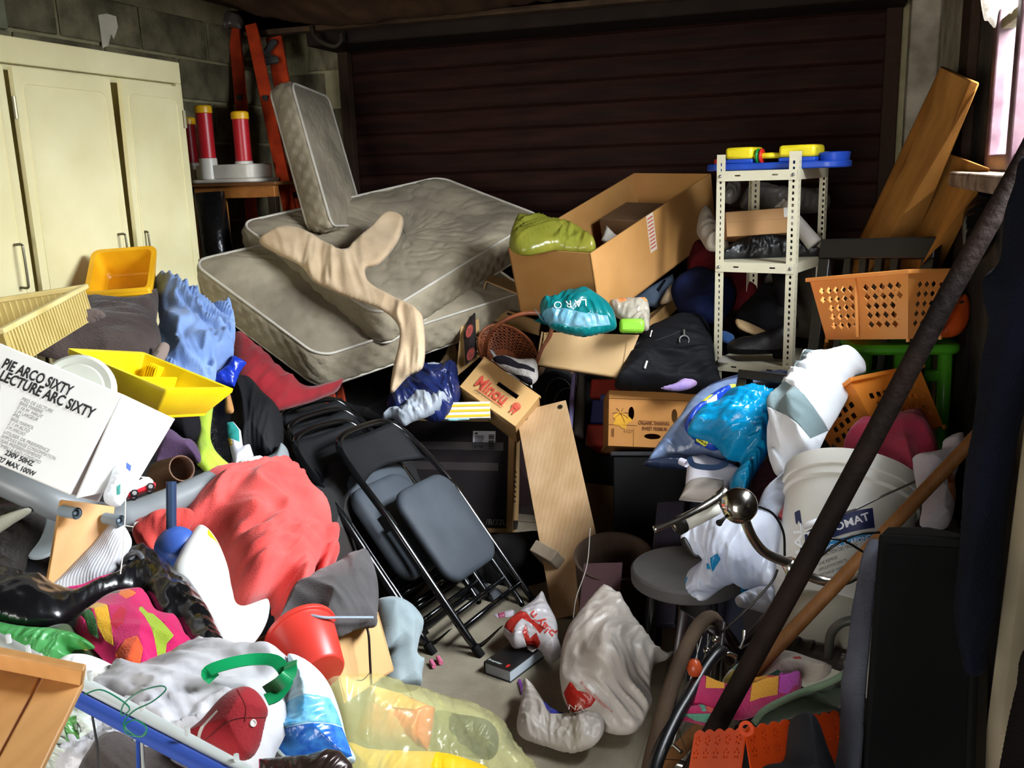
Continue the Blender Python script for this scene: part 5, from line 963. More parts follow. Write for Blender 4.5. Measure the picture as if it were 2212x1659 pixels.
# black box under the banana box, things behind the plank
bkb = thing('black_cabinet', 'black cabinet with dusty top under the banana box', 'cabinet', P(1400, 1140, 3.9)); m_bkb = mat('#0f0f10', rough=.6, var=.1)
M_ = frm(P(1324, 985, 3.85), P(1560, 985, 3.80), P(1326, 1250, 3.78))[0]; Zd = M_.to_3x3() @ Vector((0, 0, 1)); sg = 1 if Zd.dot(ray(1400, 1000)) > 0 else -1
MB(M_).box(0, 0, min(0, sg*.4), .46, .62, max(0, sg*.4)).build('cabinet_body', m_bkb, bkb, bev=.006); MB(M_).box(-.01, -.018, min(-sg*.01, sg*.4), .47, 0, max(-sg*.01, sg*.4)).build('top', mat('#38383b', rough=.8), bkb, bev=.004)
bb2 = thing('brown_carton', 'worn brown carton on the floor between birch plank and black cabinet', 'box', P(1290, 1200, 3.8)); M_ = frm(P(1232, 1040, 4.1), P(1330, 1050, 4.1), P(1235, 1250, 4.0))[0]; MB(M_).box(0, 0, -.01, .26, .26, .28 if (M_.to_3x3() @ Vector((0, 0, 1))).dot(ray(1280, 1100)) > 0 else -.28).build('carton', card('#74583c', hex2='#5f462e'), bb2, bev=.006); 
dh = thing('drum', 'open brown cardboard drum with dark inside behind the upright white bag', 'drum', PZ(1330, 1330, 0))
Mz = Matrix.Translation(P(1325, 1200, 3.25)) @ (Vector((.05, -.25, 1))).normalized().to_track_quat('Z', 'Y').to_matrix().to_4x4()
MB(Mz).lathe([(.12, -.42), (.135, -.02), (.14, 0), (.13, 0), (.125, -.02), (.11, -.2), (0, -.2)], 36).build('drum_wall', mat('#4a3b30', rough=.8, hex2='#3a2d25'), dh, smooth=False)
MB(frm(P(1262, 1218, 3.2), P(1250, 1345, 3.1), P(1360, 1250, 3.1))[0]).box(0, 0, 0, .24, .14, .004).build('card_flap', card('#50383a'), dh)
db = thing('dark_board', 'long dusky purple board leaning on the floor left of the round black stool', 'board', PZ(1350, 1360, 0)); M_ = frm(P(1420, 1085, 3.35), P(1500, 1080, 3.3), P(1335, 1340, 3.05))[0]; MB(M_).box(0, 0, 0, .1, .5, .03 if (M_.to_3x3() @ Vector((0, 0, 1))).dot(ray(1400, 1200)) > 0 else -.03).build('panel', mat('#3a3744', rough=.5, hex2='#2c2933'), db, bev=.003)
# big carton with yellow bag on top
bg_ = thing('big_carton', 'very large open cardboard box with red printed tape tilted on the heap', 'box', P(1280, 640, 4.4)); m_big = card('#b5854f', hex2='#a5763f')
A, B, C_, D_ = P(1275, 548, 3.75), P(1097, 535, 4.014), P(1537, 375, 4.443), P(1290, 645, 3.838)
M_, lx, ly = frm(A, B, C_); Zd = M_.to_3x3() @ Vector((0, 0, 1)); sg = 1 if Zd.dot(D_-A) > 0 else -1; hb_ = sg*.31; tt = .006; lx = (A-B).length
def wl_(x0, y0, x1, y1): return MB(M_).box(x0, y0, min(0, hb_), x1, y1, max(0, hb_))
wl_(0, 0, tt, ly).build('wall', m_big, bg_); wl_(lx-tt, 0, lx, ly).build('wall', m_big, bg_); wl_(0, 0, lx, tt).build('wall', m_big, bg_); wl_(0, ly-tt, lx, ly).build('wall', m_big, bg_)
MB(M_).box(0, 0, min(hb_, hb_-sg*.006), lx, ly, max(hb_, hb_-sg*.006)).build('bottom', m_big, bg_)
m_tape = mat('#cbb9a4', rough=.35, var=.05); m_tr = mat('#a94a38', rough=.4, var=0)
tp_ = MB(M_).box(-.001, ly*.42, min(-sg*.002, sg*.17), 0.0, ly*.475, max(-sg*.002, sg*.17)).build('tape', m_tape, bg_)
g = MB(M_)
for k in range(9): g.box(-.0016, ly*.425, min(sg*(.012+k*.017), sg*(.018+k*.017)), -.001, ly*.468, max(sg*(.012+k*.017), sg*(.018+k*.017)))
g.build('tape_print', m_tr, tp_)['kind'] = 'stuff'
tp_ = MB(M_).box(lx-tt-.001, ly*.30, min(-sg*.002, sg*.19), lx-tt, ly*.35, max(-sg*.002, sg*.19)).build('tape', m_tape, bg_)
g = MB(M_)
for k in range(8): g.box(lx-tt-.0016, ly*.305, min(sg*(.03+k*.018), sg*(.036+k*.018)), lx-tt-.001, ly*.345, max(sg*(.03+k*.018), sg*(.036+k*.018)))
g.build('tape_print', m_tr, tp_)['kind'] = 'stuff'
MB(M_).box(.15, .60, min(sg*.08, sg*.2), .36, .85, max(sg*.08, sg*.2)).build('inner_box', card('#6f5238'), label='small brown box lying inside the very large cardboard box', cat='box', bev=.003)
blob('yellow_bag', 'yellow green translucent bag spilling over the edge of the very large carton', 'bag', [(1105, 500), (1118, 482), (1150, 478), (1185, 482), (1215, 492), (1245, 505), (1285, 530), (1280, 545), (1240, 543), (1200, 540), (1172, 545), (1140, 550), (1112, 545), (1100, 530)], [(1105, 520, 3.92), (1280, 540, 3.85), (1190, 480, 4.1)], mat('#a3a03e', rough=.25, clear=.2, hex2='#84852e', transl=.3), th=.07, amp=.028, crump=True, fs=8)
g = MB(Matrix.Translation(P(1222, 520, 3.98))); g.lathe([(.06*sin(t), -.06*cos(t)) for t in np.linspace(0, pi, 13)], 24); g.build('green_ball', plastic('#2ea85a'), smooth=True, label='green plastic ball in the yellow green bag in the large carton', cat='ball')
blob('white_paper', 'white torn paper wedge inside the very large cardboard box', 'paper', [(1298, 520), (1310, 487), (1328, 505), (1345, 515), (1320, 525)], 4.15, mat('#b9b1a5'), th=.01, amp=.004, smooth=False)
blob('grey_box', 'grey blue carton with a dark square print below the large carton', 'box', [(1360, 650), (1395, 625), (1440, 600), (1455, 590), (1460, 640), (1420, 665), (1400, 662)], 4.4, [mat('#5e6f84', rough=.6), mat('#1a1e26')], th=.02, amp=.003, smooth=False, zones=[([(1416, 632), (1434, 607), (1438, 612), (1422, 638)], 1)])
blob('beige_rag', 'small crumpled beige rag by the grey blue carton', 'rag', [(1425, 655), (1440, 625), (1452, 618), (1462, 640), (1440, 655)], 4.3, cloth('#b79c78'), th=.03, amp=.01)
# ------------------------------------------------------------------ on the floor
m_fb = poly('#cfc6bc', hex2='#b9aea3', rough=.35)
blob('upright_white_bag', 'dusty white plastic bag standing upright on the floor with red print', 'bag', [(1212, 1410), (1222, 1370), (1240, 1335), (1290, 1275), (1306, 1263), (1325, 1275), (1345, 1300), (1375, 1345), (1400, 1380), (1430, 1410), (1455, 1405), (1440, 1425), (1412, 1440), (1405, 1490), (1408, 1520), (1375, 1580), (1320, 1585), (1280, 1560), (1228, 1530), (1210, 1470)], [(1305, 1265, 2.98), (1210, 1410, 2.78), (1440, 1410, 2.85), (1300, 1585, 2.60), (1230, 1530, 2.62), (1400, 1500, 2.68), (1310, 1430, 2.66)], [m_fb, poly('#b8271e')], th=.06, amp=.035, crump=True, fs=4.5, rnd=.2, key='upbag', zones=[([(1216, 1500), (1224, 1490), (1240, 1510), (1262, 1520), (1278, 1533), (1270, 1541), (1232, 1539)], 1)])
for s_, p, q in (('Super Discount', (1252, 1474), (1322, 1540)), ('bonjour', (1262, 1490), (1310, 1532))): ptext('upbag', s_, p, q, mat('#b8574a', rough=.5, var=0), hgt=8)
ptext('upbag', 'NA', (1226, 1532), (1262, 1536), mat('#e3d5cc', var=0), hgt=16)
blob('flat_white_bag', 'dusty white plastic bag lying open on the concrete floor', 'bag', [(1116, 1570), (1125, 1525), (1132, 1480), (1148, 1480), (1165, 1500), (1190, 1535), (1230, 1545), (1290, 1545), (1305, 1560), (1300, 1590), (1270, 1618), (1228, 1625), (1180, 1612), (1130, 1595)], [(1116, 1570, 2.66), (1140, 1480, 2.86), (1300, 1560, 2.60), (1228, 1625, 2.55)], [m_fb, cloth('#2b2f8a'), poly('#e3d9cc', hex2='#d3c6b6')], th=.045, amp=.028, crump=True, fs=6, rnd=.1, zones=[([(1178, 1537), (1200, 1545), (1228, 1562), (1196, 1570), (1186, 1555)], 1)])
blob('red_white_bag', 'small white plastic bag with big red print lying by the chair feet', 'bag', [(1088, 1363), (1110, 1335), (1150, 1305), (1172, 1283), (1185, 1310), (1203, 1345), (1205, 1378), (1212, 1400), (1208, 1420), (1190, 1430), (1178, 1415), (1150, 1395), (1112, 1400), (1100, 1385)], [(1088, 1370, 3.14), (1172, 1285, 3.3), (1205, 1425, 3.02)], [poly('#dcd7d8', hex2='#c9c2c4'), poly('#c2342a')], th=.05, amp=.018, crump=True, fs=9, zones=[([(1090, 1364), (1118, 1330), (1128, 1340), (1150, 1362), (1178, 1382), (1168, 1388), (1150, 1372), (1130, 1362), (1118, 1372), (1108, 1384)], 1), ([(1130, 1385), (1138, 1372), (1145, 1390), (1160, 1385), (1168, 1400), (1150, 1402), (1140, 1398)], 1)])
ptext('red_white_bag', 'play’n', (1202, 1368), (1152, 1318), mat('#b8352c', var=0), hgt=24, bold=True, up=1)
bk = thing('black_book', 'thick black book with a small red mark lying on the concrete floor', 'book', PZ(1110, 1440, 0))
A = PZ(1103, 1476, .0); B = PZ(1176, 1420, .0); C_ = PZ(1050, 1452, .0); M_, lx, ly = frm(A, B, C_); s3 = 1 if M_[2][2] > 0 else -1; hk = .042
MB(M_).box(0, 0, 0 if s3 > 0 else -.003, lx, ly, .003 if s3 > 0 else 0).box(0, 0, s3*hk-.0015, lx, ly, s3*hk+.0015).box(0, ly-.003, min(0, s3*hk), lx, ly, max(0, s3*hk)).build('cover', mat('#121214', rough=.35, var=0), bk, bev=.001)
MB(M_).box(.004, .004, min(s3*.003, s3*(hk-.003)), lx-.004, ly-.004, max(s3*.003, s3*(hk-.003))).build('pages', mat('#c3ccd4', rough=.8), bk)
MB(M_).box(.012, .02, s3*(hk+.002), .030, .028, s3*(hk+.0028)).build('red_mark', mat('#d0241a', var=0), bk)
xd = (M_.to_3x3() @ Vector((0, -1, 0))); text('Premier', Matrix(((xd.x, -(M_.to_3x3() @ Vector((1, 0, 0))).x*-1, 0, 0),)*1+((xd.y, 0, 0, 0), (xd.z, 0, 0, 0), (0, 0, 0, 1))), .01, m_wi, bk) if 0 else None
o1 = M_ @ Vector((.014, ly-.006, s3*(hk+.002))); yv = M_.to_3x3() @ Vector((1, 0, 0)); Mt = Matrix(((xd.x, yv.x, 0, o1.x), (xd.y, yv.y, 0, o1.y), (xd.z, yv.z, 1, o1.z), (0, 0, 0, 1))); text('Premier', Mt, .017, m_wi, bk, z=.001)
MB().tube(spline([P(1275, 1140, 3.1), P(1268, 1220, 3.05), P(1245, 1290, 3.0), P(1238, 1335, 3.0)], 6), .0016, 5).build('pale_string', mat('#a8a29a'), label='thin pale cord hanging down beside the tall birch plank', cat='cord')
blob('bottle_scrap', 'small white and red printed wrapper under the folding chair feet', 'wrapper', [(1065, 1330), (1085, 1322), (1110, 1318), (1108, 1338), (1085, 1348), (1070, 1345)], 3.45, [plastic('#cfc5cf'), plastic('#a8506a')], th=.025, amp=.008, crump=True, fs=18, zones=[([(1075, 1328), (1090, 1324), (1092, 1340), (1078, 1342)], 1)])
blob('grey_rag', 'grey rag lying on the floor behind the chair legs', 'rag', [(1010, 1260), (1050, 1262), (1085, 1280), (1100, 1310), (1070, 1318), (1040, 1300), (1015, 1290)], 3.6, cloth('#5a5d62'), th=.03, amp=.02)
MB().tube([PZ(1122, 1470, .006), PZ(1130, 1498, .006)], .006, 8).build('purple_pen', plastic('#8a3fa8'), label='short purple tube on the floor above the flat white bag', cat='tube')
for i, (x, y) in enumerate(((938, 1440), (953, 1432))): MB().tube([PZ(x, y, .01), PZ(x-7, y-12, .012)], .008, 8).build('pink_chalk', plastic('#e87aa0'), label=('pink plastic peg on the floor outside the chair foot', 'pink plastic peg on the floor inside the chair foot')[i], cat='peg', group='pink pegs on the floor')
# ================================================================== METAL SHELVING
m_sh = mat('#d8d2b8', rough=.45, hex2='#cbc4a8', bump=.05); m_hole = mat('#1a1712', var=0)
su = thing('shelving_unit', 'cream slotted steel shelving unit standing in front of the roller door', 'shelf', (-.3, 4.1, 0))
FL = PY(1545, 600, 3.95); FL.z = 0; FR = PY(1716, 600, 3.86); FR.z = 0; fd = (FR-FL).normalized(); pd_ = Vector((-fd.y, fd.x, 0)); SW = (FR-FL).length; SD = .42
zt = PY(1541, 335, 3.95).z; zr = PY(1728, 326, 3.86).z
slots = [rrect(.017-.0045, .02+k*.0236, .017+.0045, .02+k*.0236+.013, .003, 2) for k in range(int(1.66/.0236))]
def post(o, dx, dy, top, name='post'):
    M1 = Matrix(((dx.x, 0, dx.y, o.x), (dx.y, 0, -dx.x, o.y), (0, 1, 0, 0), (0, 0, 0, 1)))
    g = MB(); hs = [h for h in slots if h[0][1] < top-.02]
    g.panel([(0, 0), (.036, 0), (.036, top), (0, top)], hs, .002, M1)
    M2 = Matrix(((dy.x, 0, dy.y, o.x), (dy.y, 0, -dy.x, o.y), (0, 1, 0, 0), (0, 0, 0, 1)))
    g.panel([(0, 0), (.036, 0), (.036, top), (0, top)], hs, .002, M2)
    return g.build(name, m_sh, su)
post(FL, fd, pd_, zt); post(FR, -fd, pd_, zr); post(FL+pd_*SD, fd, -pd_, zt); post(FR+pd_*SD, -fd, -pd_, zr)
Msh = Matrix(((fd.x, pd_.x, 0, FL.x), (fd.y, pd_.y, 0, FL.y), (0, 0, 1, 0), (0, 0, 0, 1)))
levels = [PY(1630, 368, 3.9).z, PY(1630, 568, 3.9).z, PY(1630, 787, 3.9).z, PY(1630, 787, 3.9).z-.45, .12]
for z in levels:
    t_ = MB(Msh).box(.002, -.002, z-.004, SW-.002, SD, z).build('shelf_board', m_sh, su)
    for y in (-.003, SD): 
        hs = [rrect(SW*f-.012, -.022, SW*f+.012, -.016, .002, 2) for f in (.27, .73)]
        MB(Msh @ Matrix(((1, 0, 0, 0), (0, 0, -1, y), (0, 1, 0, z), (0, 0, 0, 1)))).panel([(.002, -.04), (SW-.002, -.04), (SW-.002, 0), (.002, 0)], hs, .002).build('shelf_rail', m_sh, su)
    for x in (0, SW-.002): MB(Msh).box(x, 0, z-.04, x+.002, SD, z).build('shelf_rail', m_sh, su)
    for x in (.017, SW-.017): MB(Msh @ T(x, -.004, z-.02) @ R(90, 'X')).lathe([(0, 0), (.008, 0), (.006, .005), (0, .007)], 10).build('bolt', m_met, su)
# toy on the top shelf
z0 = levels[0]+.001; tt_ = thing('toy_workbench', 'blue and yellow plastic toy bench lying on the top shelf', 'toy', Msh @ Vector((SW/2, .2, z0)))
m_tb = plastic('#1f4fc0', hex2='#173fa0'); m_ty = plastic('#ecd92a', hex2='#dcc618')
MB(Msh).prism(rrect(-.09, .05, SW+.16, .24, .08, 6), z0, z0+.028).build('base', m_tb, tt_, bev=.006)
for a, b in ((.01, .125), (SW-.10, SW+.045)): MB(Msh).box(a, .06, z0+.028, b, .20, z0+.045).build('lower_block', m_tb, tt_, bev=.004); MB(Msh).box(a, .058, z0+.045, b, .20, z0+.092).build('yellow_block', m_ty, tt_, bev=.012)
for y in (.09, .14): MB(Msh).tube([(.125, y, z0+.055), (SW-.10, y, z0+.055)], .012, 12).build('yellow_bar', m_ty, tt_, smooth=True)
for x, c_ in ((.14, '#178a3a'), (.155, '#d02a1c')): MB(Msh @ T(x, .09, z0+.055) @ R(90, 'Y')).lathe([(.012, -.004), (.028, -.005), (.03, 0), (.028, .005), (.012, .004)], 20).build('ring', plastic(c_), tt_, smooth=True)
MB(Msh @ T(SW+.10, .14, z0+.028)).lathe([(.055, 0), (.06, .03), (.05, .034), (.045, .006), (0, .004)], 24).build('round_cup', m_tb, tt_, bev=.001)
MB(Msh @ T(-.05, .14, z0+.028)).lathe([(0, 0), (.02, 0), (.018, .02), (0, .022)], 16).build('red_knob', plastic('#c2281c'), tt_)
# second shelf contents
cx_ = thing('small_carton', 'small plain cardboard box on the middle shelf between the slotted posts', 'box', P(1635, 500, 4.05))
A, B, C_ = P(1567, 458, 3.97), P(1702, 448, 3.93), P(1568, 512, 3.97); M_, lx, ly = frm(A, B, C_); sg = 1 if (M_.to_3x3() @ Vector((0, 0, 1))).dot(ray(1630, 480)) > 0 else -1
MB(M_).box(0, 0, min(0, sg*.16), lx, ly, max(0, sg*.16)).build('carton', card('#b98f62'), cx_, bev=.003); MB(M_).box(lx-.018, .0, min(-sg*.001, -sg*.0018), lx-.002, .04, max(-sg*.0005, 0)).build('torn_tape', mat('#e6e4e0', rough=.3), cx_); MB(M_).box(.0, ly*.42, -.0008 if sg > 0 else .0002, lx, ly*.435, -.0002 if sg > 0 else .0008).build('tape_edge', card('#a67e54'), cx_)
blob('shelf_black_bag', 'black leather bag lying on the middle shelf under the small carton', 'bag', [(1555, 565), (1575, 535), (1620, 512), (1655, 508), (1700, 520), (1740, 535), (1775, 550), (1768, 565), (1700, 562), (1640, 566)], 4.0, mat('#0f0f11', rough=.35, var=.1, bump=.2), th=.07, amp=.02, crump=True, fs=8)
MB().tube([P(1700, 440, 4.0), P(1712, 470, 3.97), P(1760, 528, 3.92)], [.028, .03, .034], 20).build('paper_roll', mat('#d4cfc6', rough=.6, bump=.1), smooth=True, label='white paper roll sloping down behind the front right shelf post', cat='roll')
blob('white_card', 'white card corner sticking up behind the small carton', 'card', [(1672, 448), (1696, 424), (1702, 448)], 4.1, mat('#d8d4ca'), th=.006, amp=0, smooth=False)
blob('clear_sheet_bag', 'grey translucent plastic sheeting behind the upper shelf', 'plastic sheet', [(1602, 450), (1606, 418), (1625, 404), (1670, 406), (1720, 412), (1785, 420), (1790, 450), (1740, 460), (1660, 452)], 4.35, mat('#8d8781', rough=.3, clear=.4, hex2='#6d6762'), th=.06, amp=.02, crump=True, fs=8)
blob('plastic_bag', 'pale crumpled plastic bag left of the upper shelf posts', 'bag', [(1560, 430), (1570, 400), (1585, 392), (1600, 402), (1598, 425), (1580, 440)], 4.3, mat('#8c8782', rough=.35, clear=.2), th=.05, amp=.02, crump=True, fs=14)
blob('beige_bag', 'beige cloth bag crumpled against the left shelf post', 'bag', [(1505, 500), (1512, 460), (1525, 452), (1540, 470), (1555, 500), (1575, 530), (1560, 540), (1530, 540), (1515, 520)], 4.15, cloth('#a19684', hex2='#7d7264'), th=.05, amp=.025, fs=10)
blob('dark_red_cloth', 'dark red cloth hanging behind the slotted shelving below the middle shelf', 'cloth', [(1490, 540), (1520, 530), (1600, 575), (1640, 585), (1640, 660), (1560, 665), (1500, 640), (1485, 590)], 4.35, cloth('#5b1418', hex2='#3a0c0f'), th=.08, amp=.03, fs=6)
blob('navy_cloth', 'navy blue cloth beside the dark red cloth behind the shelving', 'cloth', [(1450, 620), (1490, 585), (1530, 590), (1590, 640), (1560, 690), (1500, 700), (1465, 670)], 4.25, cloth('#18224a', hex2='#10162e'), th=.08, amp=.03, fs=6)
blob('canvas_sheet', 'grey beige canvas hanging behind the lower shelf', 'canvas', [(1645, 620), (1665, 590), (1720, 575), (1770, 590), (1785, 680), (1770, 730), (1700, 720), (1650, 680)], 4.35, cloth('#6b6154', hex2='#4c443a'), th=.06, amp=.025, fs=5)
# boots on the lower shelf
def shoe(name, label, A, B, hgt, wd_, m, tall=0, parent=None):
    """A heel, B toe"""
    A, B = Vector(A), Vector(B); X = (B-A); L = X.length; X /= L; Y = Vector((-X.y, X.x, 0)).normalized(); Zz = X.cross(Y)
    M_ = Matrix(((X.x, Y.x, Zz.x, A.x), (X.y, Y.y, Zz.y, A.y), (X.z, Y.z, Zz.z, A.z), (0, 0, 0, 1))); t = thing(name, label, 'boot' if tall else 'shoe', A)
    rows = []
    for i in range(17):
        f = i/16; w_ = wd_/2*(.72+.28*sin(pi*min(1, f*1.1)**1.3))*(1-.0*f) * (sqrt(max(0, 1-((f-.8)/.2)**2)) if f > .8 else (sqrt(1-((.12-f)/.12)**2*.6) if f < .12 else 1))
        h = hgt*(1-.5*min(1, f/.6)**1.2) if f < .6 else hgt*.5*sqrt(max(.02, 1-((f-.6)/.42)**2))
        rows.append([(f*L, w_*cos(a_)*(1-.25*max(0, sin(a_))), .012+h*max(0, sin(a_))**.7) if sin(a_) > 0 else (f*L, w_*cos(a_), .012) for a_ in np.linspace(-.001, pi+.001, 15)])
    g = MB(M_).grid(rows); g.build('upper', m, t, smooth=True)
    g = MB(M_).prism([(L*f, (wd_/2+.003)*s_*(.8 if f < .5 else 1)*(.45 if f in (0, 1) else 1)) for s_, fs_ in ((1, (0, .1, .35, .6, .85, 1)), (-1, (1, .85, .6, .35, .1, 0))) for f in fs_], -.008, .014).build('sole', mat('#0c0b0a', rough=.8), t, bev=.003)
    MB(M_).box(0, -wd_*.36, -.03, L*.25, wd_*.36, -.007).build('heel', mat('#0c0b0a', rough=.8), t, bev=.003)
    if tall: MB(M_ @ T(L*.16, 0, hgt*.6) @ R(-8, 'Y')).lathe([(wd_*.42, 0), (wd_*.45, tall*.5), (wd_*.52, tall), (wd_*.46, tall), (wd_*.4, tall*.4), (0, tall*.2)], 20).build('shaft', m, t, smooth=True)
    return t
m_lea = mat('#151316', rough=.4, var=.1, bump=.15)
z2 = levels[2]+.045
shoe('ankle_boot', 'black leather shoe with scuffed toe at the front of the lower shelf', Msh @ Vector((SW*.85, .12, z2)), Msh @ Vector((.05, .02, z2)), .10, .095, m_lea)
shoe('tall_boot', 'black boot behind the scuffed shoe on the lower shelf', Msh @ Vector((SW*.78, .30, z2+.10)), Msh @ Vector((.10, .26, z2+.06)), .13, .11, mat('#0e0d10', rough=.6), tall=.14)
blob('black_bundle', 'black garment bundle between the shelf posts on the lower shelf', 'garment', [(1625, 640), (1650, 618), (1690, 622), (1712, 640), (1715, 700), (1708, 770), (1690, 780), (1670, 740), (1600, 720), (1590, 680)], 4.1, cloth('#0f0e11', bump=.5), th=.09, amp=.03, fs=7)
blob('tan_insole', 'tan strip showing between the two black boots on the lower shelf', 'strap', [(1588, 694), (1600, 690), (1650, 712), (1655, 724), (1640, 726), (1600, 712)], 3.98, mat('#b89b70', rough=.6), th=.01, amp=.002)
blob('blue_strip', 'mid blue folded item at the left of the lower shelf', 'cloth', [(1555, 715), (1585, 725), (1580, 742), (1556, 735)], 3.98, cloth('#2a4f80'), th=.02, amp=.003)
blob('shelf_papers', 'pale papers under the boots on the lower shelf', 'papers', [(1555, 770), (1570, 768), (1600, 780), (1690, 782), (1640, 786), (1556, 785)], 3.93, mat('#a9a396'), th=.006, amp=.003)
# ------------------------------------------------------------------ right corner
bd = thing('foam_board', 'tall yellow brown board leaning in the corner by the window', 'board', P(1900, 900, 3.9)); m_fm = mat('#8f5f24', rough=.9, hex2='#7a4e1a', scale=5, bump=.15)
def slab4(g, pts, th_):
    n = (pts[1]-pts[0]).cross(pts[3]-pts[0]).normalized(); n = n if n.dot(CAM-pts[0]) < 0 else -n
    v = list(pts)+[p+n*th_ for p in pts]; return g.add(v, [(3, 2, 1, 0), (4, 5, 6, 7)]+[(i, (i+1) % 4, 4+(i+1) % 4, 4+i) for i in range(4)])
def ext(a, b, k): return b+(b-a)*k
a, b, c, d = P(2032, 142, 3.65), P(2096, 172, 2.85), P(1957, 520, 3.5), P(1858, 515, 3.85)
slab4(MB(), [a, b, ext(b, c, 1.2), ext(a, d, 1.2)], .03).build('board', m_fm, bd, bev=.006)
bd = thing('foam_board', 'shorter yellow brown board leaning over the tall one by the window', 'board', P(1980, 900, 3.6))
a, b, c, d = P(2036, 325, 3.5), P(2122, 358, 2.66), P(2030, 548, 3.3), P(1952, 512, 3.5)
slab4(MB(), [a, b, ext(b, c, 1.3), ext(a, d, 1.3)], .025).build('board', m_fm, bd, bev=.006)
dc = thing('slat_back_chair', 'dark wooden chair with a slatted back behind the upright orange basket', 'chair', P(1900, 900, 3.5)); m_dc = mat('#120e0c', rough=.45, hex2='#0a0808')
A, B, C_ = P(1780, 518, 3.38), P(2030, 513, 3.02), P(1786, 800, 3.34); M_, lx, ly = frm(A, B, C_)
MB(M_).box(0, 0, -.02, lx, .07, .02).build('top_rail', m_dc, dc, bev=.004); MB(M_).box(0, .07, -.018, .045, .95, .018).build('post', m_dc, dc, bev=.003); MB(M_).box(lx-.045, .07, -.018, lx, .95, .018).build('post', m_dc, dc, bev=.003)
for px_ in (1845, 1880, 1914, 1948): x = (px_-1780)/250*lx; MB(M_).box(x-.013, .07, -.01, x+.013, .46, .01).build('slat', m_dc, dc)
MB(M_).box(.045, .45, -.012, lx-.045, .49, .012).build('lower_rail', m_dc, dc, bev=.003)
sgc = 1 if (M_.to_3x3() @ Vector((0, 0, 1))).dot(ray(1900, 600)) < 0 else -1
MB(M_).box(0, .50, min(0, sgc*.38), lx, .53, max(0, sgc*.38)).build('seat', m_dc, dc, bev=.004)
for x in (0, lx-.04): MB(M_).box(x, .53, min(sgc*.34, sgc*.38), x+.04, .95, max(sgc*.34, sgc*.38)).build('leg', m_dc, dc, bev=.003)
# baskets with cut-out holes
def dia(cx, cy, a, b): return [(cx+a, cy), (cx, cy+b), (cx-a, cy), (cx, cy-b)]
def basket(name, label, A, B, D, depth, m, sgn, holes, taper=.035):
    M_, lx, ly = frm(A, B, D); Zd = M_.to_3x3() @ Vector((0, 0, 1)); s_ = 1 if Zd.dot(ray(1850, 700))*sgn > 0 else -1
    t = thing(name, label, 'basket', M_ @ Vector((lx/2, ly, 0)))
    X, Y, Z = [M_.to_3x3() @ Vector(v) for v in ((1, 0, 0), (0, 1, 0), (0, 0, 1))]; Z = Z*s_; O = M_.translation
    def pan(o, ax, L, inn, hl):
        # o start at rim corner, ax along the rim, going down Y with inward lean
        dn = (Y*ly+inn*taper); l2 = dn.length; dn.normalize(); n = ax.cross(dn)
        Mp = Matrix(((ax.x, dn.x, n.x, o.x), (ax.y, dn.y, n.y, o.y), (ax.z, dn.z, n.z, o.z), (0, 0, 0, 1)))
        MB(Mp).panel([(0, 0), (L, 0), (L-taper, l2), (taper, l2)], hl(L, l2), .003).build('side_panel', m, t)
        return Mp
    pan(O, X, lx, Z, holes); pan(O+X*lx, Z, depth, -X, holes); pan(O+Z*depth, X, lx, -Z, holes); pan(O, Z, depth, X, holes)
    cs = [O+Y*ly+X*taper+Z*taper, O+Y*ly+X*(lx-taper)+Z*taper, O+Y*ly+X*(lx-taper)+Z*(depth-taper), O+Y*ly+X*taper+Z*(depth-taper)]
    slab4(MB(), cs, .003).build('bottom', m, t)
    g = MB(M_); zz = (min(0, s_*depth), max(0, s_*depth))
    for x0, x1, z0_, z1_ in ((-.012, lx+.012, zz[0]-.012, zz[0]+.002), (-.012, lx+.012, zz[1]-.002, zz[1]+.012), (-.012, .002, zz[0], zz[1]), (lx-.002, lx+.012, zz[0], zz[1])): g.box(x0, -.006, z0_, x1, .008, z1_)
    g.build('rim', m, t, bev=.002)
    for c in cs: MB().tube([c, c+Y*.012], .006, 8).build('foot', m, t)
    return t, M_, lx, ly, s_
m_ob = plastic('#f6b266', hex2='#f0a654', transl=.3)
def holes_d(L, h):
    o = []; n = max(4, int(L/.034)); st_ = (L*.86)/n
    for r in range(5):
        for c in range(n):
            x = L*.07+st_*(c+.5); y = h*.20+r*h*.145
            if L > .3 and abs(x-L*.5) < .018: continue
            if x < .03+.035*y/h or x > L-.03-.035*y/h: continue
            o.append(dia(x, y, st_*.40, h*.062))
            if r < 4 and c < n-1: o.append(dia(x+st_*.5, y+h*.0725, .0022, .0022))
    return o
t, Mb1, lx, ly, s_ = basket('laundry_basket', 'orange plastic basket with diamond holes standing level on the green stool', P(1750, 604, 3.22), P(1962, 586, 2.86), P(1782, 733, 3.18), .22, m_ob, 1, holes_d)
MB(Mb1).box(lx*.485, .0, -.006, lx*.50, ly*.97, .006).build('rib', m_ob, t, bev=.001)
def holes_s(L, h):
    o = []; 
    nx, ny = int(L/.030), int(h*.62/.030)
    for r in range(ny):
        for c in range(nx):
            x, y = L*.08+c*.030+(.015 if r % 2 else 0), h*.30+r*.030
            if .04 < x < L-.045: o.append(rrect(x-.0095, y-.0085, x+.0095, y+.0085, .003, 2))
    return o
basket('laundry_basket', 'orange plastic basket with square holes tipped over against the green stool', P(1838, 822, 2.75), P(1986, 792, 2.88), P(1752, 985, 2.55), .22, plastic('#f8a040', hex2='#ee9232', transl=.3), 1, holes_s, taper=.02)
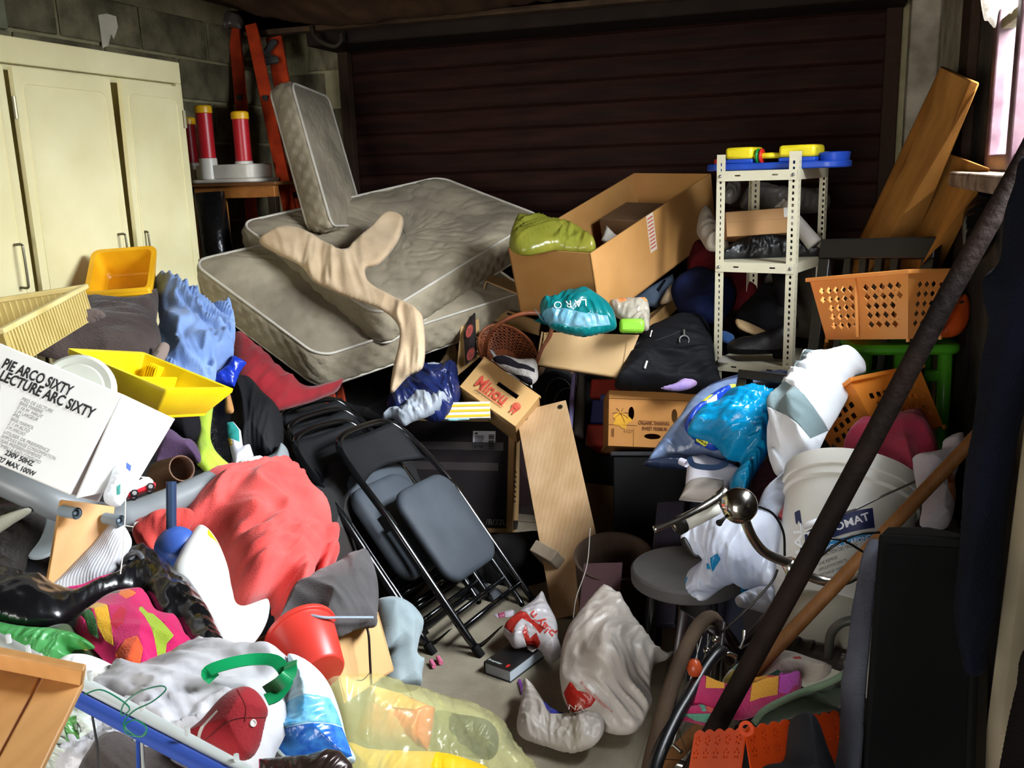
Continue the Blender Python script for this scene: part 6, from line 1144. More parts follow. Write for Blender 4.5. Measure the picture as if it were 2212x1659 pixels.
# orange ball toy, green stool
blob('orange_toy', 'orange rounded plastic toy behind the right end of the level orange basket', 'toy', [(2040, 680), (2060, 655), (2080, 640), (2094, 660), (2092, 695), (2075, 720), (2050, 728), (2030, 722)], 3.15, [plastic('#c8501c', hex2='#b54518'), m_ink], th=.06, amp=.0, rnd=.09, zones=[([(2063, 668), (2070, 664), (2074, 672), (2064, 673)], 1)])
gs = thing('green_stool', 'bright green plastic stool under the level orange basket', 'stool', P(1960, 850, 3.3)); m_gs = plastic('#55a82a', hex2='#479a22', transl=.15)
tz = P(1930, 738, 3.15).z; A = P(1842, 742, 3.1); B = P(2085, 735, 3.05); M_, lx, ly = frm(Vector((A.x, A.y, tz)), Vector((B.x, B.y, tz)), Vector((A.x, A.y+.3, tz)))
MB(M_).prism(rrect(0, 0, lx, .28, .05), -.035, 0).build('seat', m_gs, gs, bev=.012)
for x in (.05, lx*.47, lx-.05): 
    for y in (.03, .24): MB(M_).tube([(x, y, -.03), (x+(x-lx/2)*.08, y, -.40)], [.024, .02], 12).build('leg', m_gs, gs, smooth=True)
MB(M_).box(.05, .02, -.13, lx-.04, .045, -.09).build('stretcher', m_gs, gs, bev=.008); MB(M_).box(lx*.47, .02, -.33, lx-.04, .045, -.28).build('stretcher', m_gs, gs, bev=.008)
# cloths and bags around the baskets
blob('grey_striped_sheet', 'white sheet with broad grey green bands draped left of the tipped basket', 'sheet', [(1722, 830), (1730, 795), (1745, 778), (1780, 768), (1840, 762), (1865, 775), (1868, 800), (1840, 815), (1830, 860), (1790, 930), (1760, 985), (1725, 990), (1700, 1030), (1672, 1020), (1662, 960), (1680, 890), (1700, 850)],
     [(1740, 790, 3.0), (1860, 775, 2.95), (1670, 1000, 2.75), (1770, 970, 2.6), (1740, 880, 2.7)], [cloth('#eef0f2', hex2='#dfe4ea'), cloth('#7f9194', hex2='#6c8083')], th=.07, amp=.045, fs=8, ang=55, zones=[([(1722, 832), (1738, 800), (1790, 770), (1805, 768), (1760, 812), (1722, 858)], 1), ([(1678, 905), (1700, 858), (1718, 866), (1765, 900), (1790, 930), (1765, 972), (1720, 945), (1672, 930)], 1)])
m_dpp = poly('#4c5f86', hex2='#35446a', clear=.1)
blob('pillow_pack', 'blue grey see-through pillow packet with a printed edge under the turquoise bag', 'packet', [(1398, 1003), (1430, 950), (1465, 905), (1490, 870), (1530, 840), (1600, 818), (1660, 812), (1705, 818), (1700, 860), (1690, 920), (1640, 980), (1570, 1000), (1500, 992), (1450, 1000)], [(1400, 1003, 3.1), (1700, 820, 3.5), (1690, 930, 3.2), (1500, 900, 3.2)], [poly('#8ea0c2', hex2='#7186ac'), poly('#4a567a', hex2='#3a4568')], th=.08, amp=.012, crump=True, fs=5, rnd=.1, zones=[([(1498, 868), (1530, 843), (1600, 822), (1660, 815), (1702, 820), (1700, 845), (1640, 842), (1560, 850)], 1)])
ptext('pillow_pack', 'oreiller de couette - oreiller de couette', (1566, 842), (1700, 832), mat('#a9b3cc', var=0), hgt=7)
blob('printed_tubes', 'royal blue and yellow printed packets along the edge of the turquoise bag', 'packet', [(1478, 920), (1490, 890), (1510, 872), (1540, 850), (1565, 838), (1588, 835), (1580, 855), (1545, 880), (1510, 900), (1495, 935), (1520, 952), (1560, 965), (1540, 972), (1500, 950)], [(1480, 920, 3.04), (1588, 836, 3.2), (1550, 968, 3.0)], [plastic('#1b46b8', hex2='#143796'), plastic('#e2e04a'), plastic('#dfe6ee')], th=.045, amp=.01, crump=True, fs=14, zones=[([(1568, 842), (1590, 834), (1584, 848), (1572, 850)], 1), ([(1510, 872), (1530, 858), (1534, 866), (1518, 880)], 1), ([(1520, 880), (1540, 868), (1546, 876), (1524, 890)], 2), ([(1505, 948), (1530, 957), (1524, 966), (1500, 955)], 1)])
blob('turquoise_bag', 'glossy turquoise plastic bag piled on the blue grey pillow packet', 'bag', [(1485, 930), (1500, 900), (1540, 880), (1570, 855), (1600, 848), (1640, 858), (1682, 860), (1682, 900), (1668, 960), (1640, 1010), (1622, 1040), (1600, 1080), (1575, 1045), (1600, 1000), (1570, 990), (1545, 960), (1510, 945)], [(1490, 930, 2.98), (1680, 860, 3.15), (1600, 1075, 2.8), (1600, 930, 2.95)], poly('#12a2d8', hex2='#0b86b8', rough=.2), th=.09, amp=.035, crump=True, fs=6.5, rnd=.1)
wbg = blob('paper_carrier', 'white paper carrier bag with a navy handle below the turquoise bag', 'bag', [(1466, 1080), (1480, 1050), (1486, 990), (1520, 985), (1590, 1010), (1602, 1020), (1575, 1050), (1562, 1090), (1520, 1085)], 3.0, [mat('#e3e1ea', rough=.6, var=.04), mat('#b9b0a6')], th=.05, amp=.008, fs=6, smooth=False, zones=[([(1466, 1080), (1480, 1048), (1560, 1050), (1562, 1088)], 1)])
ribbon('handle', [P(1488, 988, 2.9), P(1500, 1005, 2.88), P(1540, 1010, 2.87), P(1565, 1003, 2.88), P(1570, 992, 2.9)], .018, .002, mat('#1c2f4a', rough=.5), wbg)
blob('navy_folder', 'navy plastic folder edge with rolled papers under the pillow packet', 'folder', [(1390, 1000), (1440, 985), (1488, 990), (1488, 1012), (1440, 1012), (1402, 1008)], 3.05, mat('#1c2740', rough=.3), th=.03, amp=.004)
MB().tube([P(1470, 996, 2.98), P(1484, 1002, 2.96)], .012, 12, caps=False).build('rolled_paper', mat('#d8d4e4'), label='tiny rolled paper beside the navy folder', cat='paper')
blob('wine_cloth', 'dark maroon cloth between turquoise bag and white bucket', 'cloth', [(1625, 1040), (1650, 1000), (1680, 1020), (1700, 1050), (1670, 1100), (1640, 1110), (1620, 1080)], 2.85, cloth('#3d1f26'), th=.06, amp=.02)
blob('grey_tshirt', 'pale grey shirt hanging over the rim left of the white bucket', 'shirt', [(1635, 1110), (1650, 1060), (1680, 1030), (1700, 1015), (1760, 985), (1800, 985), (1760, 1010), (1715, 1035), (1700, 1070), (1690, 1120), (1660, 1150), (1640, 1145)], 2.55, cloth('#c2c8d6', hex2='#a8b0c2'), th=.04, amp=.018, fs=9, ang=60)
blob('white_linens', 'white folded cotton showing behind the rim of the white bucket', 'cloth', [(1740, 1000), (1760, 985), (1790, 975), (1830, 972), (1870, 985), (1840, 1000), (1780, 1005)], 2.62, cloth('#eceaf0'), th=.04, amp=.014)
blob('maroon_cloth', 'raspberry red cotton cloth heaped on the white bucket', 'cloth', [(1822, 975), (1840, 950), (1870, 935), (1910, 932), (1960, 915), (1996, 902), (2010, 925), (2026, 960), (2024, 985), (1990, 995), (1978, 1030), (1950, 1015), (1900, 990), (1850, 985)], [(1825, 975, 2.55), (2000, 905, 2.6), (2020, 985, 2.4), (1975, 1030, 2.35)], cloth('#a8324c', hex2='#8c243c'), th=.06, amp=.025, fs=7, ang=-30)
blob('white_bag_right', 'white crumpled bag with an orange patch hanging beside the navy coat', 'bag', [(1972, 1000), (1978, 985), (2030, 975), (2040, 950), (2078, 940), (2076, 990), (2060, 1040), (2062, 1080), (2045, 1140), (1990, 1135), (1992, 1090), (1980, 1050)], 2.2, [cloth('#c2bcc4', hex2='#a39da6'), cloth('#b5652e')], th=.05, amp=.022, fs=8, ang=80, zones=[([(2025, 1040), (2050, 1035), (2060, 1050), (2055, 1100), (2035, 1080)], 1)])
# paint buckets
m_bw = plastic('#f7f6f0', hex2='#efede4', rough=.3, transl=.25)
pbk = thing('paint_bucket', 'large white paint bucket with navy and blue label behind the long dark pole', 'bucket', P(1800, 1300, 2.35))
top = P(1842, 1040, 2.48); bot = P(1800, 1330, 2.30); axd = (top-bot); LB = axd.length; axd.normalize()
side = axd.cross(ray(1830, 1150)).normalized(); fr_ = side.cross(axd).normalized()
Mb_ = Matrix(((side.x, fr_.x, axd.x, bot.x), (side.y, fr_.y, axd.y, bot.y), (side.z, fr_.z, axd.z, bot.z), (0, 0, 0, 1)))
R1, R0 = .178, .150
g = MB(Mb_).lathe([(0, 0), (R0, 0), (R0+.003, .01), (R1-.014, LB-.075), (R1-.006, LB-.07), (R1-.006, LB-.045), (R1, LB-.045), (R1, LB), (R1-.012, LB), (R1-.014, LB-.02), (R0-.006, .02), (0, .02)], 64)
bko = g.build('tub', m_bw, pbk, smooth=False, bev=.0015); g2 = [Vector(v) for v in g.v]; BL['bucket'] = (BVHTree.FromPolygons(g2, [tuple(f) for f in g.f]), pbk)
class _O: pass
MB(Mb_).lathe([(R1-.012, LB), (R1-.02, LB+.004), (R1-.05, LB-.004), (0, LB-.004)], 48).build('lid', m_bw, pbk, smooth=True)
m_nv = mat('#1b2556', rough=.4, var=.03); m_bl = mat('#2f8fd0', rough=.4, var=.03); m_wt = mat('#eef0f4', rough=.5, var=0)
def strip(key, pts, m, name, off=.002, nx=14):
    """quad strip between two pixel curves, conformed"""
    (a, b), (c, d) = pts; vs, fs = [], []
    n = nx
    def bez(q, t): return q[0]*(1-t)**2+q[1]*2*t*(1-t)+q[2]*t*t if len(q) == 3 else q[0]*(1-t)+q[1]*t
    ta = [Vector(p) for p in a]; tb_ = [Vector(p) for p in c]
    for j in range(3):
        for i in range(n+1): t = i/n; p = bez(ta, t)*(1-j/2)+bez(tb_, t)*(j/2); vs.append((p.x, p.y))
    for j in range(2):
        for i in range(n): q = j*(n+1)+i; fs.append((q, q+1, q+n+2, q+n+1))
    return proj(key, vs, fs, m, name, off)
strip('bucket', (([(1738, 1152), (1800, 1108), (1885, 1097)], 0), ([(1740, 1190), (1805, 1150), (1890, 1140)], 0)), m_nv, 'navy_band')
strip('bucket', (([(1716, 1108), (1722, 1102), (1728, 1102)], 0), ([(1745, 1330), (1752, 1330), (1762, 1330)], 0)), m_nv, 'navy_side_band')
strip('bucket', (([(1765, 1180), (1825, 1155), (1892, 1150)], 0), ([(1768, 1196), (1828, 1170), (1894, 1164)], 0)), m_bl, 'blue_band')
ptext('bucket', 'TOLLOMAT', (1742, 1168), (1880, 1122), m_wt, hgt=24, bold=True); ptext('bucket', 'SPECIAL PLAFOND', (1772, 1191), (1884, 1164), m_wt, hgt=14, bold=True)
for s_, p, q, h_ in (('PROTECTION DES TACHES', (1765, 1206), (1852, 1178), 11), ('UNE REPRISE', (1768, 1222), (1810, 1206), 9), ('APPLICATION DIRECTE', (1770, 1234), (1830, 1212), 9), ('SECHAGE 1H30', (1772, 1246), (1822, 1228), 9)): ptext('bucket', s_, p, q, m_ink, hgt=h_)
ptext('bucket', 'SPECIAL', (1748, 1300), (1730, 1130), m_wt, hgt=26, bold=True)
c_ = [(1815+20*cos(t), 1084+20*sin(t)) for t in np.linspace(0, 2*pi, 25)[:-1]]; proj('bucket', c_+[(1815, 1084)], [(i, (i+1) % 24, 24) for i in range(24)], m_bl, 'round_blue_seal', .002)
MB().tube([P(1977, 1040, 2.26), P(1900, 1075, 2.14), P(1850, 1100, 2.10), P(1735, 1138, 2.12)], .0028, 6).build('wire_handle', m_met, pbk); MB().tube([P(1780, 1122, 2.10), P(1735, 1137, 2.11)], .008, 10).build('handle_grip', m_wt, pbk, smooth=True)
b2 = thing('grey_bucket', 'second off-white bucket underneath the labelled paint bucket', 'bucket', P(1820, 1450, 2.2))
top = P(1815, 1320, 2.30); bot = P(1800, 1460, 2.2); axd = (top-bot).normalized(); Mq = Matrix.Translation(bot) @ axd.to_track_quat('Z', 'Y').to_matrix().to_4x4()
MB(Mq).lathe([(0, 0), (.12, 0), (.14, .17), (.147, .17), (.147, .2), (.13, .2), (.12, .02), (0, .02)], 40).build('tub', plastic('#b5b3a4', rough=.5), b2, bev=.001)
# round stool, white plastic bags on it
rs = thing('round_stool', 'round dusty black stool under the white and blue plastic bags', 'stool', PZ(1500, 1420, 0))
cz = P(1485, 1225, 2.95); Mz = Matrix.Translation(cz)
MB(Mz).lathe([(0, -.05), (.17, -.05), (.178, -.045), (.18, -.01), (.172, .0), (0, .003)], 48).build('seat', mat('#4d4a48', rough=.75, hex2='#3a3837', scale=6), rs, bev=.002)
for k in range(4): a = pi/4+k*pi/2; MB().tube([cz+Vector((.13*cos(a), .13*sin(a), -.05)), Vector((cz.x+.16*cos(a), cz.y+.16*sin(a), 0.002))], .012, 10).build('leg', mat('#121212', rough=.4), rs, smooth=True)
m_pw = [poly('#e9edf6', hex2='#cdd4e6', transl=.35), poly('#1c9fd4', hex2='#1780b4')]
blob('blue_print_bag', 'white plastic bag with turquoise blue print hanging from the round stool', 'bag', [(1480, 1130), (1530, 1100), (1600, 1095), (1660, 1110), (1700, 1140), (1722, 1190), (1715, 1240), (1690, 1270), (1640, 1262), (1632, 1272), (1600, 1250), (1560, 1270), (1530, 1290), (1505, 1275), (1488, 1255), (1486, 1235), (1510, 1215), (1520, 1200), (1490, 1170)], [(1480, 1135, 2.55), (1700, 1150, 2.45), (1525, 1285, 2.6), (1690, 1265, 2.4), (1600, 1170, 2.42)], m_pw, th=.08, amp=.035, crump=True, fs=8, rnd=.1, zones=[([(1562, 1170), (1578, 1160), (1582, 1175), (1570, 1196), (1562, 1190)], 1), ([(1485, 1238), (1498, 1232), (1502, 1255), (1492, 1260)], 1), ([(1608, 1258), (1630, 1250), (1630, 1262), (1614, 1270)], 1), ([(1540, 1195), (1558, 1190), (1556, 1204), (1542, 1204)], 1), ([(1666, 1168), (1684, 1162), (1672, 1172)], 1)])
blob('small_white_bag', 'small white plastic bag crumpled under the blue print bag', 'bag', [(1590, 1290), (1630, 1272), (1680, 1265), (1700, 1285), (1690, 1310), (1660, 1325), (1620, 1315), (1595, 1310)], 2.35, poly('#b9bcc8'), th=.05, amp=.022, crump=True, fs=10)
blob('blue_pack', 'strong blue plastic packet between the white bags and the paint bucket', 'packet', [(1700, 1290), (1715, 1250), (1732, 1262), (1735, 1290), (1720, 1330), (1702, 1325)], 2.3, poly('#1f5fd0'), th=.03, amp=.008)
blob('pink_rag', 'salmon pink cloth between blue print bag and paint bucket', 'cloth', [(1650, 1115), (1670, 1098), (1695, 1085), (1702, 1110), (1708, 1140), (1690, 1140), (1660, 1128)], 2.5, cloth('#c25a5e'), th=.03, amp=.012)
blob('tape_tongue', 'dark strap dangling from the handlebar over the round stool', 'strap', [(1470, 1165), (1480, 1160), (1490, 1175), (1500, 1195), (1512, 1205), (1500, 1206), (1488, 1196), (1474, 1180)], 2.1, mat('#1a1613', rough=.5), th=.008, amp=.002)
# ------------------------------------------------------------------ bicycle
by = thing('bicycle', 'old bicycle with chrome bell and curved handlebar at the lower right', 'bicycle', PZ(1560, 1700, 0)); m_ch = mat('#c9c5bd', metal=1, rough=.22, var=.05); m_cb2 = mat('#0c0c0e', rough=.35, var=0)
St = P(1705, 1225, 1.95)
MB().tube(spline([P(1455, 1138, 1.85), P(1500, 1115, 1.86), P(1570, 1085, 1.86), P(1603, 1098, 1.87), P(1612, 1130, 1.88), P(1628, 1165, 1.90), P(1655, 1195, 1.93), P(1705, 1218, 1.95), P(1745, 1243, 1.97), P(1785, 1256, 1.97), P(1830, 1252, 1.96), P(1875, 1222, 1.93), P(1930, 1180, 1.9)], 8), .0105, 14).build('handlebar', m_ch, by, smooth=True)
gp = MB().tube([P(1548, 1095, 1.85), P(1530, 1103, 1.845), P(1476, 1130, 1.84)], [.0155, .017, .0175], 16).build('grip', mat('#c9c6bb', rough=.45), by, smooth=True)
MB().tube([P(1476, 1130, 1.84), P(1462, 1137, 1.835)], [.0185, .019], 16).build('end_cap', mat('#17140f', rough=.7), gp, smooth=True)
MB().tube(spline([P(1558, 1068, 1.83), P(1540, 1082, 1.82), P(1500, 1105, 1.80), P(1450, 1130, 1.79), P(1412, 1144, 1.79)], 6), [.007, .007, .007, .007, .008, .008, .008, .008, .008, .008, .007, .007, .006, .006, .006, .005, .005, .005, .0055, .0055, .006, .006, .0065, .007, .007], 10).build('brake_lever', m_ch, by, smooth=True)
MB().tube([P(1545, 1080, 1.84), P(1566, 1062, 1.85), P(1572, 1058, 1.85)], [.010, .012, .006], 10).build('lever_clamp', m_ch, by, smooth=True)
bc = P(1597, 1092, 1.78); Mz = Matrix.Translation(bc) @ (Vector((.3, -.75, .35))).normalized().to_track_quat('Z', 'Y').to_matrix().to_4x4()
be = MB(Mz).lathe([(0, -.024), (.02, -.023), (.030, -.015), (.0335, -.004), (.035, -.003), (.035, 0), (.0345, .001), (.033, .012), (.027, .022), (.016, .029), (0, .031)], 40).build('bell', mat('#bdb7ae', metal=1, rough=.16, var=.04), by, smooth=True)
MB().tube([P(1566, 1118, 1.8), P(1560, 1124, 1.78), P(1553, 1130, 1.77)], [.003, .004, .007], 8).build('bell_thumb', m_cb2, be)
MB().tube([P(1600, 1100, 1.87), bc], .006, 8).build('bell_bracket', m_cb2, be)
MB().tube([P(1702, 1212, 1.95), P(1712, 1240, 1.96), P(1700, 1290, 1.99)], [.016, .014, .0125], 14).build('stem', m_ch, by, smooth=True)
for pts in ([(1636, 1092, 1.85), (1670, 1110, 1.86), (1692, 1150, 1.88), (1695, 1200, 1.9)], [(1680, 1230, 1.9), (1665, 1260, 1.9), (1610, 1320, 1.92), (1555, 1370, 1.95)], [(1752, 1220, 1.85), (1800, 1180, 1.82), (1850, 1155, 1.82), (1900, 1150, 1.84)], [(1720, 1290, 1.9), (1740, 1180, 1.83), (1810, 1165, 1.82), (1870, 1195, 1.84)], [(1700, 1300, 1.95), (1650, 1370, 1.97), (1600, 1400, 1.98)]):
    MB().tube(spline([P(*q) for q in pts], 8), .0026, 7).build('cable', m_cb2, by, smooth=True)
MB().tube([P(1700, 1285, 2.0), P(1668, 1330, 2.02), P(1600, 1415, 2.05)], [.016, .017, .018], 14).build('head_tube', mat('#241a1c', rough=.4), by, smooth=True)
# wheel
WR = .335; wcx = P(1478, 1640, 2.0); up2 = (P(1520, 1345, 2.0)-wcx).normalized(); hor = (P(1400, 1659, 1.72)-wcx); hor -= up2*hor.dot(up2); hor.normalize(); wn_ = hor.cross(up2)
wcx = Vector((wcx.x, wcx.y, WR+.005)); Mw = Matrix(((hor.x, up2.x, wn_.x, wcx.x), (hor.y, up2.y, wn_.y, wcx.y), (hor.z, up2.z, wn_.z, wcx.z), (0, 0, 0, 1)))
wh = MB().tube(circ((0, 0, 0), WR-.016, 72, Mw), .0155, 12, closed=True).build('tyre', mat('#4c3d2f', rough=.8, hex2='#35291f', bump=.3, bscale=200), by, smooth=True)
MB().tube(circ((0, 0, 0), WR-.036, 72, Mw), .009, 8, closed=True).build('rim', m_ch, by, smooth=True)
for k in range(36):
    a = 2*pi*k/36; s2 = 1 if k % 2 else -1; p1 = Mw @ Vector(((WR-.04)*cos(a), (WR-.04)*sin(a), 0)); a2 = a+.9*(1 if (k//2) % 2 else -1); p2 = Mw @ Vector((.02*cos(a2), .02*sin(a2), .03*s2))
    MB().tube([p1, p2], .0011, 4).build('spoke', mat('#8c8a86', metal=.9, rough=.35, var=0), by)
MB(Mw).lathe([(0, -.045), (.008, -.045), (.008, -.035), (.021, -.033), (.021, -.028), (.012, -.02), (.012, .02), (.021, .028), (.021, .033), (.008, .035), (.008, .045), (0, .045)], 20).build('hub', m_ch, by, smooth=False)
rows = []
for i in range(33):
    a = radians(20+110*i/32); rows.append([Mw @ Vector(((WR+.012-.012*(abs(k-3)/3)**2)*cos(a), (WR+.012-.012*(abs(k-3)/3)**2)*sin(a), -.028+.056*k/6)) for k in range(7)])
off_m = T(0, 0, 0)
MB().tube(spline([P(1578, 1428, 1.95), P(1555, 1408, 1.92), P(1525, 1440, 1.88), P(1490, 1500, 1.82), P(1455, 1560, 1.76), P(1420, 1640, 1.7), P(1400, 1720, 1.66)], 8), .0135, 12).build('mudguard', m_cb2, by, smooth=True)
for s2 in (-1, 1): MB().tube([Mw @ Vector((0, 0, .045*s2)), Mw @ Vector((.03, .33, .04*s2)), P(1600, 1415, 2.05)], [.009, .012, .014], 10).build('fork_blade', mat('#241a1c', rough=.4), by, smooth=True)
MB().tube(spline([P(1548, 1372, 1.97), P(1550, 1385, 1.94), P(1532, 1408, 1.93), P(1548, 1420, 1.92), P(1570, 1412, 1.92), P(1590, 1418, 1.93)], 5), .005, 8).build('brake_caliper', m_ch, by, smooth=True)
for q_ in ((1546, 1380), (1527, 1404)): MB(Matrix.Translation(P(q_[0], q_[1], 1.91))).lathe([(0, -.007), (.007, -.005), (.008, 0), (.007, .005), (0, .007)], 12).build('brake_nut', m_ch, by, smooth=True)
MB().tube(spline([P(1608, 1362, 1.98), P(1606, 1380, 1.97), P(1598, 1400, 1.96)], 4), .004, 8).build('brake_hook', m_ch, by)
MB(Matrix.Translation(P(1500, 1442, 1.84))).lathe([(0, -.018), (.012, -.014), (.016, 0), (.010, .014), (0, .018)], 16).build('orange_reflector', plastic('#c4532a', transl=.3), by, smooth=True)
MB().tube([P(1455, 1610, 1.7), P(1472, 1625, 1.68)], .004, 8).build('mudguard_stay', m_ch, by)
# ------------------------------------------------------------------ lower right
tw = [cloth('#b52a5c', hex2='#9c2250', bump=.5, bscale=180), cloth('#dc9a32', bump=.5, bscale=180), cloth('#d0544a', bump=.5, bscale=180), cloth('#c04ca8', bump=.5, bscale=180), cloth('#5f9a80', bump=.5, bscale=180), cloth('#dccfc0', hex2='#c7b9aa', bump=.5, bscale=180)]
blob('patterned_towel', 'pale towel with green and orange motifs spread behind the striped towel', 'towel', [(1560, 1480), (1570, 1455), (1600, 1430), (1650, 1410), (1700, 1408), (1750, 1425), (1795, 1445), (1770, 1470), (1700, 1480), (1640, 1500), (1580, 1510)], 2.0, [tw[5], tw[4], mat('#c9b24a'), tw[2]], th=.05, amp=.016, zones=[([(1650, 1472), (1670, 1462), (1690, 1470), (1668, 1480)], 1), ([(1575, 1450), (1592, 1440), (1600, 1448), (1585, 1458)], 1), ([(1562, 1470), (1580, 1455), (1588, 1470), (1575, 1490), (1564, 1488)], 2), ([(1700, 1435), (1720, 1430), (1722, 1438), (1705, 1440)], 3)])
blob('striped_towel', 'rolled towel with raspberry, orange and mauve stripes above the orange lace basket', 'towel', [(1488, 1520), (1500, 1490), (1520, 1484), (1560, 1498), (1600, 1502), (1650, 1490), (1700, 1474), (1730, 1468), (1728, 1495), (1710, 1515), (1650, 1535), (1600, 1550), (1560, 1540), (1510, 1530)], [(1490, 1510, 1.84), (1728, 1470, 1.95), (1600, 1545, 1.78)], tw, th=.05, amp=.01, rnd=.06, zones=[([(1520, 1484), (1565, 1498), (1562, 1525), (1522, 1520)], 1), ([(1625, 1490), (1655, 1482), (1680, 1480), (1678, 1522), (1640, 1532), (1618, 1540)], 1), ([(1655, 1482), (1682, 1476), (1684, 1486), (1656, 1492)], 2), ([(1682, 1474), (1728, 1466), (1724, 1496), (1700, 1516), (1680, 1520)], 3)])
blob('folded_towel', 'folded towel end with green and pink checks below the rolled striped towel', 'towel', [(1470, 1542), (1480, 1530), (1510, 1522), (1540, 1530), (1558, 1545), (1545, 1570), (1500, 1562), (1460, 1555), (1478, 1550)], 1.8, [tw[0], tw[4], tw[2]], th=.035, amp=.008, zones=[([(1508, 1524), (1520, 1526), (1522, 1545), (1512, 1545)], 1), ([(1522, 1526), (1545, 1535), (1542, 1550), (1524, 1545)], 2), ([(1466, 1546), (1540, 1550), (1540, 1568), (1500, 1560)], 1)])
blob('olive_bag', 'dark olive bag with pale piped edge sagging over the orange lace basket', 'bag', [(1628, 1560), (1660, 1530), (1720, 1500), (1790, 1475), (1825, 1450), (1836, 1430), (1840, 1470), (1830, 1520), (1780, 1540), (1720, 1550), (1650, 1570)], 1.75, cloth('#3a4a38', hex2='#263022'), th=.05, amp=.014)
MB().tube(spline([P(1628, 1562, 1.70), P(1655, 1532, 1.70), P(1720, 1500, 1.70), P(1790, 1474, 1.70), P(1826, 1452, 1.70), P(1830, 1430, 1.72)], 8), .006, 8).build('piping', cloth('#6f8468'), BL['olive_bag'][1], smooth=True)
# orange lace basket
lk = thing('lace_basket', 'bright orange plastic basket with lacy flower edge at the bottom right', 'basket', P(1650, 1700, 1.5)); m_lo = plastic('#e04c14', hex2='#c8400e', transl=.2)
A, B = P(1530, 1580, 1.50), P(1612, 1590, 1.42); C_ = P(1520, 1720, 1.45)
def lace(A, B, C_, n, rows_, nm):
    M_, lx, ly = frm(A, B, C_); hs = []
    for r in range(rows_):
        for c in range(n):
            x = lx*(c+.5)/n; y = .012+r*.022
            for k in range(5): a = 2*pi*k/5+r; q = .0065; hs.append([(x+q*cos(a)+.0027*cos(b), y+q*sin(a)+.0027*sin(b)) for b in np.linspace(0, 2*pi, 7)[:-1]])
    out = []; m_ = n*2
    for i in range(m_*4+1): t = i/(m_*4); out.append((lx*t, -.006*abs(sin(pi*t*m_/2))))
    MB(M_).panel(out+[(lx, ly), (0, ly)], [h for h in hs if min(p[0] for p in h) > .002 and max(p[0] for p in h) < lx-.002], .0025).build(nm, m_lo, lk)
    return M_, lx, ly
lace(P(1500, 1585, 1.60), P(1610, 1578, 1.46), P(1520, 1720, 1.50), 5, 2, 'lace_panel'); lace(P(1610, 1578, 1.46), P(1812, 1540, 1.72), P(1622, 1720, 1.42), 9, 2, 'lace_panel')
MB(Matrix.Translation(P(1612, 1574, 1.45)) @ (CAM-P(1612, 1574, 1.45)).normalized().to_track_quat('Z', 'Y').to_matrix().to_4x4()).lathe([(.006, -.002), (.011, -.002), (.012, .001), (.006, .001)], 16).build('edge_ring', m_lo, lk)
blob('dark_boot', 'dark grey rubber boot upright before the orange lace basket', 'boot', [(1640, 1720), (1645, 1660), (1690, 1645), (1700, 1600), (1706, 1560), (1725, 1543), (1750, 1545), (1768, 1570), (1785, 1620), (1800, 1659), (1810, 1720)], 1.36, mat('#26272b', rough=.6, hex2='#1b1b1f'), th=.06, amp=.004, rnd=.06)
blob('grey_tarp', 'grey tarpaulin edge lying against the left side of the black speaker box', 'tarpaulin', [(1876, 1200), (1894, 1165), (1882, 1300), (1864, 1500), (1846, 1720), (1818, 1720), (1834, 1480), (1850, 1380), (1864, 1260)], [(1890, 1180, 1.56), (1864, 1260, 1.56), (1850, 1500, 1.47), (1830, 1720, 1.38)], cloth('#5c5e69', hex2='#3c3d46', sheen=0.0), th=.03, amp=.008)
MB().tube(spline([P(1890, 1340, 1.75), P(1860, 1338, 1.76), P(1820, 1345, 1.78), P(1795, 1370, 1.8), P(1790, 1420, 1.82)], 8), .009, 10).build('bent_tube', mat('#55554f', metal=.6, rough=.4), label='dull metal tube bent in a hook left of the speaker box', cat='tube', smooth=True)
blob('brown_bag', 'brown grey plastic bag slumped behind the towels', 'bag', [(1600, 1400), (1650, 1370), (1720, 1380), (1800, 1400), (1850, 1420), (1830, 1450), (1790, 1440), (1700, 1405), (1640, 1412)], 2.15, mat('#3b3330', rough=.4, hex2='#241f1d', bump=.3), th=.07, amp=.03, crump=True, fs=7)
sp = thing('speaker_box', 'tall black speaker cabinet with a raised lid standing at the lower right', 'speaker', P(1990, 1700, 1.5)); m_sp = mat('#0b0b0b', rough=.75, var=.1)
A, B = P(1897, 1150, 1.53), P(2092, 1160, 1.45); C_ = P(1850, 1659, 1.40); M_, lx, ly = frm(A, B, A+(C_-A)*((A.z-.03)/(A.z-C_.z))); sg = 1 if (M_.to_3x3() @ Vector((0, 0, 1))).dot(ray(2000, 1200)) > 0 else -1
MB(M_).box(0, 0, min(0, sg*.22), lx+.02, ly, max(0, sg*.09)).build('cabinet', m_sp, sp, bev=.006)
MB(M_).prism([(.004, 0), (lx*.10, -.012), (lx*.55, -.015), (lx+.01, -.004), (lx+.01, .01), (.004, .01)], min(sg*.004, sg*.21), max(sg*.004, sg*.086)).build('lid', mat('#191817', rough=.5), sp, bev=.003)
MB(M_).box(.012, .02, -sg*.003, lx+.008, ly-.03, 0 if sg > 0 else .003).build('grille_cloth', mat('#0a0a0a', rough=.95, var=.2), sp)
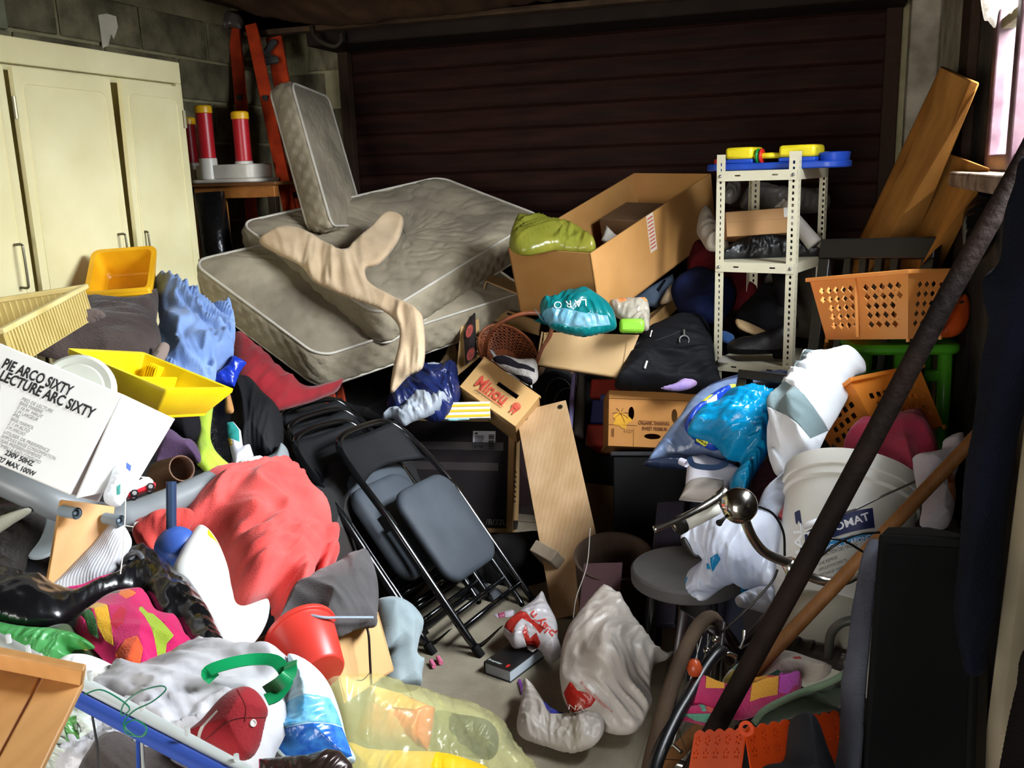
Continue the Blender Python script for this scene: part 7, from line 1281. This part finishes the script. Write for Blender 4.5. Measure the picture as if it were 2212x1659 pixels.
# navy coat, beige panel, dark cloth
m_cw = cloth('#0d1120', hex2='#080b14', bump=.4, sheen=0.0)
blob('navy_coat', 'long navy coat hanging at the right edge over the speaker box', 'coat', [(2215, 335), (2190, 400), (2168, 470), (2160, 560), (2125, 600), (2122, 640), (2135, 700), (2118, 780), (2105, 900), (2085, 1010), (2078, 1100), (2072, 1200), (2062, 1300), (2075, 1400), (2090, 1450), (2130, 1452), (2138, 1400), (2158, 1320), (2168, 1200), (2185, 1050), (2210, 900), (2300, 600), (2330, 330)], 1.32, m_cw, th=.05, amp=.022, fs=5, ang=85, st=6, n=(-.35, -.9, .12), rnd=.08)
slab4(MB(), [P(2215, 900, 1.45), P(2360, 900, 1.40), P(2240, 1780, 1.25), P(2105, 1780, 1.42)], .03).build('beige_board', mat('#a89b80', rough=.8, hex2='#958870'), bev=.003, label='beige painted panel edge showing below the long navy coat', cat='panel')
blob('black_sheet', 'black cloth falling at the bottom right corner of the picture', 'cloth', [(2215, 1400), (2196, 1480), (2178, 1560), (2160, 1659), (2150, 1740), (2300, 1740), (2300, 1400)], 1.15, cloth('#15100f'), th=.04, amp=.01, ang=80)
# poles
A, B = P(2212, 340, 1.62), P(1500, 1659, 1.72); dv = (B-A).normalized(); E0 = A-dv*.25; E1 = A+dv*((A.z-.015)/-dv.z)
MB().tube([E0+(E1-E0)*k/8+Vector((.002*sin(k*2), 0, .002*cos(k*3))) for k in range(9)], [.0175, .018, .0185, .019, .019, .0188, .0186, .0186, .0185], 16).build('dark_pole', mat('#241812', rough=.75, hex2='#140d0a', bump=.4, bscale=60), label='long dark brown wooden pole leaning across the whole right side', cat='pole', smooth=True)
A, B = P(2078, 975, 1.95), P(1600, 1480, 1.95); dv = (B-A).normalized(); E1 = A+dv*((A.z-.35)/-dv.z)
MB().tube([A-dv*.25, A, B, E1], [.014, .0145, .0155, .0155], 16).build('broom_handle', wood('#8a5c30', hex2='#74481f', rough=.55), label='shorter light brown broom handle passing behind the long dark pole', cat='pole', smooth=True)
blob('black_liner', 'shiny black plastic sheeting below the window sill', 'plastic sheet', [(2080, 470), (2100, 430), (2140, 425), (2150, 460), (2150, 520), (2120, 560), (2085, 545)], 2.8, m_gloss, th=.05, amp=.02, crump=True, fs=9)
blob('cobweb', 'torn dusty cobweb hanging across the top of the window', 'cobweb', [(2120, -20), (2160, -20), (2190, -10), (2185, 30), (2160, 20), (2150, 60), (2135, 45), (2125, 40)], 2.55, mat('#d9d0c4', rough=.8, clear=.5, transl=.4), th=.01, amp=.01, kind='stuff', crump=True, fs=14)
# ================================================================== THE LOOSE CLOTHES UNDER IT ALL
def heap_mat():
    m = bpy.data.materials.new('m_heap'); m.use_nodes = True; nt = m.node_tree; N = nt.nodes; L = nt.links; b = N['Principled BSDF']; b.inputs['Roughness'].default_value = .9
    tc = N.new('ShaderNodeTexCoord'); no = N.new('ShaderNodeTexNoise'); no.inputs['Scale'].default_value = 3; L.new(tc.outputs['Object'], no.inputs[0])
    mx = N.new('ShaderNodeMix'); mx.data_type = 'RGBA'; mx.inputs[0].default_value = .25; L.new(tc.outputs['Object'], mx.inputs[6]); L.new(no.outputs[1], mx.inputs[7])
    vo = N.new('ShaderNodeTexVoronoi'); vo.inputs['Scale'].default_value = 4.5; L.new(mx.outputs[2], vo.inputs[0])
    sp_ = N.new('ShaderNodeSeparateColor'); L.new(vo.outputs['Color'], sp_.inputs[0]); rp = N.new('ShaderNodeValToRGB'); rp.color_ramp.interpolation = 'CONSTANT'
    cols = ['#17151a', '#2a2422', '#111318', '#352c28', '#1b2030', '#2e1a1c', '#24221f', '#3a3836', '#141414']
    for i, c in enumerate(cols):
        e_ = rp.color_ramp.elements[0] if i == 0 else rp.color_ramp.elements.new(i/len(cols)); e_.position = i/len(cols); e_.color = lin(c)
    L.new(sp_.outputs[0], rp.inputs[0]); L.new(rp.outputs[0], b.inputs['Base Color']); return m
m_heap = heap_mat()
def heap(name, label, ctrl, x0, x1, y0, y1, drop=.1, n=70, amp=.05, edge=(), lim=None):
    c = [(p.x, p.y, max(0, p.z-drop)) for p in ctrl]+[(a, b, 0) for a, b in edge]
    X, Y = np.meshgrid(np.linspace(x0, x1, n), np.linspace(y0, y1, n)); W = 0; S = 0
    for cx_, cy_, cz_ in c: w_ = 1/((X-cx_)**2+(Y-cy_)**2+.004)**1.6; W = W+w_; S = S+w_*cz_
    Zh = S/W; ed = np.minimum(np.minimum(X-x0, x1-X), np.minimum(Y-y0, y1-Y)); 
    Zh = np.maximum(0.004, Zh+amp*foldf(X, Y, 5, 30, 2, hash(name) % 7 if 0 else len(name), False)*np.clip(Zh/.1, 0, 1)-amp*.4)
    if lim: q_ = np.clip((np.interp(Y, lim[0], lim[1])-X)/.22, 0, 1); Zh = np.maximum(.004, Zh*(q_*q_*(3-2*q_))**.6)
    rows = [[Vector((X[j, i], Y[j, i], Zh[j, i])) for i in range(n)] for j in range(n)]
    g = MB().grid(rows)
    kp = [i for i, f in enumerate(g.f) if max(g.v[j].z for j in f) > .02]; g.f = [g.f[i] for i in kp]; g.mi = [0]*len(g.f)
    def skirt(seq, rev):
        b = len(g.v); g.v += [Vector(p) for p in seq]+[Vector((p.x, p.y, .002)) for p in seq]; k = len(seq)
        for i in range(k-1): f = (b+i, b+i+1, b+k+i+1, b+k+i); g.f.append(tuple(reversed(f)) if rev else f); g.mi.append(0)
    skirt(rows[0], True); skirt(rows[-1], False); skirt([r[0] for r in rows], False); skirt([r[-1] for r in rows], True)
    return g.build(name, m_heap, smooth=True, label=label, cat='clothes', kind='stuff')
heap('clothes_heap', 'loose dark clothes filling the heap beneath the white lamp carton and red jacket',
     [P(*q) for q in ((100, 1180, 2.3), (30, 1110, 2.35), (250, 1180, 2.35), (400, 1130, 2.7), (550, 1120, 2.8), (640, 1200, 2.7), (600, 1330, 2.4), (350, 1300, 2.1), (100, 1350, 1.9), (-60, 1300, 1.9), (300, 1560, 1.55), (500, 1600, 1.5), (620, 1560, 1.6), (420, 950, 3.05), (560, 900, 3.4), (250, 740, 3.35), (60, 760, 2.9), (400, 720, 3.6), (150, 880, 2.5), (0, 1000, 2.2), (-80, 1000, 2.3), (640, 960, 3.4), (480, 1000, 2.9))]+[P(-300, 1500, 1.6)],
     -2.5, -.42, .95, 3.9, drop=.12, edge=[(-.42, y) for y in (1.4, 1.8, 2.2, 2.6, 3.0, 3.4, 3.9)]+[(-.62, y) for y in (1.9, 2.3, 2.7, 3.1)]+[(-.85, 2.6), (-.9, 3.0), (-.85, 3.4)], lim=([.9, 1.5, 2.0, 2.6, 3.9], [-.66, -.78, -1.0, -1.40, -1.55]))
heap('clothes_heap', 'loose dark clothes banked below the mattresses and very large carton by the roller door',
     [P(*q) for q in ((700, 860, 4.3), (850, 860, 4.4), (1000, 800, 4.6), (550, 760, 4.35), (450, 700, 4.4), (1200, 720, 4.5), (1130, 760, 4.5), (1350, 760, 4.5), (1450, 690, 4.5), (1500, 640, 4.6), (1560, 700, 4.6), (1750, 700, 4.5), (1900, 760, 4.3), (1300, 900, 4.5), (1650, 620, 4.8))],
     -2.35, .34, 4.0, 4.84, drop=.14, edge=[(-2.0, 3.6), (-1.2, 3.9), (-.6, 3.8), (0, 3.9)])
heap('clothes_heap', 'loose dark clothes filling the gap under the orange baskets and white paint bucket',
     [P(*q) for q in ((1750, 960, 3.2), (1640, 1080, 3.0), (1900, 1000, 2.95), (2050, 1000, 2.6), (1800, 1480, 2.5), (2000, 1450, 2.1), (1700, 1460, 2.5), (1850, 760, 3.6), (2050, 760, 3.3), (1700, 850, 3.6), (1560, 900, 3.6), (1950, 1550, 1.9))],
     -.42, .41, 1.75, 3.7, drop=.16, amp=.035, edge=[(-.42, y) for y in (1.7, 2.0, 2.3, 2.6, 2.9)]+[(x, 1.75) for x in (-.3, -.1, .1, .3)]+[(-.25, 2.2), (-.25, 2.5)])
